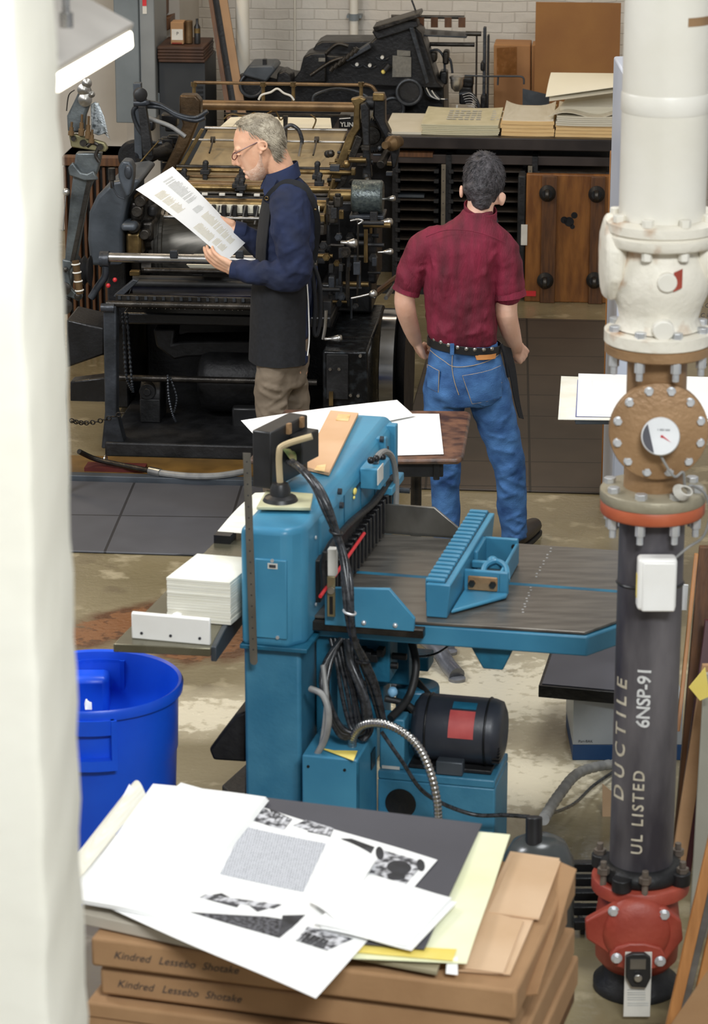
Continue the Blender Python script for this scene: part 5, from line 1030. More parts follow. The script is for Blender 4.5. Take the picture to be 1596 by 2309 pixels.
for i in range(26):
    x = random.uniform(735, 880); y = random.uniform(330, 412); v = random.uniform(14.7, 15.1); p = rv(x, y, v); s_ = random.uniform(.012, .03)
    k_ = i % 3; mb = MB(R)
    if k_ == 0: mb.cyl(p-V(s_*1.6, 0, 0), p+V(s_*1.6, 0, 0), s_*.5, n=12)
    elif k_ == 1: mb.box(p-V(s_, s_, s_*.6), p+V(s_, s_, s_*.6))
    else: mb.sph(p, s_*.8, 10)
    mb.done('linkage_piece', random.choice((m_dksteel, m_brass, m_black2, m_grease)), pr, bev=.002 if k_ == 1 else 0)
# drum motor and clutch levers
dm = rv(795, 443, 14.2); dl = rv(864, 443, 14.2).x-dm.x
mb = MB(R); mb.lathe(dm, (1, 0, 0), [(.06, -.005), (.08, 0), (.085, .006), (.085, dl-.01), (.075, dl), (.001, dl)], 40); drm = mb.done('drum_cover', M('crackle_slate_enamel', '3e4648', '59625f', 60, .3, .4, .25, 90), pr, ang=40)
mb = MB(R); mb.box((dm.x-.01, 14.12, dm.z-.10), (dm.x+dl+.01, 14.3, dm.z-.08)); mb.done('drum_base', m_grease, pr, bev=.004)
rbar(745, 440, 797, 14.2, .03, 'shaft_neck', m_brass, pr, 24)
def handle(x0, y0, x1, y1, v, mat=m_steel, r=.012):
    a, b = rv(x0, y0, v), rv(x1, y1, v); MB(R).tube([a, a.lerp(b, .3), a.lerp(b, .45), a.lerp(b, .75), a.lerp(b, .95), b], [r*.5, r*.5, r*.8, r*1.3, r*1.1, r*.4], 14).done('handle', mat, pr, ang=80)
handle(864, 449, 892, 447, 14.2); handle(838, 503, 886, 500, 14.1, r=.016); handle(768, 547, 806, 549, 13.9, r=.019); handle(852, 569, 887, 567, 14.1, r=.013); handle(732, 765, 772, 763, 13.75, r=.016)
rtube([(735, 700), (733, 735), (728, 765)], .009, 13.75, 'crank_arm', m_steel, pr)
rtube([(792, 673), (815, 668), (838, 662)], .007, 13.9, 'ball_lever', m_steel, pr); MB(R).sph(rv(841, 663, 13.9), .022, 16).done('lever_ball', m_steel, pr)
random.seed(5)
for i in range(64):
    x = random.uniform(722, 850); y = random.uniform(470, 700); v = random.uniform(14.0, 14.35)
    if x > 815 and y > 620: continue
    p = rv(x, y, v); s_ = random.uniform(.014, .034); k_ = i % 4; mb = MB(R)
    if k_ == 0: mb.cyl(p-V(s_*2, 0, 0), p+V(s_*2, 0, 0), s_*.42, n=12)
    elif k_ == 1: mb.box(p-V(s_*.7, s_, s_*1.3), p+V(s_*.7, s_, s_*1.3))
    elif k_ == 2: mb.cyl(p-V(0, s_, 0), p+V(0, 0, 0), s_*.8, n=6).cyl(p-V(0, s_*1.5, 0), p, s_*.4, n=10)
    else: mb.cyl(p-V(0, 0, s_*3), p+V(0, 0, s_*2), s_*.3, n=8)
    mb.done('mechanism_piece', random.choice((m_dksteel, m_black2, m_grease, m_black2, m_brass)), pr, bev=.003 if k_ == 1 else 0)
for x0, y0, x1, y1 in ((738, 455, 838, 705), (760, 470, 815, 700), (722, 640, 790, 700), (800, 480, 850, 640), (735, 500, 770, 600)):
    a = rv(x0, y1, 14.38); b = rv(x1, y0, 14.38); MB(R).box((a.x, 14.38, a.z), (b.x, 14.7, b.z)).done('side_frame', m_black, pr, bev=.015)
for x, y in ((747, 470), (762, 452), (750, 488), (725, 515)): p = rv(x, y, 14.05); MB(R).cyl(p-V(0, 0, .03), p+V(0, 0, .02), .026, n=6).cyl(p+V(0, 0, .02), p+V(0, 0, .035), .015, n=12).done('large_nut', m_dksteel, pr, bev=.003)
rtube([(808, 505), (818, 498), (806, 495), (790, 498)], .006, 14.0, 'bent_rod', m_steel, pr); rtube([(790, 497), (806, 500), (806, 560), (806, 640), (804, 680)], .005, 14.0, 'bent_rod', m_dksteel, pr)
rtube([(752, 404), (745, 430), (735, 470), (728, 495)], .009, 14.3, 'connecting_rod', m_brass, pr)
a = rv(710, 560, 14.0)
# floor-standing cabinet with flywheel on the right of the press
bz_ = rv(780, 792, 13.62).z; ul, ur_ = rv(727, 800, 13.62).x, rv(829, 800, 13.62).x
sbx = pr
mb = MB(R); mb.prism([(ul, 13.62, 0), (ur_, 13.62, 0), (ur_, 13.62, bz_), (ul, 13.62, bz_)], (0, 1.0, 0)); m_sb = M('scuffed_black_steel', '18191b', '3d4348', 22, .3, .5, .2, 50, lo=.5, hi=.75); sb_ = mb.done('steel_box', m_sb, sbx, bev=.012)
a, b = rv(736, 900, 13.61), rv(785, 800, 13.61); MB(R).box((a.x, 13.608, a.z), (b.x, 13.622, b.z)).done('access_door', m_black2, sb_, bev=.003)
mb = MB(R)
for x, y in ((744, 833), (764, 833), (790, 892), (807, 893), (812, 803)): p = rv(x, y, 13.6); mb.cyl(p, p+V(0, .02, 0), .008, n=10)
mb.done('rivets', m_steel, sb_)
MB(R).box((ul, 13.9, bz_), (ur_, 13.905, bz_+.002)).done('top_seam', m_dksteel, sb_)
mb = MB(R); mb.lathe((ur_+.03, 14.15, .33), (1, 0, 0), [(.30, 0), (.315, .005), (.315, .075), (.30, .08), (.27, .082), (.25, .07), (.02, .07)], 64); mb.done('flywheel', M('polished_rim_steel', '7f7f80', '9a9a9b', 5, .18, .95), sbx, ang=40)
mb = MB(R); mb.lathe((ur_+.115, 14.15, .33), (1, 0, 0), [(.28, 0), (.36, .05), (.02, .05)], 48); mb.done('belt_wheel', m_black, sbx, ang=40)
a = rv(742, 905, 13.6); MB(R).box((a.x, 13.59, a.z-.02), (a.x+.02, 13.61, a.z+.05)).done('latch', m_brass, sb_)
for x0, y0, x1, y1, m_ in ((835, 668, 905, 615, m_wooddk), (838, 672, 880, 640, m_copper), (870, 672, 900, 628, m_steel)):
    MB(R).tube([rv(x0, y0, 14.6), rv(x1, y1, 15.3)], .012, 6).done('strip_stock', m_, label={m_wooddk.name: 'dark wooden strip lying on the floor shelf beside the press', m_copper.name: 'reddish strip lying beside the press', m_steel.name: 'bright metal strip lying beside the press'}[m_.name], cat='strip')
# grey hose on the floor in front of the press
hp2 = [R.hz(x, y, z) for x, y, z in ((178, 1018, .12), (215, 1035, .06), (270, 1048, .05), (345, 1063, .05))]
hs = thing('floor_hose', 'grey hose lying on the floor along the front of the press', 'hose', R.hz(345, 1064, .0), F=R)
MB(R).tube(hp2, .013, 10, 5).done('steel_hose', m_dksteel, hs); MB(R).tube([R.hz(x, y, .05) for x, y in ((358, 1066), (420, 1073), (490, 1073), (560, 1062))], .016, 10, 6).done('grey_hose', m_greyhose, hs)
p, q = R.hz(338, 1062, .05), R.hz(362, 1067, .05); MB(R).cyl(p, q, .022, n=14).done('hose_clamp', m_steel, hs)
p = R.hz(238, 1035, .06); MB(R).torus(p, (1, -.2, 0), .018, .005, 14, 6).done('hose_clip', m_steel, hs)
MB(R).box(R.hz(190, 1068, 0), R.hz(332, 1058, 0)+V(0, 0, .03)).done('red_block', M('dark_red_timber', '4a1512', '5a1c17', 7, .6), label='dark red strip on the floor under the press front', cat='strip')

# ------------------------------------------------------------------ gauge post and hoses left of the feeder
gs = pr
mb = MB(R); a = rv(305, 430, 15.0); b = rv(317, 188, 15.0); mb.box((a.x, 15.0, 0), (b.x, 15.05, b.z)); mb.done('post', m_slate, gs, bev=.004)
p = rv(314, 212, 14.95); mb = MB(R); mb.lathe(p, (.5, -1, 0), [(.03, 0), (.036, .004), (.036, .03), (.03, .034), (.001, .034)], 28); mb.done('pressure_gauge', m_plasblk, gs, ang=40)
rtube([(302, 232), (320, 232), (332, 230)], .02, 14.95, 'pipe_tee', m_grease, gs); MB(R).cyl(rv(331, 234, 14.95), rv(331, 226, 14.95), .018, n=12).done('valve_body', m_grease, gs)
mb = MB(R); rpoly(mb, [(311, 240), (328, 240), (345, 352), (322, 352)], 14.9, .05); mb.done('inclined_arm', m_black2, gs, bev=.004)
for pts in ([(330, 230), (360, 236), (400, 258), (440, 265), (468, 250)], [(330, 240), (365, 243), (400, 262), (440, 272), (462, 265)], [(326, 262), (350, 272), (385, 285), (418, 308)], [(322, 232), (300, 250), (312, 290), (340, 320), (366, 322)]):
    rtube(pts, .012, 15.0, 'air_hose', m_grease if pts[0][1] < 250 else m_greyhose, gs)
MB(R).lathe(rv(305, 352, 15.05), (0, -1, 0), [(.02, .0), (.09, .0), (.09, .02), (.075, .03), (.03, .03), (.03, .05)], 32).done('hand_wheel', m_black, gs, ang=30)
for x0, y0, x1, y1, r in ((310, 370, 380, 332, .03), (335, 350, 380, 340, .03), (330, 345, 352, 330, .02)): MB(R).cyl(rv(x0, y0, 15.0), rv(x1, y1, 15.2), r, n=16).done('shaft', m_black2, gs)
rtube([(312, 372), (330, 350), (358, 318)], .005, 14.9, 'brass_rod', m_brass, gs, n=6)
for i in range(14):
    x = random.uniform(300, 400); y = random.uniform(255, 400); p = rv(x, y, 15.3); s_ = random.uniform(.02, .05); MB(R).box(p-V(s_, s_, s_), p+V(s_, s_, s_*.5)).done('dark_part', m_black, gs, bev=.01)

# ------------------------------------------------------------------ delivery arm in front of the pillar
ga_ = thing('gripper_arm', 'tall grey steel gripper arm with wheels and inky metal fingers at the left', 'machine arm', (rv(175, 600, 12.9).x, 12.9, 0), F=R)
VA = 12.9
m_arm = M('grey_cast_arm', '454a4c', '646a6b', 9, .4, .45, .2, 50)
mb = MB(R); rpoly(mb, [(170, 345), (228, 345), (220, 385), (200, 430), (150, 700), (138, 700), (148, 560), (158, 450)], VA, .06); arm = mb.done('main_arm', m_arm, ga_, bev=.008)
mb = MB(R); rpoly(mb, [(196, 405), (206, 405), (168, 590), (158, 590)], VA-.012, .012); mb.done('arm_rib', m_dksteel, arm, bev=.002)
mb = MB(R); rpoly(mb, [(155, 305), (170, 303), (235, 322), (243, 335), (238, 343), (225, 342), (160, 332)], VA-.03, .03); bpl = mb.done('head_plate', m_brass if False else M('yellowed_steel_plate', '6f6a4c', '8a8464', 8, .4, .6), ga_, bev=.006)
for x, y, r in ((166, 312, .012), (188, 322, .016), (226, 331, .015)): p = rv(x, y, VA-.032); MB(R).cyl(p-V(0, .008, 0), p, r, n=16).done('plate_bolt', m_dksteel, bpl)
mb = MB(R); rpoly(mb, [(152, 300), (150, 262), (165, 232), (180, 200), (196, 190), (205, 215), (200, 240), (192, 262), (190, 300)], VA, .06); mb.done('head_casting', m_arm, ga_, bev=.012)
for x, y, r in ((196, 188, .023), (189, 203, .03), (192, 225, .032), (207, 213, .015)):
    p = rv(x, y, VA-.03); MB(R).lathe(p, (.2, -1, 0), [(r*.9, -.02), (r, -.015), (r, 0), (r*.7, .004), (r*.35, .01), (.001, .012)], 24).done('guide_wheel', m_brush, ga_, ang=30)
for i in range(9):
    t = i/8; a = rv(212+3*t, 232+50*t, VA-.02+.01*i); b = rv(232+14*t, 262+50*t, VA-.04+.01*i)
    MB(R).prism([a, a+V(.02, 0, -.0), b+V(.008, 0, -.01), b], (0, .004, 0)).done('inky_finger', M('inky_light_steel', '4d5356', 'b9c0c2', 60, .35, .5) if i == 0 else bpl_m, ga_)
    bpl_m = bpy.data.materials['inky_light_steel']
mb = MB(R); rpoly(mb, [(204, 236), (214, 230), (240, 300), (222, 306), (206, 300)], VA+.02, .03); mb.done('finger_block', bpl_m, ga_, bev=.004)
for x, y0, y1 in ((160, 275, 305), (183, 258, 305), (198, 262, 312), (206, 292, 322)):
    a = rv(x, y1, VA-.04); b = rv(x+2, y0, VA-.04); MB(R).tube([a, a.lerp(b, .3), a.lerp(b, .32), a.lerp(b, .6), a.lerp(b, .62), b], [.014, .014, .010, .010, .006, .006], 12).done('spring_post', m_copper, ga_, ang=30)
mb = MB(R); rpoly(mb, [(153, 378), (163, 366), (172, 378), (182, 390), (196, 392), (210, 385), (221, 406), (190, 408), (168, 400), (156, 396)], VA-.03, .025); mb.done('cam_hook', m_arm, ga_, bev=.006)
rtube([(196, 330), (208, 322), (222, 330), (216, 350), (224, 365)], .009, VA-.03, 'curved_lever', m_dksteel, ga_); rtube([(168, 203), (155, 215), (150, 250)], .003, VA-.02, 'wire', m_dksteel, ga_, n=6)
p = rv(149, 433, VA-.04); MB(R).sph(p, .018, 12).done('ball_joint', m_steel, ga_); rtube([(149, 433), (142, 520)], .003, VA-.04, 'wire', m_steel, ga_, n=6)
a = rv(170, 588, VA-.03); b = rv(180, 662, VA-.03); rl_ = MB(R).cyl(a, b, .017, n=16).done('roller', m_copper, ga_)
for t in (.1, .35, .62, .9): p = a.lerp(b, t); MB(R).torus(p, b-a, .018, .004, 16, 6).done('roller_ring', m_label, rl_)
mb = MB(R); rpoly(mb, [(140, 585), (168, 590), (155, 612), (160, 650), (172, 662), (182, 660), (186, 672), (176, 680), (160, 672), (140, 668)], VA-.01, .03); mb.done('roller_bracket', m_arm, ga_, bev=.006)
for x, y, r in ((148, 607, .012), (146, 650, .03), (176, 667, .016), (146, 690, .038)): p = rv(x, y, VA-.02); MB(R).lathe(p, (0, -1, 0), [(r, 0), (r, .012), (r*.6, .016), (.001, .018)], 20).done('pivot_disc', m_dksteel, ga_, ang=30)
mb = MB(R); a = rv(152, 1035, VA); mb.box((a.x-.03, VA, 0), (a.x-.0, VA+.03, rv(150, 700, VA).z)); mb.done('guide_rail', m_steel, ga_, bev=.004)
mb = MB(R); rpoly(mb, [(150, 720), (235, 740), (235, 800), (150, 830)], 13.9, .3); mb.done('dark_side_casting', m_black, pr, bev=.01)
mb = MB(R); rpoly(mb, [(158, 860), (240, 850), (240, 1000), (158, 1000)], 14.6, .1); mb.done('lower_side_frame', m_black, pr, bev=.01)
# slatted brown rack at the far left
sr = thing('slatted_rack', 'dark brown slatted wooden rack beside the grey press guard', 'rack', (rv(220, 450, 15.6).x, 15.6, 0), F=R)
a = rv(150, 600, 15.6); b = rv(275, 352, 15.6); MB(R).box((a.x, 15.62, 0), (b.x, 15.9, b.z)).done('back_board', m_black, sr)
for i in range(9): x = a.x+(b.x-a.x)*i/9; MB(R).box((x, 15.58, 0), (x+.016, 15.62, b.z-.06)).done('slat', m_wooddk, sr, bev=.003)
MB(R).box((a.x, 15.55, b.z-.05), (b.x, 15.9, b.z)).done('top_rail', m_wooddk, sr, bev=.004)

# ------------------------------------------------------------------ rear: job-case rack with counter, stacks of paper
VC = 17.35
cab = thing('drawer_rack', 'long dark open rack with narrow shelf slots under a black counter', 'rack', (-.8, 17.8, 0), F=R)
x0 = rv(740, 330, VC).x; x1 = rv(1388, 330, VC).x; zt_ = rv(1130, 311, VC).z
MB(R).box((x0, VC, zt_-.075), (x1, VC+.78, zt_)).done('counter_top', M('black_brown_counter', '221c1a', '302824', 6, .4), cab, bev=.006)
MB(R).box((x0, VC+.03, zt_-.17), (x1, VC+.06, zt_-.115)).done('top_rail', M('brown_black_rail', '2c2420', '3a302b', 6, .45), cab, bev=.003)
MB(R).box((x0, VC+.5, 0), (x1, VC+.55, zt_-.075)).done('back_panel', m_black, cab)
colx = [rv(x, 400, VC).x for x in (880, 1000, 1195, 1388)]
m_slot = M('dark_slot_steel', '37302a', '4d443b', 20, .45, .4)
for k in range(3):
    MB(R).box((colx[k]+.01, VC+.02, 0), (colx[k]+.045, VC+.5, zt_-.115)).done('side_post', m_black2, cab, bev=.002)
    if k: st_ = MB(R).box((colx[k]-.014, VC+.0, .0), (colx[k]+.012, VC+.02, zt_-.17)).done('punched_strip', M('worn_strip_steel', '6b6356', '857c6c', 12, .5, .3) if k == 1 else bpy.data.materials['worn_strip_steel'], cab, bev=.001)
    if k:
        mb = MB(R)
        for i in range(10): mb.cyl((colx[k]-.001, VC-.001, zt_-.2-i*.07), (colx[k]-.001, VC, zt_-.2-i*.07), .004, n=8)
        mb.done('strip_holes', m_ink, st_)
    for i in range(12):
        z = zt_-.215-i*.0615; MB(R).box((colx[k]+.05, VC+.02, z), (colx[k+1]-.05, VC+.42, z+.009)).done('shelf_slide', m_slot, cab)
    for i in range(12):
        z = zt_-.215-i*.0615
        for s_ in (colx[k]+.03, colx[k+1]-.06): MB(R).box((s_, VC+.01, z-.012), (s_+.03, VC+.06, z+.012)).done('runner', m_black2, cab, bev=.002)
MB(R).box((rv(880, 350, VC).x, VC+.02, rv(900, 355, VC).z), (rv(975, 350, VC).x, VC+.3, rv(900, 345, VC).z)).done('tan_drawer_edge', m_wooddk, label='brown drawer edge in the top left slot of the rack', cat='drawer')
MB(R).box((rv(885, 450, VC).x, VC+.03, rv(900, 447, VC).z), (rv(955, 450, VC).x, VC+.3, rv(900, 441, VC).z)).done('grey_case_edge', m_slate, label='grey strip lying in a middle slot of the rack', cat='strip')
MB(R).box((x0, VC-.1, 0), (x1, VC+.0, .03)).done('toe_board', m_black2, cab)
zc_ = zt_+.001
def stack(xa, xb, yb, yt, dep, mat, label, v=VC+.06, n=1, curl=0, gap=.002, name='paper_stack', skew=0, group='paper stacks on the counter', topmat=None):
    a = rv(xa, yb, v); b = rv(xb, yb, v); h = rv(xa, yt, v).z-rv(xa, yb, v).z; z0_ = a.z if a.z > zc_ else zc_; mb = MB(R)
    for k in range(n):
        j = random.uniform(-.006, .006); zb2 = z0_+h*k/n; zt2 = z0_+h*(k+1)/n-gap
        fn = quad([V(a.x+j, v+abs(j), zt2), V(b.x+j, v+abs(j), zt2), V(b.x+j+skew, v+dep, zt2), V(a.x+j+skew, v+dep, zt2)], fn=lambda s, t: V(0, 0, curl*(abs(s-.5)*2)**3*(.3+.7*t)))
        mb.grid(fn, 10, 4, (zt2-zb2), mi=0)
    o = mb.done(name, mat, label=label, cat='paper stack', group=group); return o, (a, b, z0_+h, v, dep)
m_olivep = M('green_cream_paper', 'c4bd9c', 'd2cbad', 8, .8, stretch=(1, 1, 50))
m_bookp = M('grey_cream_paper', 'cfc8b4', 'd9d3c2', 6, .8, stretch=(1, 1, 50))
stack(862, 948, 310, 304, .68, m_bookp, 'low flat pale paper stack, leftmost on the counter beside the press', name='paper_stack')
o, q = stack(950, 1124, 312, 288, .62, m_olivep, 'wide greenish cream stack of printed sheets on the black counter', n=6, curl=.008, skew=.0)
mb = MB(R)
for r in range(5):
    for c in range(2):
        xx = q[0].x+.14+c*.27; yy = q[3]+.18+r*.075
        for k in range(6): w_ = random.uniform(.02, .034); mb.box((xx+k*.036, yy, q[2]+.0015), (xx+k*.036+w_, yy+.03, q[2]+.0022))
mb.done('printed_text', m_lightink, o)
stack(1129, 1248, 312, 278, .6, m_tanpaper, 'tan-edged paper stack between the greenish and the messy stack', n=4, curl=.008, skew=.0)
o, q = stack(1133, 1248, 277.5, 270, .55, m_bookp, 'cream sheets curling on top of the tan-edged stack', n=1, curl=.03, v=VC+.07)
stack(1252, 1400, 315, 285, .5, m_tanpaper, 'cream and tan paper pile at the right end of the counter', n=4)
stack(1254, 1400, 284, 262, .5, m_bookp, 'messy fanned grey-cream sheets above the right-hand pile', n=5, curl=.012, v=VC+.05)
mb = MB(R); v_ = VC+.06; mb.grid(quad([rv(1236, 262, v_), rv(1400, 256, v_), rv(1400, 232, v_+.3), rv(1260, 240, v_+.3)], fn=lambda s, t: V(0, 0, .02*sin(7*s))), 16, 5, .003); mb.done('curled_sheet', m_bookp, label='long curled grey-white sheet lying across the right-hand paper pile', cat='paper')
mb = MB(R); mb.grid(quad([rv(1262, 240, v_+.1), rv(1400, 242, v_+.1), rv(1400, 195, v_+.35), rv(1290, 205, v_+.35)]), 8, 5, .05); mb.done('paper_stack', m_bookp, label='grey-cream wedge of paper below the topmost curled sheets', cat='paper stack')
for k, (dy, m_) in enumerate(((0, m_cream), (12, m_bookp))):
    mb = MB(R); mb.grid(quad([rv(1230+k*8, 218+dy*.8, v_), rv(1400, 194+dy, v_), rv(1400, 166+dy, v_+.3), rv(1242, 164+dy, v_+.3)], fn=lambda s, t: V(0, 0, .012*sin(3*t))), 10, 8, .003); mb.done('curled_sheet', m_, label=('topmost pale sheets bending up at the right end of the counter', 'second pale curled sheet just below the topmost one')[k], cat='paper')
mb = MB(R); rpoly(mb, [(1178, 200), (1238, 214), (1238, 240), (1178, 240)], 18.3, .01); mb.done('grey_board', m_slate, label='small grey board behind the cream stack on the counter', cat='board')
# boards against the back wall
mb = MB(R); a_b = rv(1208, 5, 18.75); b_b = rv(1400, 12, 18.75); mb.box((a_b.x, 18.75, 0), (b_b.x, 18.77, a_b.z)); mb.done('hardboard_sheet', m_hard, label='large plain brown hardboard standing behind the counter', cat='board')
mb = MB(R); rpoly(mb, [(1113, 100), (1196, 102), (1196, 330), (1113, 330)], 19.0, .25); cbx = mb.done('cardboard_box', M('old_cardboard', '9a6c42', 'b08254', 3, .75, 0, .1, 30), label='upright brown cardboard box against the white brick wall', cat='box', bev=.008)
mb = MB(R); rpoly(mb, [(1120, 108), (1165, 106), (1165, 168), (1120, 168)], 18.998, .002); mb.done('parcel_tape', M('shiny_brown_tape', '7d5026', '8f5f30', 30, .25), cbx)
mb = MB(R); rpoly(mb, [(1199, 102), (1212, 102), (1212, 330), (1199, 330)], 18.95, .2); mb.done('cardboard_box', bpy.data.materials['old_cardboard'], label='narrow cardboard edge between the box and the brown hardboard', cat='box', bev=.005)
# wooden platform truck stood on its side
dl_ = thing('wooden_dolly', 'old wooden dolly with four casters stood upright against the rack', 'dolly', (rv(1280, 668, 17.15).x, 17.15, 0), F=R)
VD = 17.12
a = rv(1182, 668, VD); b = rv(1384, 396, VD)
MB(R).box((a.x, VD, .0), (b.x, VD+.05, b.z)).done('deck', M('old_amber_wood', '6b4019', '8f5c26', 4, .45, 0, .2, 30, (5, 1, 1)), dl_, bev=.006)
MB(R).box((rv(1166, 500, VD).x, VD, .03), (a.x-.002, VD+.12, b.z-.01)).done('side_plank', m_black2, dl_, bev=.01)
for xx, w_ in ((1217, 34), (1326, 32)): 
    c = rv(xx, 668, VD); d_ = rv(xx+w_, 668, VD); MB(R).box((c.x, VD-.03, .0), (d_.x, VD, b.z-.005)).done('batten', m_wooddk, dl_, bev=.004)
for xx, yy in ((1234, 436), (1345, 438), (1229, 633), (1340, 632)):
    p = rv(xx, yy, VD-.035); cs_ = MB(R).lathe(p+V(0, .01, 0), (0, -1, 0), [(.05, 0), (.05, .012), (.035, .03), (.03, .035)], 24).done('caster', m_black2, dl_, ang=30)
    MB(R).lathe(p+V(-.012, -.05, 0), (1, 0, 0), [(.03, 0), (.034, .004), (.034, .02), (.03, .024)], 24).done('wheel', m_dksteel, cs_, ang=30)
a2, b2 = rv(1174, 553, VD-.01), rv(1189, 507, VD-.01); MB(R).box((a2.x, VD-.008, a2.z), (b2.x, VD, b2.z)).done('hinge_plate', m_label, dl_, bev=.001)
a2, b2 = rv(1185, 668, VD-.01), rv(1208, 657, VD-.01); MB(R).box((a2.x, VD-.006, a2.z), (b2.x, VD, b2.z)).done('red_tape', m_redmark, dl_)
p = rv(1283, 500, VD); mb = MB(R)
for dx, dy, r in ((0, 0, .03), (-.03, .01, .022), (.03, .04, .02), (.02, -.03, .015)): mb.lathe(p+V(dx, 0, dy), (0, -1, 0), [(r, 0), (r, .0015)], 12)
mb.done('burn_marks', m_black, dl_)
# ------------------------------------------------------------------ linotype-like machine by the back wall
ln = thing('typesetting_machine', 'tall black typesetting machine with slanted magazine against the brick wall', 'machine', (rv(850, 260, 18.4).x, 18.4, 0), F=R)
VL = 18.2
def lp(pts, v, d, name, mat=m_black, bev=.01): mb = MB(R); rpoly(mb, pts, v, d); return mb.done(name, mat, ln, bev=bev)
lp([(500, 600), (505, 215), (540, 170), (600, 172), (660, 188), (700, 180), (1000, 195), (1005, 600)], VL+.25, .5, 'machine_body')
lp([(655, 187), (676, 160), (684, 128), (700, 120), (735, 120), (735, 187)], VL+.05, .3, 'left_housing')
lp([(700, 122), (712, 100), (725, 93), (838, 93), (838, 125), (735, 125)], VL+.2, .3, 'top_housing')
lp([(668, 188), (735, 125), (800, 130), (870, 62), (935, 60), (950, 75), (985, 185), (1000, 200)], VL+.1, .3, 'keyboard_frame', m_black)
lp([(840, 62), (945, 30), (948, 38), (845, 72)], VL+.0, .25, 'magazine_top', m_dksteel, .004)
lp([(775, 132), (832, 98), (838, 108), (782, 140)], VL+.0, .1, 'slanted_chute', m_grease, .006)
lp([(838, 72), (900, 46), (940, 48), (944, 60), (850, 90)], VL+.05, .15, 'magazine', m_black2, .008)
lp([(922, 62), (932, 62), (968, 185), (960, 190)], VL+.02, .03, 'slanted_rod', m_grease, .003)
lp([(885, 125), (927, 129), (927, 174), (884, 174)], VL+.08, .01, 'data_plate', M('grey_name_plate', '6a675f', '7a776e', 60, .5), .001); lp([(895, 113), (925, 115), (925, 127), (895, 126)], VL+.08, .01, 'small_plate', bpy.data.materials['grey_name_plate'], .001)
lp([(718, 131), (733, 131), (733, 139), (718, 139)], VL+.04, .01, 'small_plate', bpy.data.materials['grey_name_plate'], .001)
for x, y, r, v in ((922, 208, .077, VL), (885, 246, .07, VL+.05), (567, 192, .072, VL)):
    p = rv(x, y, v); MB(R).torus(p, (.15, -1, .1), r, .011, 40, 10).done('ring_handle', m_grease, ln); MB(R).cyl(p+V(0, .02, 0), p+V(0, .2, 0), r, n=32).done('ring_housing', m_black, ln, bev=.004)
for x, y in ((805, 141), (834, 143), (862, 125)):
    p = rv(x, y, VL+.08); u0_ = pi*1.1; mb = MB(R); mb.torus(p, (0, 1, 0), .035, .008, 14, 6, a0=pi*1.05, a1=pi*1.95) if False else mb.tube([p+V(.045*cos(t), 0, -.03*sin(t)) for t in [.5+i*pi/10 for i in range(8)]], .004, 6); mb.done('scale_arc', m_grease, ln); MB(R).cyl(p-V(0, .02, .01), p+V(0, .01, -.01), .011, n=12).done('dial_knob', m_label, ln)
MB(R).sph(rv(864, 162, VL+.08), .014, 10).done('yellow_knob', m_yellow, ln); MB(R).cyl(rv(868, 158, VL+.06), rv(878, 146, VL+.06), .02, n=12).done('black_grip', m_plasblk, ln)
for pts in ([(735, 120), (760, 100), (785, 104)], [(760, 150), (790, 128), (800, 108)], [(700, 170), (745, 140), (775, 130)]): rtube(pts, .012, VL+.05, 'chute_rod', m_dksteel, ln)
for i in range(7): MB(R).tube([rv(745+i*9, 160-i*7, VL), rv(752+i*9, 150-i*7, VL)], .014, 8).done('magazine_catch', m_dksteel, ln)
# cross-wheel cylinder on the left
lp([(545, 170), (560, 148), (615, 148), (622, 158), (600, 185)], VL-.05, .3, 'drum_top', m_slate, .012); p = rv(597, 140, VL); MB(R).box(p-V(.012, .02, .02), p+V(.012, .02, .02)).done('knob', m_black, ln)
lp([(625, 165), (640, 160), (655, 170), (660, 195), (622, 195)], VL, .2, 'small_housing', m_black, .01)
# right-hand open frame
for xa, xb, y0, y1, m_ in ((1082, 1096, 62, 600, m_grease), (1066, 1076, 80, 600, m_dksteel), (1096, 1103, 80, 240, m_black2)):
    a = rv(xa, y1, VL+.3); b = rv(xb, y0, VL+.3); MB(R).box((a.x, VL+.3, 0), (b.x, VL+.36, b.z)).done('frame_post', m_, ln, bev=.004)
rbar(882, 38, 1047, VL+.4, .012, 'top_rail', m_dksteel, ln, 10); rbar(950, 100, 1070, VL+.4, .014, 'mid_rail', m_dksteel, ln, 10); rbar(1050, 76, 1085, VL+.3, .016, 'upper_rail', m_dksteel, ln, 10)
for i in range(4): a = rv(940+i*31, 62, VL+.38); b = rv(956+i*31, 40, VL+.38); MB(R).box((a.x, VL+.38, a.z), (b.x, VL+.40, b.z)).done('hanging_flap', m_wooddk, ln)
mb = MB(R); mb.prism([rv(952, 78, VL+.2), rv(1052, 82, VL+.2), rv(1056, 72, VL+.4), rv(948, 64, VL+.4)], (0, 0, -.012)); mb.done('metal_tray', m_grease, ln, bev=.003)
lp([(882, 36), (892, 36), (888, 62), (880, 62)], VL+.38, .03, 'bracket', m_dksteel, .003)
p = rv(1030, 185, VL+.1); mb = MB(R); mb.lathe(p-V(0, 0, .03), (0, 0, 1), [(.015, -.03), (.035, -.01), (.042, .02), (.042, .05), (.048, .052), (.048, .066), (.02, .07)], 24); mb.done('glass_oil_jar', m_steel, ln, ang=40)
rtube([(1048, 170), (1100, 172), (1150, 172), (1178, 174), (1181, 190)], .006, VL, 'guide_rod', m_grease, ln); rtube([(1123, 174), (1122, 192)], .006, VL, 'hook', m_grease, ln)
for i in range(5): rtube([(955+i*6, 195+i*3), (965+i*7, 215+i*2), (985+i*6, 224)], .005, VL+.1, 'wire_loop', m_label if i % 2 else m_grease, ln, n=6)
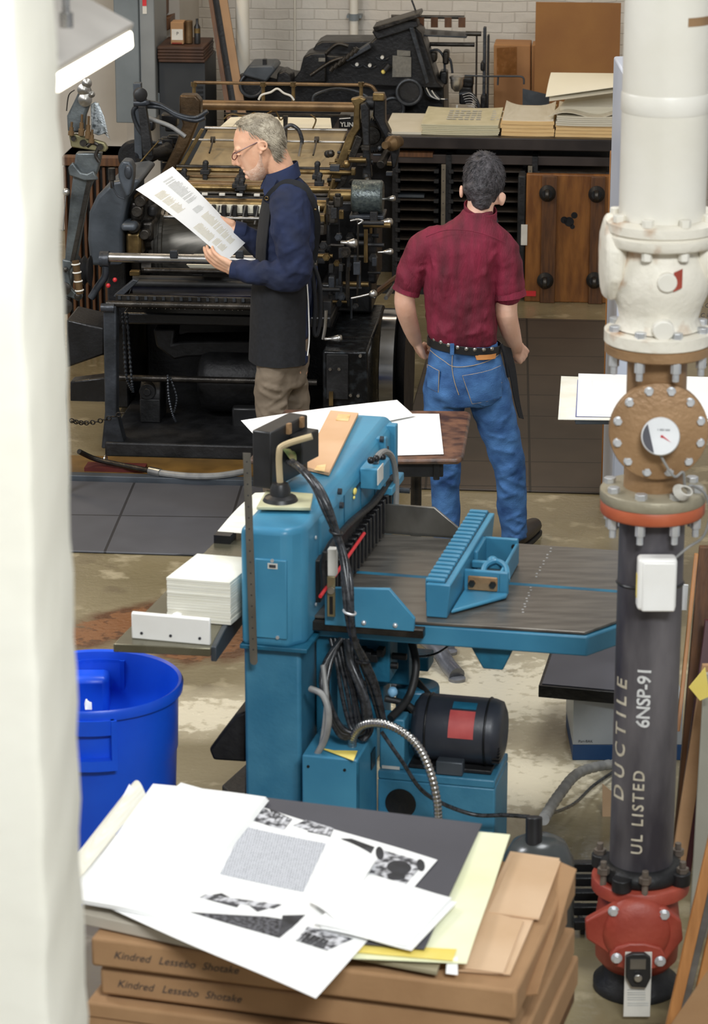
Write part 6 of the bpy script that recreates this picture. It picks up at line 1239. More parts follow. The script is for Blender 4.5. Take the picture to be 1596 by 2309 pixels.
for i in range(7): rtube([(1042+i*2, 214+i*5), (1060+i, 210+i*6), (1074, 222+i*5)], .003, VL+.1, 'fan_wire', m_steel, ln, n=5)
rtube([(1035, 212), (1062, 212), (1078, 235), (1080, 260)], .012, VL+.12, 'ribbed_arc', m_grease, ln)
for pts in ([(960, 120), (985, 112), (1000, 130), (1003, 165)], [(1003, 130), (1015, 135), (1020, 165)]): rtube(pts, .008, VL+.3, 'curved_tube', m_grease, ln)
for x, y, w_, h_ in ((975, 128, 20, 22), (1005, 130, 14, 30), (1000, 175, 18, 30), (965, 165, 14, 26), (1055, 185, 24, 24), (1050, 215, 30, 40), (1090, 230, 14, 30), (985, 205, 30, 20), (1088, 150, 10, 20)):
    a = rv(x-w_/2, y+h_/2, VL+.3); b = rv(x+w_/2, y-h_/2, VL+.3); MB(R).box((a.x, VL+.28, a.z), (b.x, VL+.4, b.z)).done('linkage_block', random.choice((m_black2, m_dksteel, m_black)), ln, bev=.012)
rtube([(928, 0), (934, 16), (940, 34)], .006, VL+.3, 'hanging_cord', m_cable, ln)
lp([(1028, 237), (1032, 237), (1032, 252), (1028, 252)], VL+.2, .01, 'white_peg', m_label, .001)
# ------------------------------------------------------------------ left rear corner
ep = thing('electrical_panel', 'tall grey metal electrical cabinet with small warning sticker', 'electrical cabinet', (rv(300, 200, 18.0).x, 18.2, rv(300, 276, 18.0).z), F=R)
a = rv(262, 277, 18.0); b = rv(311, 0, 18.0); c = rv(346, 0, 18.0)
MB(R).box((a.x, 18.0, a.z), (b.x, 18.5, 3.2)).done('cabinet_side', m_panel, ep, bev=.006)
mb = MB(R); mb.box((b.x+.001, 18.02, a.z+.03), (c.x, 18.5, 3.2)); mb.done('cabinet_door', M('light_grey_cabinet_door', '7d8182', '8a8e8f', 3, .42), ep, bev=.006)
p = rv(325, 14, 18.0); mb = MB(R); mb.box((p.x-.013, 18.015, p.z-.05), (p.x+.013, 18.02, p.z+.05)); stk = mb.done('warning_sticker', m_label, ep); mb = MB(R); mb.box((p.x-.013, 18.012, p.z+.0), (p.x+.013, 18.0149, p.z+.05)); mb.done('red_band', m_redmark, stk)
dc = thing('tool_cabinet', 'dark grey cabinet with wooden trays and bottles on top in the rear corner', 'cabinet', (rv(410, 200, 18.2).x, 18.4, 0), F=R)
a = rv(362, 400, 18.1); b = rv(462, 140, 18.1); MB(R).box((a.x, 18.1, 0), (b.x, 18.6, b.z)).done('cabinet_body', M('dark_charcoal_steel', '25282b', '2f3235', 4, .5), dc, bev=.006)
a = rv(443, 200, 18.09); mb = MB(R)
for i in range(6): mb.box((a.x, 18.094, a.z-.03*i), (a.x+.04, 18.1, a.z-.03*i+.014))
mb.done('drawer_slots', m_black, dc)
for i in range(5):
    j = random.uniform(-.008, .008); z = b.z+.002+i*.02; MB(R).box((rv(360, 140, 18.1).x+j, 18.06, z), (rv(464, 140, 18.1).x+j, 18.5, z+.017)).done('wooden_tray', M('old_tray_wood', '3b2518', '4d3222', 8, .6) if 'old_tray_wood' not in bpy.data.materials else bpy.data.materials['old_tray_wood'], label=('bottom', 'second lowest', 'middle', 'second highest', 'top')[i]+' flat wooden tray of the pile on the dark corner cabinet', cat='tray', group='wooden trays on the dark cabinet', bev=.003)
zt2 = b.z+.103
def onshelf(xa, xb, yt, d, mat, name, label, cat, bev=.004):
    p = rv(xa, 100, 18.15); q = rv(xb, 100, 18.15); zz_ = rv(xa, yt, 18.15).z; return MB(R).box((p.x, 18.15, zt2), (q.x, 18.15+d, zz_)).done(name, mat, label=label, cat=cat, bev=bev)
cb_ = onshelf(385, 414, 50, .12, m_card, 'small_box', 'small cardboard box with pale label on the wooden trays', 'box'); p = rv(387, 90, 18.148); q = rv(412, 66, 18.148); MB(R).box((p.x, 18.147, p.z), (q.x, 18.149, q.z)).done('box_label', m_label, cb_); p = rv(400, 76, 18.146); add_text('P', p, (1, 0, 0), (0, 0, 1), .03, m_ink, cb_, F=R)
onshelf(386, 412, 94, .04, m_redmark, 'red_box', 'flat red box edge under the small cardboard box', 'box')
bt_ = thing('brown_bottle', 'squat brown tin between the cardboard box and the dark bottle', 'tin', rv(426, 96, 18.2), F=R); p = rv(426, 96, 18.2); MB(R).cyl((p.x, 18.2, zt2), (p.x, 18.2, rv(426, 46, 18.2).z), .026, n=20).done('tin_body', m_copper, bt_, bev=.004)
db = thing('dark_bottle', 'dark bottle with narrow neck and gold label on the wooden trays', 'bottle', rv(445, 95, 18.2), F=R); p = rv(445, 96, 18.2); zz_ = rv(445, 42, 18.2).z; MB(R).lathe((p.x, 18.2, zt2), (0, 0, 1), [(.02, 0), (.02, zz_-zt2-.05), (.008, zz_-zt2-.03), (.008, zz_-zt2)], 20).done('bottle_body', m_plasblk, db, ang=50); MB(R).cyl((p.x, 18.2, zz_-.09), (p.x, 18.2, zz_-.06), .0206, n=20).done('bottle_label', m_brass, db)
wb2 = thing('wooden_shelf', 'dark brown wall shelf beam behind the grey electrical cabinet', 'shelf', (rv(365, 80, 18.5).x, 18.5, 1.2), F=R)
lpz = lambda pts, v, d, nm, mt_: (lambda m: m.done(nm, mt_, wb2, bev=.005))(rpoly(MB(R), pts, v, d))
lpz([(346, 0), (370, 0), (370, 38), (346, 44)], 18.55, .2, 'upper_box', m_wooddk); lpz([(346, 50), (384, 38), (384, 66), (346, 80)], 18.5, .2, 'shelf_end', m_wooddk); lpz([(346, 75), (362, 70), (362, 230), (346, 230)], 18.5, .2, 'upright', m_black2)
for k, (p4, m_, l_) in enumerate((([(474, 0), (494, 0), (526, 195), (508, 195)], m_black2, 'dark wooden plank leaning in the rear corner'), ([(494, 0), (512, 0), (544, 190), (526, 195)], M('light_brown_plank', '8a6a4a', '9c7b58', 4, .6), 'light brown plank leaning beside the white corner pipe'), ([(470, 0), (478, 0), (512, 195), (500, 195)], m_wooddk, 'thin orange edge of wood at the left of the leaning planks'))):
    mb = MB(R); t_, u_2 = rv(*p4[0], 18.5-.04*k), rv(*p4[1], 18.5-.04*k); f0, f1 = rv(*p4[3], 18.3-.04*k), rv(*p4[2], 18.3-.04*k); dd = (f0-t_)*.9; tt_ = (t_-f0)*.3
    mb.prism([f0+dd, f1+dd, u_2+tt_, t_+tt_], (0, .025, 0)); mb.done('leaning_plank', m_, label=l_, cat='plank')
MB(R).box((rv(345, 260, 18.1).x, 18.1, rv(351, 240, 18.1).z), (rv(361, 260, 18.1).x, 18.2, rv(351, 210, 18.1).z)).done('small_box', m_panel, label='small light grey box beside the electrical cabinet', cat='box', bev=.004)

# ------------------------------------------------------------------ people
def hand(mb, w, d, n, curl=(.5, .6, .4), ts=1, sc=1.0, tdir=None):
    """palm, four fingers of unequal length and a side thumb; d = finger direction, n = direction the fingers curl"""
    w, d, n = V(w), V(d).normalized(), V(n); n = (n-d*n.dot(d)).normalized(); s = d.cross(n).normalized()*ts
    mb.limb([w-d*.03, w+d*.01], [.027*sc, .025*sc], 12, 2)
    for o, l in ((.030, .088), (.010, .094), (-.011, .090), (-.030, .080)):
        mb.limb([w+s*o*.5*sc, w+s*o*sc*.85+d*.045*sc, w+s*o*sc+d*l*sc], [.015*sc, .0155*sc, .0115*sc], 10, 3)
    for o, l, L in ((.030, .088, (.040, .024, .019)), (.010, .094, (.044, .028, .021)), (-.011, .090, (.040, .026, .020)), (-.030, .080, (.032, .020, .017))):
        p = w+s*o*sc+d*l*sc; a = 0; P = [p]
        for c, q in zip(curl, L): a += c; p = p+(d*cos(a)+n*sin(a))*q*sc; P.append(p)
        mb.limb(P, [.0105*sc, .0098*sc, .009*sc, .0078*sc], 10, 3)
    t0 = w+s*.026*sc+d*.022*sc; td = (V(tdir).normalized() if tdir else (d*.6+s*.75+n*.35).normalized())
    mb.limb([t0, t0+td*.038*sc, t0+td*.066*sc+d*.006*sc, t0+td*.086*sc+d*.016*sc], [.016*sc, .0125*sc, .011*sc, .009*sc], 10, 3)

def hair_tufts(mb, fn, n, ln, r, seed):
    random.seed(seed)
    for _ in range(n):
        p, d = fn(); L_ = ln*random.uniform(.6, 1.3); j = V(random.uniform(-1, 1), random.uniform(-1, 1), random.uniform(-1, 1))*.12
        d2 = (d+j).normalized(); mb.tube([p, p+d2*L_*.5, p+d2*L_], [r, r*.8, r*.15], 4)

def wrap_folds(mb, P, rad, n, seed, r=.007, span=1.6, tilt=.5, a_mid=-pi/2):
    '''cloth creases lying round a limb from P[0] to P[1]'''
    random.seed(seed); A, B = V(P[0]), V(P[1]); ax = (B-A).normalized(); u = V(1, 0, 0); u = (u-ax*u.dot(ax)).normalized(); w_ = ax.cross(u)
    if w_.y < 0: w_ = -w_
    for i in range(n):
        t = (i+random.uniform(.2, .8))/n; a0 = a_mid+random.uniform(-.5, .5); sp = span*random.uniform(.6, 1.1); tl = random.choice((-1, 1))*tilt*random.uniform(.3, 1); rr = rad[0]*(1-t)+rad[1]*t
        c = A.lerp(B, t); pts = [c+u*(rr*cos(a0+sp*(k/6-.5)))+w_*(rr*sin(a0+sp*(k/6-.5)))+ax*(tl*rr*(k/6-.5)*2) for k in range(7)]
        q = r*random.uniform(.7, 1.2); mb.tube(pts, [q*.3, q*.8, q, q, q, q*.8, q*.3], 6)
# ---- the man in the maroon shirt, seen from behind
FB = Fr(0, 12.3, 0)
def b_(x, y, v=0): return FB.hv(x, y, v)
KB = 12.3*cos(PITCH)+3.0*sin(PITCH)
def bw(px): return px*KB/FPX
mB = thing('person', 'man seen from behind in maroon short-sleeved shirt, studded belt and blue jeans', 'person', (b_(1080, 1200).x, 0, 0), F=FB)
def ring(F_, cx, py, hw, d, v=0, yaw=0): p = F_.hv(cx, py, v); return (p.x, v, p.z, bw(hw), d, yaw)
shB = [ring(FB, 1046, 776, 70, .10), ring(FB, 1045, 769, 76, .112), ring(FB, 1042, 745, 82, .128), ring(FB, 1037, 700, 79, .125), ring(FB, 1034, 650, 78, .128), ring(FB, 1037, 600, 80, .132), ring(FB, 1044, 560, 88, .128), ring(FB, 1052, 535, 88, .115), ring(FB, 1060, 515, 72, .095), ring(FB, 1068, 500, 50, .075), ring(FB, 1074, 484, 36, .066), ring(FB, 1077, 474, 32, .062)]
hips = [ring(FB, 1049, 905, 80, .125, 0), ring(FB, 1050, 885, 92, .138, 0), ring(FB, 1050, 850, 92, .138, 0), ring(FB, 1049, 820, 86, .13, 0), ring(FB, 1047, 790, 79, .118, 0), ring(FB, 1046, 770, 76, .112, 0)]
body = MB(FB)
def shrink(secs, m): return [(a, b, c, max(.01, d-m), max(.01, e-m), *f) for a, b, c, d, e, *f in secs]
body.loft(shrink(hips[:4], .016)+shrink(shB[1:], .016))
body.limb([b_(1078, 500), b_(1082, 470, .01), b_(1087, 435, .02)], [.066, .058, .058], 18)
hc = b_(1090, 408, .03); body.sph(hc, (.076, .096, .112), 24); body.sph(hc+V(.01, .07, -.055), (.05, .045, .065), 16)
body.sph(b_(1040, 432, .01), (.010, .018, .031), 12); body.sph(b_(1131, 449, .0), (.015, .018, .031), 12); body.sph(b_(1120, 452, .01), (.016, .02, .02), 10); body.torus(b_(1132, 446, -.004), (1, -.9, .1), .019, .006, 18, 8)
body.limb([hc+V(.025, .12, -.02), hc+V(.028, .145, -.045)], [.012, .014], 8)
body.limb([b_(960, 555), b_(930, 610), b_(913, 665, -.01), b_(915, 700, .0), b_(927, 740, .06), b_(937, 768, .11)], [.055, .052, .046, .045, .038, .028], 16)
body.limb([b_(1130, 555), b_(1140, 610, .01), b_(1142, 668, .01), b_(1141, 705, .0), b_(1152, 750, .05), b_(1163, 782, .10)], [.057, .054, .050, .050, .043, .031], 16)
hand(body, b_(938, 770, .115), V(.10, .15, -.28), V(.9, .4, .3), (1.3, 1.5, .8), ts=-1, sc=1.0, tdir=V(.6, .3, -.5))
hand(body, b_(1163, 785, .105), V(.22, .30, -.30), V(-.9, .5, .25), (1.4, 1.5, .9), ts=1, sc=1.0, tdir=V(-.5, .5, -.6))
legL = [b_(1008, 880), b_(1002, 960), b_(1003, 1045, .0), b_(1005, 1120), b_(1008, 1205)]; legR = [b_(1092, 885), b_(1122, 965), b_(1149, 1060, .0), b_(1154, 1130), b_(1160, 1200, .02)]
body.limb(legL, [.07, .065, .048, .045, .035], 14); body.limb(legR, [.07, .065, .05, .047, .035], 14)
bodyB = body.done('body', m_skin2, mB, remesh=.0055, smooth=3)
hb = MB(FB); hcc = b_(1091, 401, .03); hb.sph(hcc, (.090, .108, .116), 28); hb.limb([b_(1083, 425, -.02), b_(1086, 452, -.028)], [.065, .046], 16); hb.limb([b_(1060, 425, .0), b_(1062, 445, .0)], [.035, .02], 12); hb.limb([b_(1112, 425, .0), b_(1108, 448, -.005)], [.035, .022], 12)
hairB = hb.done('hair', m_darkhair, mB, remesh=.006, smooth=4, disp=.012, dsc=.02)
def fB():
    while True:
        q = V(random.gauss(0, 1), random.gauss(0, 1), random.gauss(0, 1)).normalized()
        if q.z > -.55 and q.y < .75: break
    p = hcc+V(q.x*.088, q.y*.106, q.z*.114); cw = V(.02, .02, .09); r = q-V(.15, -.3, .9).normalized(); t = (r-q*r.dot(q)).normalized(); return p, (t*.9+q*.22)
hb = MB(FB); hair_tufts(hb, fB, 900, .020, .0016, 4); hb.done('hair_strands', m_darkhair, hairB)
# shirt
sh = MB(FB); sh.loft(shB, 28, sup=2.3)
sh.limb([b_(985, 545), b_(955, 562, 0), b_(932, 605), b_(919, 640)], [.075, .075, .066, .060], 18); sh.limb([b_(1105, 540), b_(1128, 562), b_(1140, 605), b_(1144, 652)], [.078, .082, .076, .074], 18)
for x0, y0, x1, y1, r in ((1010, 590, 1000, 690, .010), (1060, 570, 1075, 640, .008), (1088, 560, 1100, 680, .012), (1030, 640, 1045, 740, .011), (985, 600, 978, 700, .010), (1070, 690, 1100, 755, .011), (1100, 700, 1075, 760, .010), (985, 730, 1010, 765, .011), (1030, 720, 1000, 762, .009), (1045, 755, 1090, 748, .010), (1120, 560, 1095, 610, .009), (968, 565, 985, 620, .009)):
    P = []
    for k in range(7):
        p = b_(x0+(x1-x0)*k/6, y0+(y1-y0)*k/6, -.12); i = min(range(len(shB)), key=lambda j: abs(shB[j][2]-p.z)); q = shB[i]; e = min(.95, abs((p.x-q[0])/q[3])); P.append(V(p.x+.006*sin(k*1.3), -q[4]*(1-e**2.3)**(1/2.3)+.001, p.z))
    sh.tube(P, [r*.2, r*.7, r, r, r, r*.7, r*.2], 8)
wrap_folds(sh, (b_(955, 562), b_(919, 640)), (.075, .062), 4, 2, .007); wrap_folds(sh, (b_(1130, 562), b_(1145, 645)), (.079, .068), 4, 3, .007)
shirtB = sh.done('shirt', m_maroon, mB, remesh=.008, smooth=4, disp=.026, dsc=.09)
for cx, cy, ax_, r in ((917, 652, V(-.35, 0, -1), .0595), (1146, 661, V(.12, 0, -1), .0745)):
    p = b_(cx, cy); MB(FB).lathe(p-ax_.normalized()*.03, ax_, [(r*.95, 0), (r*1.03, .03), (r*1.05, .045), (r*.98, .045), (r*.9, .02)], 28).done('sleeve_hem', m_maroon, shirtB, ang=60)
def band(F_, c, rx, ry, z0_, z1_, tiltx, tilty, th, n=40, a0=0, a1=2*pi):
    mb = MB(F_)
    def f(s, t):
        a = a0+(a1-a0)*s; x = rx*cos(a); y = ry*sin(a); return V(c.x+x, c.y+y, z0_+(z1_-z0_)*t+tiltx*x+tilty*y)
    rs = []
    for k in range(n+1):
        s = k/n; o_ = [f(s, 0), f(s, 1)]; a = a0+(a1-a0)*s; nn = V(cos(a), sin(a), 0)*th; rs.append([o_[0], o_[1], o_[1]+nn, o_[0]+nn])
    if abs(a1-a0) > 6.2: mb.rings(rs[:-1], closed=True)
    else: mb.rings(rs)
    return mb
cB_ = b_(1083, 478, .012); band(FB, cB_, .066, .068, cB_.z-.022, cB_.z+.022, -.22, .3, .006).done('collar', m_maroon, shirtB, bev=.002)
band(FB, cB_, .072, .074, cB_.z-.036, cB_.z-.018, -.22, .3, .005).done('apron_strap', m_apron, mB)
mb = MB(FB); c = b_(1046, 560); mb.tube([b_(960, 534, -.10), b_(1000, 520, -.118), b_(1045, 519, -.125), b_(1090, 528, -.12), b_(1140, 548, -.09)], .0022, 6, 6); mb.done('yoke_seam', m_maroon, shirtB)
# jeans
jn = MB(FB); jn.loft(hips, 30, sup=2.2)
jn.limb([b_(1003, 872), b_(1000, 960), b_(1004, 1050), b_(1004, 1120), b_(1007, 1212)], [.098, .084, .068, .063, .060], 20)
jn.limb([b_(1098, 875), b_(1124, 960), b_(1150, 1060), b_(1153, 1130), b_(1160, 1208, .01)], [.100, .088, .071, .066, .060], 20)
wrap_folds(jn, (b_(1000, 930), b_(1002, 1010)), (.088, .074), 4, 5, .008); wrap_folds(jn, (b_(1003, 1030), b_(1004, 1090)), (.07, .066), 5, 6, .009); wrap_folds(jn, (b_(1006, 1150), b_(1007, 1212)), (.062, .061), 5, 7, .008)
wrap_folds(jn, (b_(1115, 930), b_(1140, 1020)), (.091, .077), 4, 8, .008); wrap_folds(jn, (b_(1147, 1040), b_(1152, 1110)), (.073, .068), 6, 9, .010); wrap_folds(jn, (b_(1157, 1150), b_(1160, 1210)), (.063, .061), 5, 10, .009)
jeans = jn.done('jeans', m_jean, mB, remesh=.008, smooth=4, disp=.02, dsc=.07)
def hipv(x, z):
    secs = sorted(hips, key=lambda q: q[2]); 
    for a, b in zip(secs, secs[1:]):
        if a[2] <= z <= b[2]: break
    else: a = b = secs[0] if z < secs[0][2] else secs[-1]
    t = 0 if a is b else (z-a[2])/(b[2]-a[2]); cx, rx, ry = (a[i]*(1-t)+b[i]*t for i in (0, 3, 4)); q = min(.97, abs((x-cx)/rx)); return -ry*(1-q**2.2)**(1/2.2)
def patch(pts, up, th, name, mat, par, n=8):
    q = [b_(x, y, -.12) for x, y in pts]
    def f(s, t):
        p = (q[0]*(1-s)+q[1]*s)*(1-t)+(q[3]*(1-s)+q[2]*s)*t; return V(p.x, hipv(p.x, p.z)-up, p.z)
    m = MB(FB); m.grid(f, n, n, th); return m.done(name, mat, par)
m_stitch = M('tan_stitching', 'a8906e', 'bfa886', 60, .7)
for pts in ([(1042, 845), (1130, 832), (1132, 900), (1064, 908)], [(964, 832), (990, 838), (988, 886), (965, 880)]):
    pk = patch(pts, .004, .003, 'back_pocket', m_jean, jeans); e = pts+[pts[0]]; 
    mb = MB(FB); mb.tube([(lambda p: V(p.x, hipv(p.x, p.z)-.006, p.z))(b_(e[i][0]+(e[i+1][0]-e[i][0])*t/4, e[i][1]+(e[i+1][1]-e[i][1])*t/4, -.12)) for i in range(4) for t in range(4)], .0014, 5, closed=True); mb.done('pocket_stitching', m_stitch, pk)
patch([(1064, 902), (1132, 898), (1108, 916), (1090, 916)], .004, .003, 'back_pocket_point', m_jean, jeans)
patch([(1070, 800), (1119, 803), (1117, 813), (1074, 811)], .011, .003, 'leather_patch', M('tan_leather', 'b8793f', 'c8884c', 9, .6), jeans, 4)
for pts in ([(970, 800), (1000, 815), (1022, 826), (1060, 824), (1100, 816), (1128, 808)], [(1020, 800), (1019, 830), (1024, 858), (1034, 888)], [(1060, 870), (1095, 882), (1132, 868)]):
    q = cr([b_(x, y, -.12) for x, y in pts], 5); MB(FB).tube([V(p.x, hipv(p.x, p.z)-.004, p.z) for p in q], .0016, 5).done('seam_stitching', m_stitch, jeans)
# belt with studs
cb = b_(1047, 775); band(FB, V(cb.x, 0, 0), .160, .127, cb.z-.018, cb.z+.018, -.11, 0, .005, 56).done('belt', m_plasblk, mB, bev=.001)
belt = bpy.data.objects['belt']
for x, y in ((979, 771), (994, 774), (1011, 778), (1031, 782), (1051, 785), (1070, 787), (1091, 789), (1110, 790)):
    p = b_(x, y, -.12); q = min(.98, abs((p.x-cb.x)/.163)); v = -.1335*math.sqrt(1-q*q); nd = V((p.x-cb.x)/.163**2, v/.128**2, 0).normalized()
    MB(FB).lathe(V(p.x, v, p.z), nd, [(.0095, 0), (.008, .003), (.004, .005), (.0005, .0055)], 16).done('belt_stud', m_steel, belt)
a = b_(1019, 800, -.13); MB(FB).box((a.x-.009, -.140, a.z), (a.x+.009, -.130, b_(1021, 774, -.13).z)).done('belt_loop', m_jean, jeans, bev=.002)
mb = MB(FB); mb.grid(quad([b_(1131, 778, .0), b_(1150, 785, .05), b_(1180, 945, .06), b_(1170, 942, .02)], fn=lambda s, t: V(.004*sin(6*t), 0, 0)), 4, 14, .004); mb.done('apron_side', m_apron, mB)
mb = MB(FB); mb.tube([b_(1130, 776, -.04), b_(1137, 800, -.04), b_(1146, 850, -.03)], .008, 6, 5); mb.done('apron_tie', m_apron, mB)
for (hx, hy, tx, ty, v0, v1) in ((1166, 1222, 1204, 1186, .0, .2), (1010, 1232, 1000, 1195, .0, .2)):
    a = b_(hx, hy, v0); t = b_(tx, ty, v1); a.z = t.z = .045; m_ = a.lerp(t, .5)
    s_ = MB(FB); s_.limb([a+V(0, 0, .01), m_+V(0, 0, .006), t], [.046, .046, .036], 18, 4); s_.limb([a+V(0, 0, .02), a+V(0, .01, .08)], [.045, .04], 16, 3); s_ = s_.done('shoe', M('dark_brown_shoe_leather', '2a2420', '3a322c', 9, .45) if 'dark_brown_shoe_leather' not in bpy.data.materials else bpy.data.materials['dark_brown_shoe_leather'], mB, remesh=.007, smooth=3)
    so = MB(FB); so.limb([V(a.x, a.y, .012), V(m_.x, m_.y, .012), V(t.x, t.y, .012)], [.045, .047, .038], 20, 4)
    for v in so.b.verts: v.co.z = max(.0, min(.02, v.co.z))
    so.done('shoe_sole', m_rubber, s_)

# ---- the man in navy shirt and black apron, in profile
FA = Fr(0, 12.72, 0)
def a_(x, y, v=0): return FA.hv(x, y, v)
mA = thing('person', 'grey-haired man in glasses, navy shirt and black apron reading a printed sheet', 'person', (a_(650, 1150).x, 0, 0), F=FA)
def ringA(cx, py, hw, d, v=0): p = a_(cx, py, v); return (p.x, v, p.z, bw(hw)*1.02, d)
toA = [ringA(637, 760, 62, .165), ringA(637, 700, 64, .17), ringA(640, 640, 64, .168), ringA(644, 590, 62, .168), ringA(650, 530, 66, .19), ringA(655, 480, 63, .2), ringA(655, 445, 56, .19), ringA(650, 420, 44, .15), ringA(643, 403, 32, .10), ringA(636, 390, 24, .065)]
bd = MB(FA); bd.loft(shrink(toA, .018)); bd.loft([ringA(640, 840, 55, .15), ringA(638, 800, 58, .155), ringA(637, 750, 58, .155)])
bd.limb([a_(640, 405), a_(632, 380), a_(618, 350)], [.066, .062, .062], 18)
HS = [(566, 403, 590, 402, .024), (560, 397, 598, 395, .040), (552, 383, 606, 386, .053), (546, 372, 616, 372, .062), (540, 360, 626, 359, .068), (533, 346, 634, 345, .072), (528, 334, 637, 330, .076), (526, 315, 637, 312, .079), (530, 296, 632, 292, .077), (541, 278, 620, 275, .066), (560, 266, 604, 264, .045), (576, 261, 590, 261, .015)]
def hs_ring(q, grow=0, n=28, sup=2.1, f_in=0):
    fx, fy, bx2, by, w_ = q; f = a_(fx, fy); b = a_(bx2, by); c = (f+b)/2; h = (b-f)/2; h = h*(1+grow/max(h.length, .01)); out = []
    for i in range(n):
        t = 2*pi*i/n; ca = abs(cos(t))**(2/sup)*math.copysign(1, cos(t)); sa = abs(sin(t))**(2/sup)*math.copysign(1, sin(t))
        wv = (w_+grow)*(1-.16*max(0, -ca)*(1 if f_in == 0 else 0)); out.append(c+h*ca+V(0, wv*sa, 0))
    return out
bd.rings([hs_ring(q) for q in HS])
bd.limb([a_(530, 343), a_(528, 356), a_(529, 367)], [.009, .012, .0145], 12); bd.sph(a_(540, 370), (.014, .02, .010), 12)      # nose
bd.limb([a_(536, 337, -.045), a_(533, 337, 0), a_(536, 337, .045)], [.010, .011, .010], 10)           # brow
bd.sph(a_(549, 379), (.011, .02, .007), 10); bd.sph(a_(552, 386.5), (.010, .018, .006), 10); bd.sph(a_(560, 398), (.017, .022, .014), 12)
bd.limb([a_(541, 346), a_(541, 358), a_(545, 370)], [.014, .017, .015], 12)
for sgn in (-1, 1):      # ears
    e = a_(591, 331, sgn*.084); bd.torus(e+V(.003, sgn*.003, .006), (.25, 1, 0), .019, .0055, 20, 8); bd.limb([e+V(.0, -sgn*.01, .01), e+V(-.004, -sgn*.01, -.02)], [.014, .010], 10); bd.sph(e+V(-.006, 0, -.026), (.009, .007, .011), 10)
# near arm, far arm
bd.limb([a_(655, 455, -.17), a_(657, 540, -.19), a_(664, 608, -.2), a_(610, 621, -.2), a_(540, 610, -.16)], [.055, .052, .046, .042, .03], 14)
bd.limb([a_(640, 460, .16), a_(620, 530, .17), a_(605, 560, .17), a_(570, 545, .15), a_(533, 517, .12)], [.055, .05, .045, .04, .03], 14)
hand(bd, a_(530, 608, -.155), V(-.95, .12, .42), V(-.1, .75, .6), (.35, .35, .3), ts=1, sc=1.0, tdir=V(-.55, .5, .75))
hand(bd, a_(530, 515, .12), V(-.9, -.1, .30), V(0, -.9, -.5), (.5, .6, .4), ts=1, sc=.98, tdir=V(-.95, -.15, .45))
nlg = [a_(628, 800, -.085), a_(613, 900, -.09), a_(612, 960, -.09), a_(620, 1050, -.09), a_(628, 1130, -.09)]; flg = [a_(650, 800, .085), a_(662, 880, .09), a_(670, 940, .09), a_(682, 1040, .09), a_(692, 1120, .09)]
bd.limb(nlg, [.075, .06, .05, .045, .035], 14); bd.limb(flg, [.07, .058, .048, .045, .035], 14)
bodyA = bd.done('body', m_skin, mA, remesh=.0042, smooth=2)
# hair, stubble, glasses
HH = [(614, 360, 631, 356, .058), (612, 346, 636, 346, .074), (604, 331, 640, 330, .079), (585, 316, 641, 311, .083), (550, 297, 638, 290, .084), (534, 279, 626, 271, .075), (548, 264, 612, 260, .055), (568, 257, 596, 256, .022)]
hm = MB(FA); hm.rings([hs_ring(q, .003, f_in=1) for q in HH]); hairA = hm.done('hair', m_greyhair, mA, remesh=.006, smooth=3, disp=.01, dsc=.02)
def fA_():
    k = random.uniform(.3, len(HH)-1.05); i = int(k); t = k-i; q = tuple(HH[i][j]*(1-t)+HH[i+1][j]*t for j in range(5)); ang = random.uniform(0, 2*pi)
    r = hs_ring(q, .003, 64, f_in=1); p = r[int(ang/(2*pi)*64) % 64]; c = sum(r, V(0, 0, 0))/64; nd = (p-c).normalized()
    d = V(.75, 0, -.55) if k < 5 else V(-.55, 0, -.1) if p.x < c.x else V(.8, 0, -.3)
    return p, (d-nd*d.dot(nd)+nd*.10).normalized()
hm = MB(FA); hair_tufts(hm, fA_, 1600, .026, .0013, 9)
hm.done('hair_strands', m_greyhair, hairA)
sb = MB(FA); sb.rings([hs_ring(q, .0022) for q in [(564, 405, 592, 405, .026), (558, 398, 600, 397, .042), (552, 389, 605, 389, .053), (556, 378, 607, 378, .061), (566, 368, 604, 364, .067), (578, 352, 598, 346, .0735), (580, 340, 594, 335, .0775)]])
sb.done('stubble', M('grey_stubble_skin', 'c79a80', 'd8b8a2', 60, .8, 0, .3, 200), bodyA)
gl_ = MB(FA)
for sgn in (-1, 1): 
    gl_.tube([a_(580, 321, sgn*.080), a_(555, 333, sgn*.079), a_(528, 347, sgn*.070)], .0024, 6, 3)
    c = a_(529, 352, sgn*.036); gl_.tube([c+V(.010*cos(t)*sgn*-1, .023*cos(t), .016*sin(t)) for t in [2*pi*i/20 for i in range(20)]], .0022, 6, closed=True)
gl_.tube([a_(525, 348, -.012), a_(524, 347, 0), a_(525, 348, .012)], .0022, 6); gl_.done('glasses_frame', M('dark_red_eyeglass_frame', '3a1512', '5a231c', 9, .3), mA)
for sgn in (-1, 1): MB(FA).sph(a_(538.5, 348, sgn*.036), (.010, .012, .006), 12).done('eyelid', m_skin, bodyA)
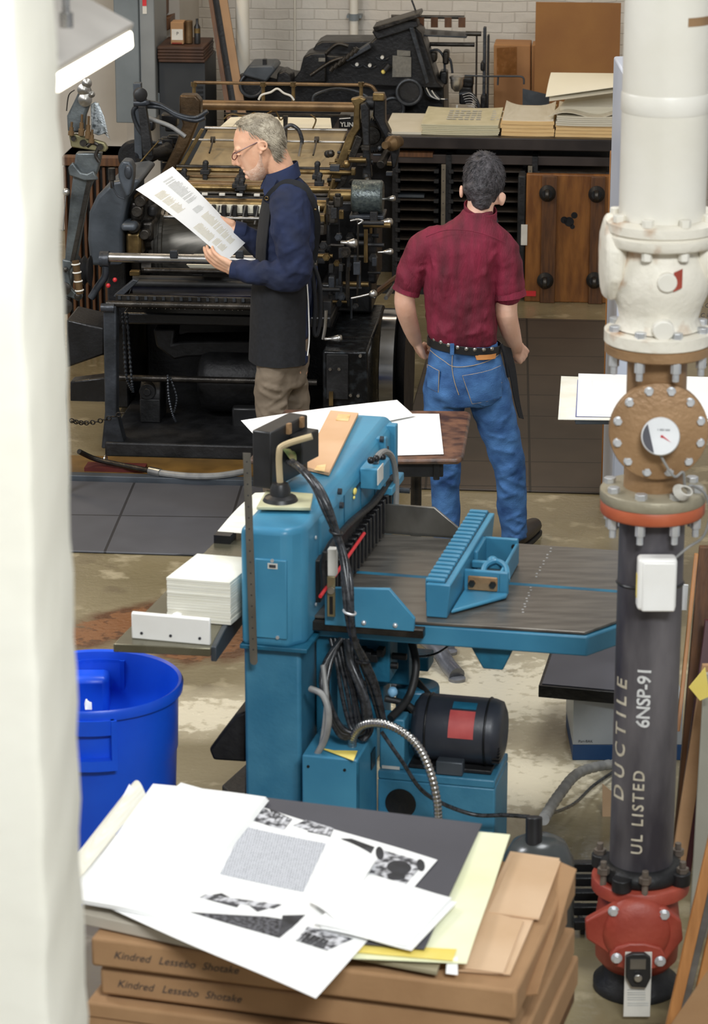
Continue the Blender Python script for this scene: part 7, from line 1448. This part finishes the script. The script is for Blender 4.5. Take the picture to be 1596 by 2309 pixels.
# shirt
sh = MB(FA); sh.loft(toA, 30, sup=2.2)
sh.limb([a_(652, 452, -.15), a_(655, 500, -.185), a_(657, 550, -.2), a_(668, 605, -.205), a_(655, 622, -.205), a_(608, 622, -.2), a_(565, 615, -.18), a_(537, 610, -.16)], [.088, .086, .082, .074, .070, .058, .050, .043], 20)
sh.limb([a_(640, 455, .15), a_(622, 525, .175), a_(607, 555, .175), a_(572, 544, .15), a_(543, 523, .125)], [.08, .072, .066, .055, .045], 18)
wrap_folds(sh, (a_(653, 470, -.165), a_(658, 560, -.2)), (.087, .081), 5, 12, .008, tilt=.9); wrap_folds(sh, (a_(662, 585, -.203), a_(668, 615, -.205)), (.077, .072), 4, 13, .010); wrap_folds(sh, (a_(650, 622, -.205), a_(570, 616, -.18)), (.068, .052), 6, 14, .009)
wrap_folds(sh, (a_(604, 556, .175), a_(560, 536, .14)), (.064, .05), 5, 15, .008)
for x0, y0, x1, y1 in ((700, 470, 708, 560), (690, 520, 700, 590), (712, 500, 706, 590), (695, 440, 700, 500)): sh.tube([a_(x0+(x1-x0)*k/5, y0+(y1-y0)*k/5, -.10+.02*k) for k in range(6)], [.003, .009, .011, .011, .009, .003], 8)
shirtA = sh.done('shirt', m_navy, mA, remesh=.008, smooth=3, disp=.03, dsc=.07)
for c, d, r in ((a_(531, 609, -.158), V(-1, .15, .12), .040), (a_(537, 519, .122), V(-1, -.1, .3), .038)): MB(FA).lathe(c-d.normalized()*.03, d, [(r*1.05, 0), (r*1.08, .004), (r*1.05, .05), (r*.95, .052), (r*.9, .02)], 24).done('cuff', m_navy, shirtA, ang=50)
mb = MB(FA)      # collar
cc_ = a_(632, 388, 0)
def colr(s, t):
    a = .35+(2*pi-.7)*s+pi; x = cos(a); y = sin(a); base = V(cc_.x+.092*x, .092*y, cc_.z-.042+.30*.085*x*1.2); topp = V(cc_.x+.008+.070*x, .072*y, cc_.z+.02+.4*.07*x); return base*(1-t)+topp*t
mb.grid(colr, 36, 4, .004); mb.done('collar', m_navy, shirtA)
mb = MB(FA); mb.prism([a_(600, 395, -.075), a_(625, 405, -.10), a_(600, 455, -.115), a_(593, 430, -.09)], (0, .006, 0)); mb.done('collar_point', m_navy, shirtA, bev=.002)
# apron
ap = thing  # (name kept short)
am = MB(FA); SK = [ringA(630, 806, 71, .19), ringA(631, 760, 70, .188), ringA(632, 700, 69, .186), ringA(636, 650, 70, .184), ringA(642, 600, 66, .178)]
def shell(secs, a0, a1, n, th):
    def f(s, t):
        k = t*(len(secs)-1); i = min(int(k), len(secs)-2); u = k-i; q = [secs[i][j]*(1-u)+secs[i+1][j]*u for j in range(5)]; a = a0+(a1-a0)*s; sup = 2.2
        return V(q[0]+abs(cos(a))**(2/sup)*math.copysign(1, cos(a))*q[3], q[1]+abs(sin(a))**(2/sup)*math.copysign(1, sin(a))*q[4]+.004*sin(9*a)*(1-t), q[2])
    m = MB(FA); m.grid(f, n, 16, th); return m
apron = shell(SK, pi*.18, pi*1.80, 60, .004).done('apron_skirt', m_apron, mA)
shell([ringA(642, 602, 67, .178), ringA(647, 540, 70, .2), ringA(652, 480, 67, .21), ringA(652, 445, 60, .2)], pi*.72, pi*1.28, 24, .004).done('apron_bib', m_apron, mA)
for pts in ([(598, 452, -.13), (615, 430, -.16), (640, 412, -.165), (665, 412, -.17), (688, 425, -.175), (706, 455, -.16), (716, 500, -.12), (712, 560, -.07), (706, 592, -.05)], [(645, 408, .12), (672, 408, .02), (695, 430, -.05), (712, 470, -.1)]):
    q = cr([a_(*p) for p in pts], 5); mb = MB(FA); rs = []
    for i, p in enumerate(q):
        d = (q[min(i+1, len(q)-1)]-q[max(i-1, 0)]).normalized(); out = V(.1, -1, .25); s_ = d.cross(out).normalized()*.013; o_ = out.normalized()*.004; rs.append([p-s_, p+s_, p+s_+o_, p-s_+o_])
    mb.rings(rs); mb.done('apron_strap', m_apron, mA)
MB(FA).torus(a_(601, 447, -.145), (.2, 1, .2), .008, .002, 16, 6).done('strap_ring', m_brass, mA); MB(FA).sph(a_(711, 472, -.155), .006, 8).done('strap_rivet', m_brass, mA)
mb = MB(FA); mb.sph(a_(700, 592, -.06), (.02, .02, .016), 12); mb.tube([a_(700, 592, -.06), a_(712, 610, -.06), (a_(722, 650, -.06)), a_(722, 720, -.05), a_(715, 755, -.05), a_(708, 745, -.05), a_(711, 680, -.05), a_(704, 610, -.05)], .009, 8, 5); mb.done('apron_bow', m_apron, mA)
mb = MB(FA); mb.tube([a_(687, 592, -.135), a_(693, 650, -.13), a_(696, 710, -.12), a_(697, 765, -.11), a_(693, 802, -.12)], .003, 6, 5); mb.done('white_selvedge', m_white, apron)
mb = MB(FA); mb.grid(quad([a_(688, 592, .03), a_(716, 600, -.02), a_(714, 712, -.02), a_(690, 718, .03)], fn=lambda s, t: V(.003*sin(9*t), 0, 0)), 4, 10, .01); mb.done('shirt_tail', m_navy, mA)
mb = MB(FA); mb.sph(a_(681, 806, -.09), (.03, .03, .04), 12); mb.done('rag', m_navy, mA, disp=.01, dsc=.03)
# trousers and shoes
tr = MB(FA); tr.loft([ringA(638, 860, 56, .15), ringA(637, 820, 60, .165), ringA(637, 760, 60, .16)], 26)
tr.limb([a_(625, 815, -.085), a_(615, 880, -.09), a_(614, 940, -.09), a_(620, 1040, -.09), a_(628, 1140, -.09)], [.094, .082, .074, .068, .062], 18); tr.limb([a_(648, 820, .085), a_(660, 880, .09), a_(668, 940, .09), a_(680, 1040, .09), a_(690, 1132, .09)], [.09, .074, .066, .064, .06], 18)
wrap_folds(tr, (a_(617, 860, -.09), a_(614, 940, -.09)), (.086, .076), 6, 16, .010); wrap_folds(tr, (a_(655, 850, .09), a_(668, 940, .09)), (.08, .068), 5, 17, .010); tr.done('trousers', m_khaki, mA, remesh=.008, smooth=3, disp=.022, dsc=.06)
for hx, hy, v in ((632, 1160, -.09), (694, 1150, .09)):
    a = a_(hx, hy, v); a.z = .05; t = a+V(-.19, -.01, -.01); s_ = MB(FA); s_.limb([a, a.lerp(t, .5), t], [.046, .047, .036], 18, 4); s_.limb([a+V(0, 0, .02), a+V(0, 0, .08)], [.045, .04], 16, 3); s_.done('shoe', bpy.data.materials['dark_brown_shoe_leather'], mA, remesh=.007, smooth=3)
# the printed sheet in his hands
cS = [a_(306, 421, -.16), a_(511, 588, -.12), a_(554, 547, .10), a_(389, 376, .12)]
fS = quad(cS, fn=lambda s, t: V(.0, -.012*sin(pi*s)+.01*(t-.5), .018*sin(pi*s)*.6-.012*(1-s)**4*(1-t)))
mb = MB(FA); mb.grid(fS, 24, 10, .0006); hs_ = mb.done('printed_sheet', m_paper, label='tall white printed sheet held up in both hands by the man in glasses', cat='print')
random.seed(31)
nS = (cS[1]-cS[0]).cross(cS[3]-cS[0]).normalized(); nS = -nS if nS.y > 0 else nS
def lines(s0, s1, t0, t1, n, mat, name):
    mb = MB(FA)
    for i in range(n):
        if random.random() < .1: continue
        s = s0+(s1-s0)*i/n; e = t1-(t1-t0)*random.uniform(0, .3); k = 4; ds = (s1-s0)/n*.38
        P = [[fS(s+dd, t0+(e-t0)*j/k)+nS*.0014 for j in range(k+1)] for dd in (0, ds)]
        v0 = [mb.b.verts.new(p) for p in P[0]]; v1 = [mb.b.verts.new(p) for p in P[1]]
        for j in range(k): mb.face([v0[j], v0[j+1], v1[j+1], v1[j]])
    mb.done(name, mat, hs_)
for s0, s1, t0, t1, m_ in ((.14, .42, .14, .42, m_palebrownink), (.08, .40, .55, .88, m_lightink), (.46, .52, .5, .8, m_lightink), (.60, .78, .10, .40, m_palebrownink), (.80, .93, .14, .42, m_palebrownink), (.56, .92, .52, .82, m_palebrownink)): lines(s0, s1, t0, t1, int((s1-s0)*105), m_, 'printed_text')

# loose pieces become parts of their own
def split_loose(names):
    for o in list(COL.objects):
        if o.type != 'MESH' or o.name.split('.')[0] not in names: continue
        bm = bmesh.new(); bm.from_mesh(o.data); bm.verts.ensure_lookup_table(); seen = set(); isl = []
        for v in bm.verts:
            if v.index in seen: continue
            st = [v]; seen.add(v.index); cur = set()
            while st:
                q = st.pop(); cur.add(q.index)
                for e in q.link_edges:
                    r = e.other_vert(q)
                    if r.index not in seen: seen.add(r.index); st.append(r)
            isl.append(cur)
        bm.free()
        if len(isl) < 2: continue
        for k, cur in enumerate(isl):
            b = bmesh.new(); b.from_mesh(o.data); b.verts.ensure_lookup_table(); bmesh.ops.delete(b, geom=[v for v in b.verts if v.index not in cur], context='VERTS')
            me = bpy.data.meshes.new(o.data.name)
            for m_ in o.data.materials: me.materials.append(m_)
            b.to_mesh(me); b.free()
            if k == 0: first = me; continue
            n_ = o.copy(); n_.data = me; COL.objects.link(n_)
        o.data = first
split_loose({'side_cover', 'body_band', 'tape', 'plug', 'valve_fittings', 'screw', 'box_screw', 'rivets', 'clamp_bracket', 'window_reflection', 'gripper_pads', 'table_support', 'hydraulic_block', 'belt_stud', 'cooling_slots'})
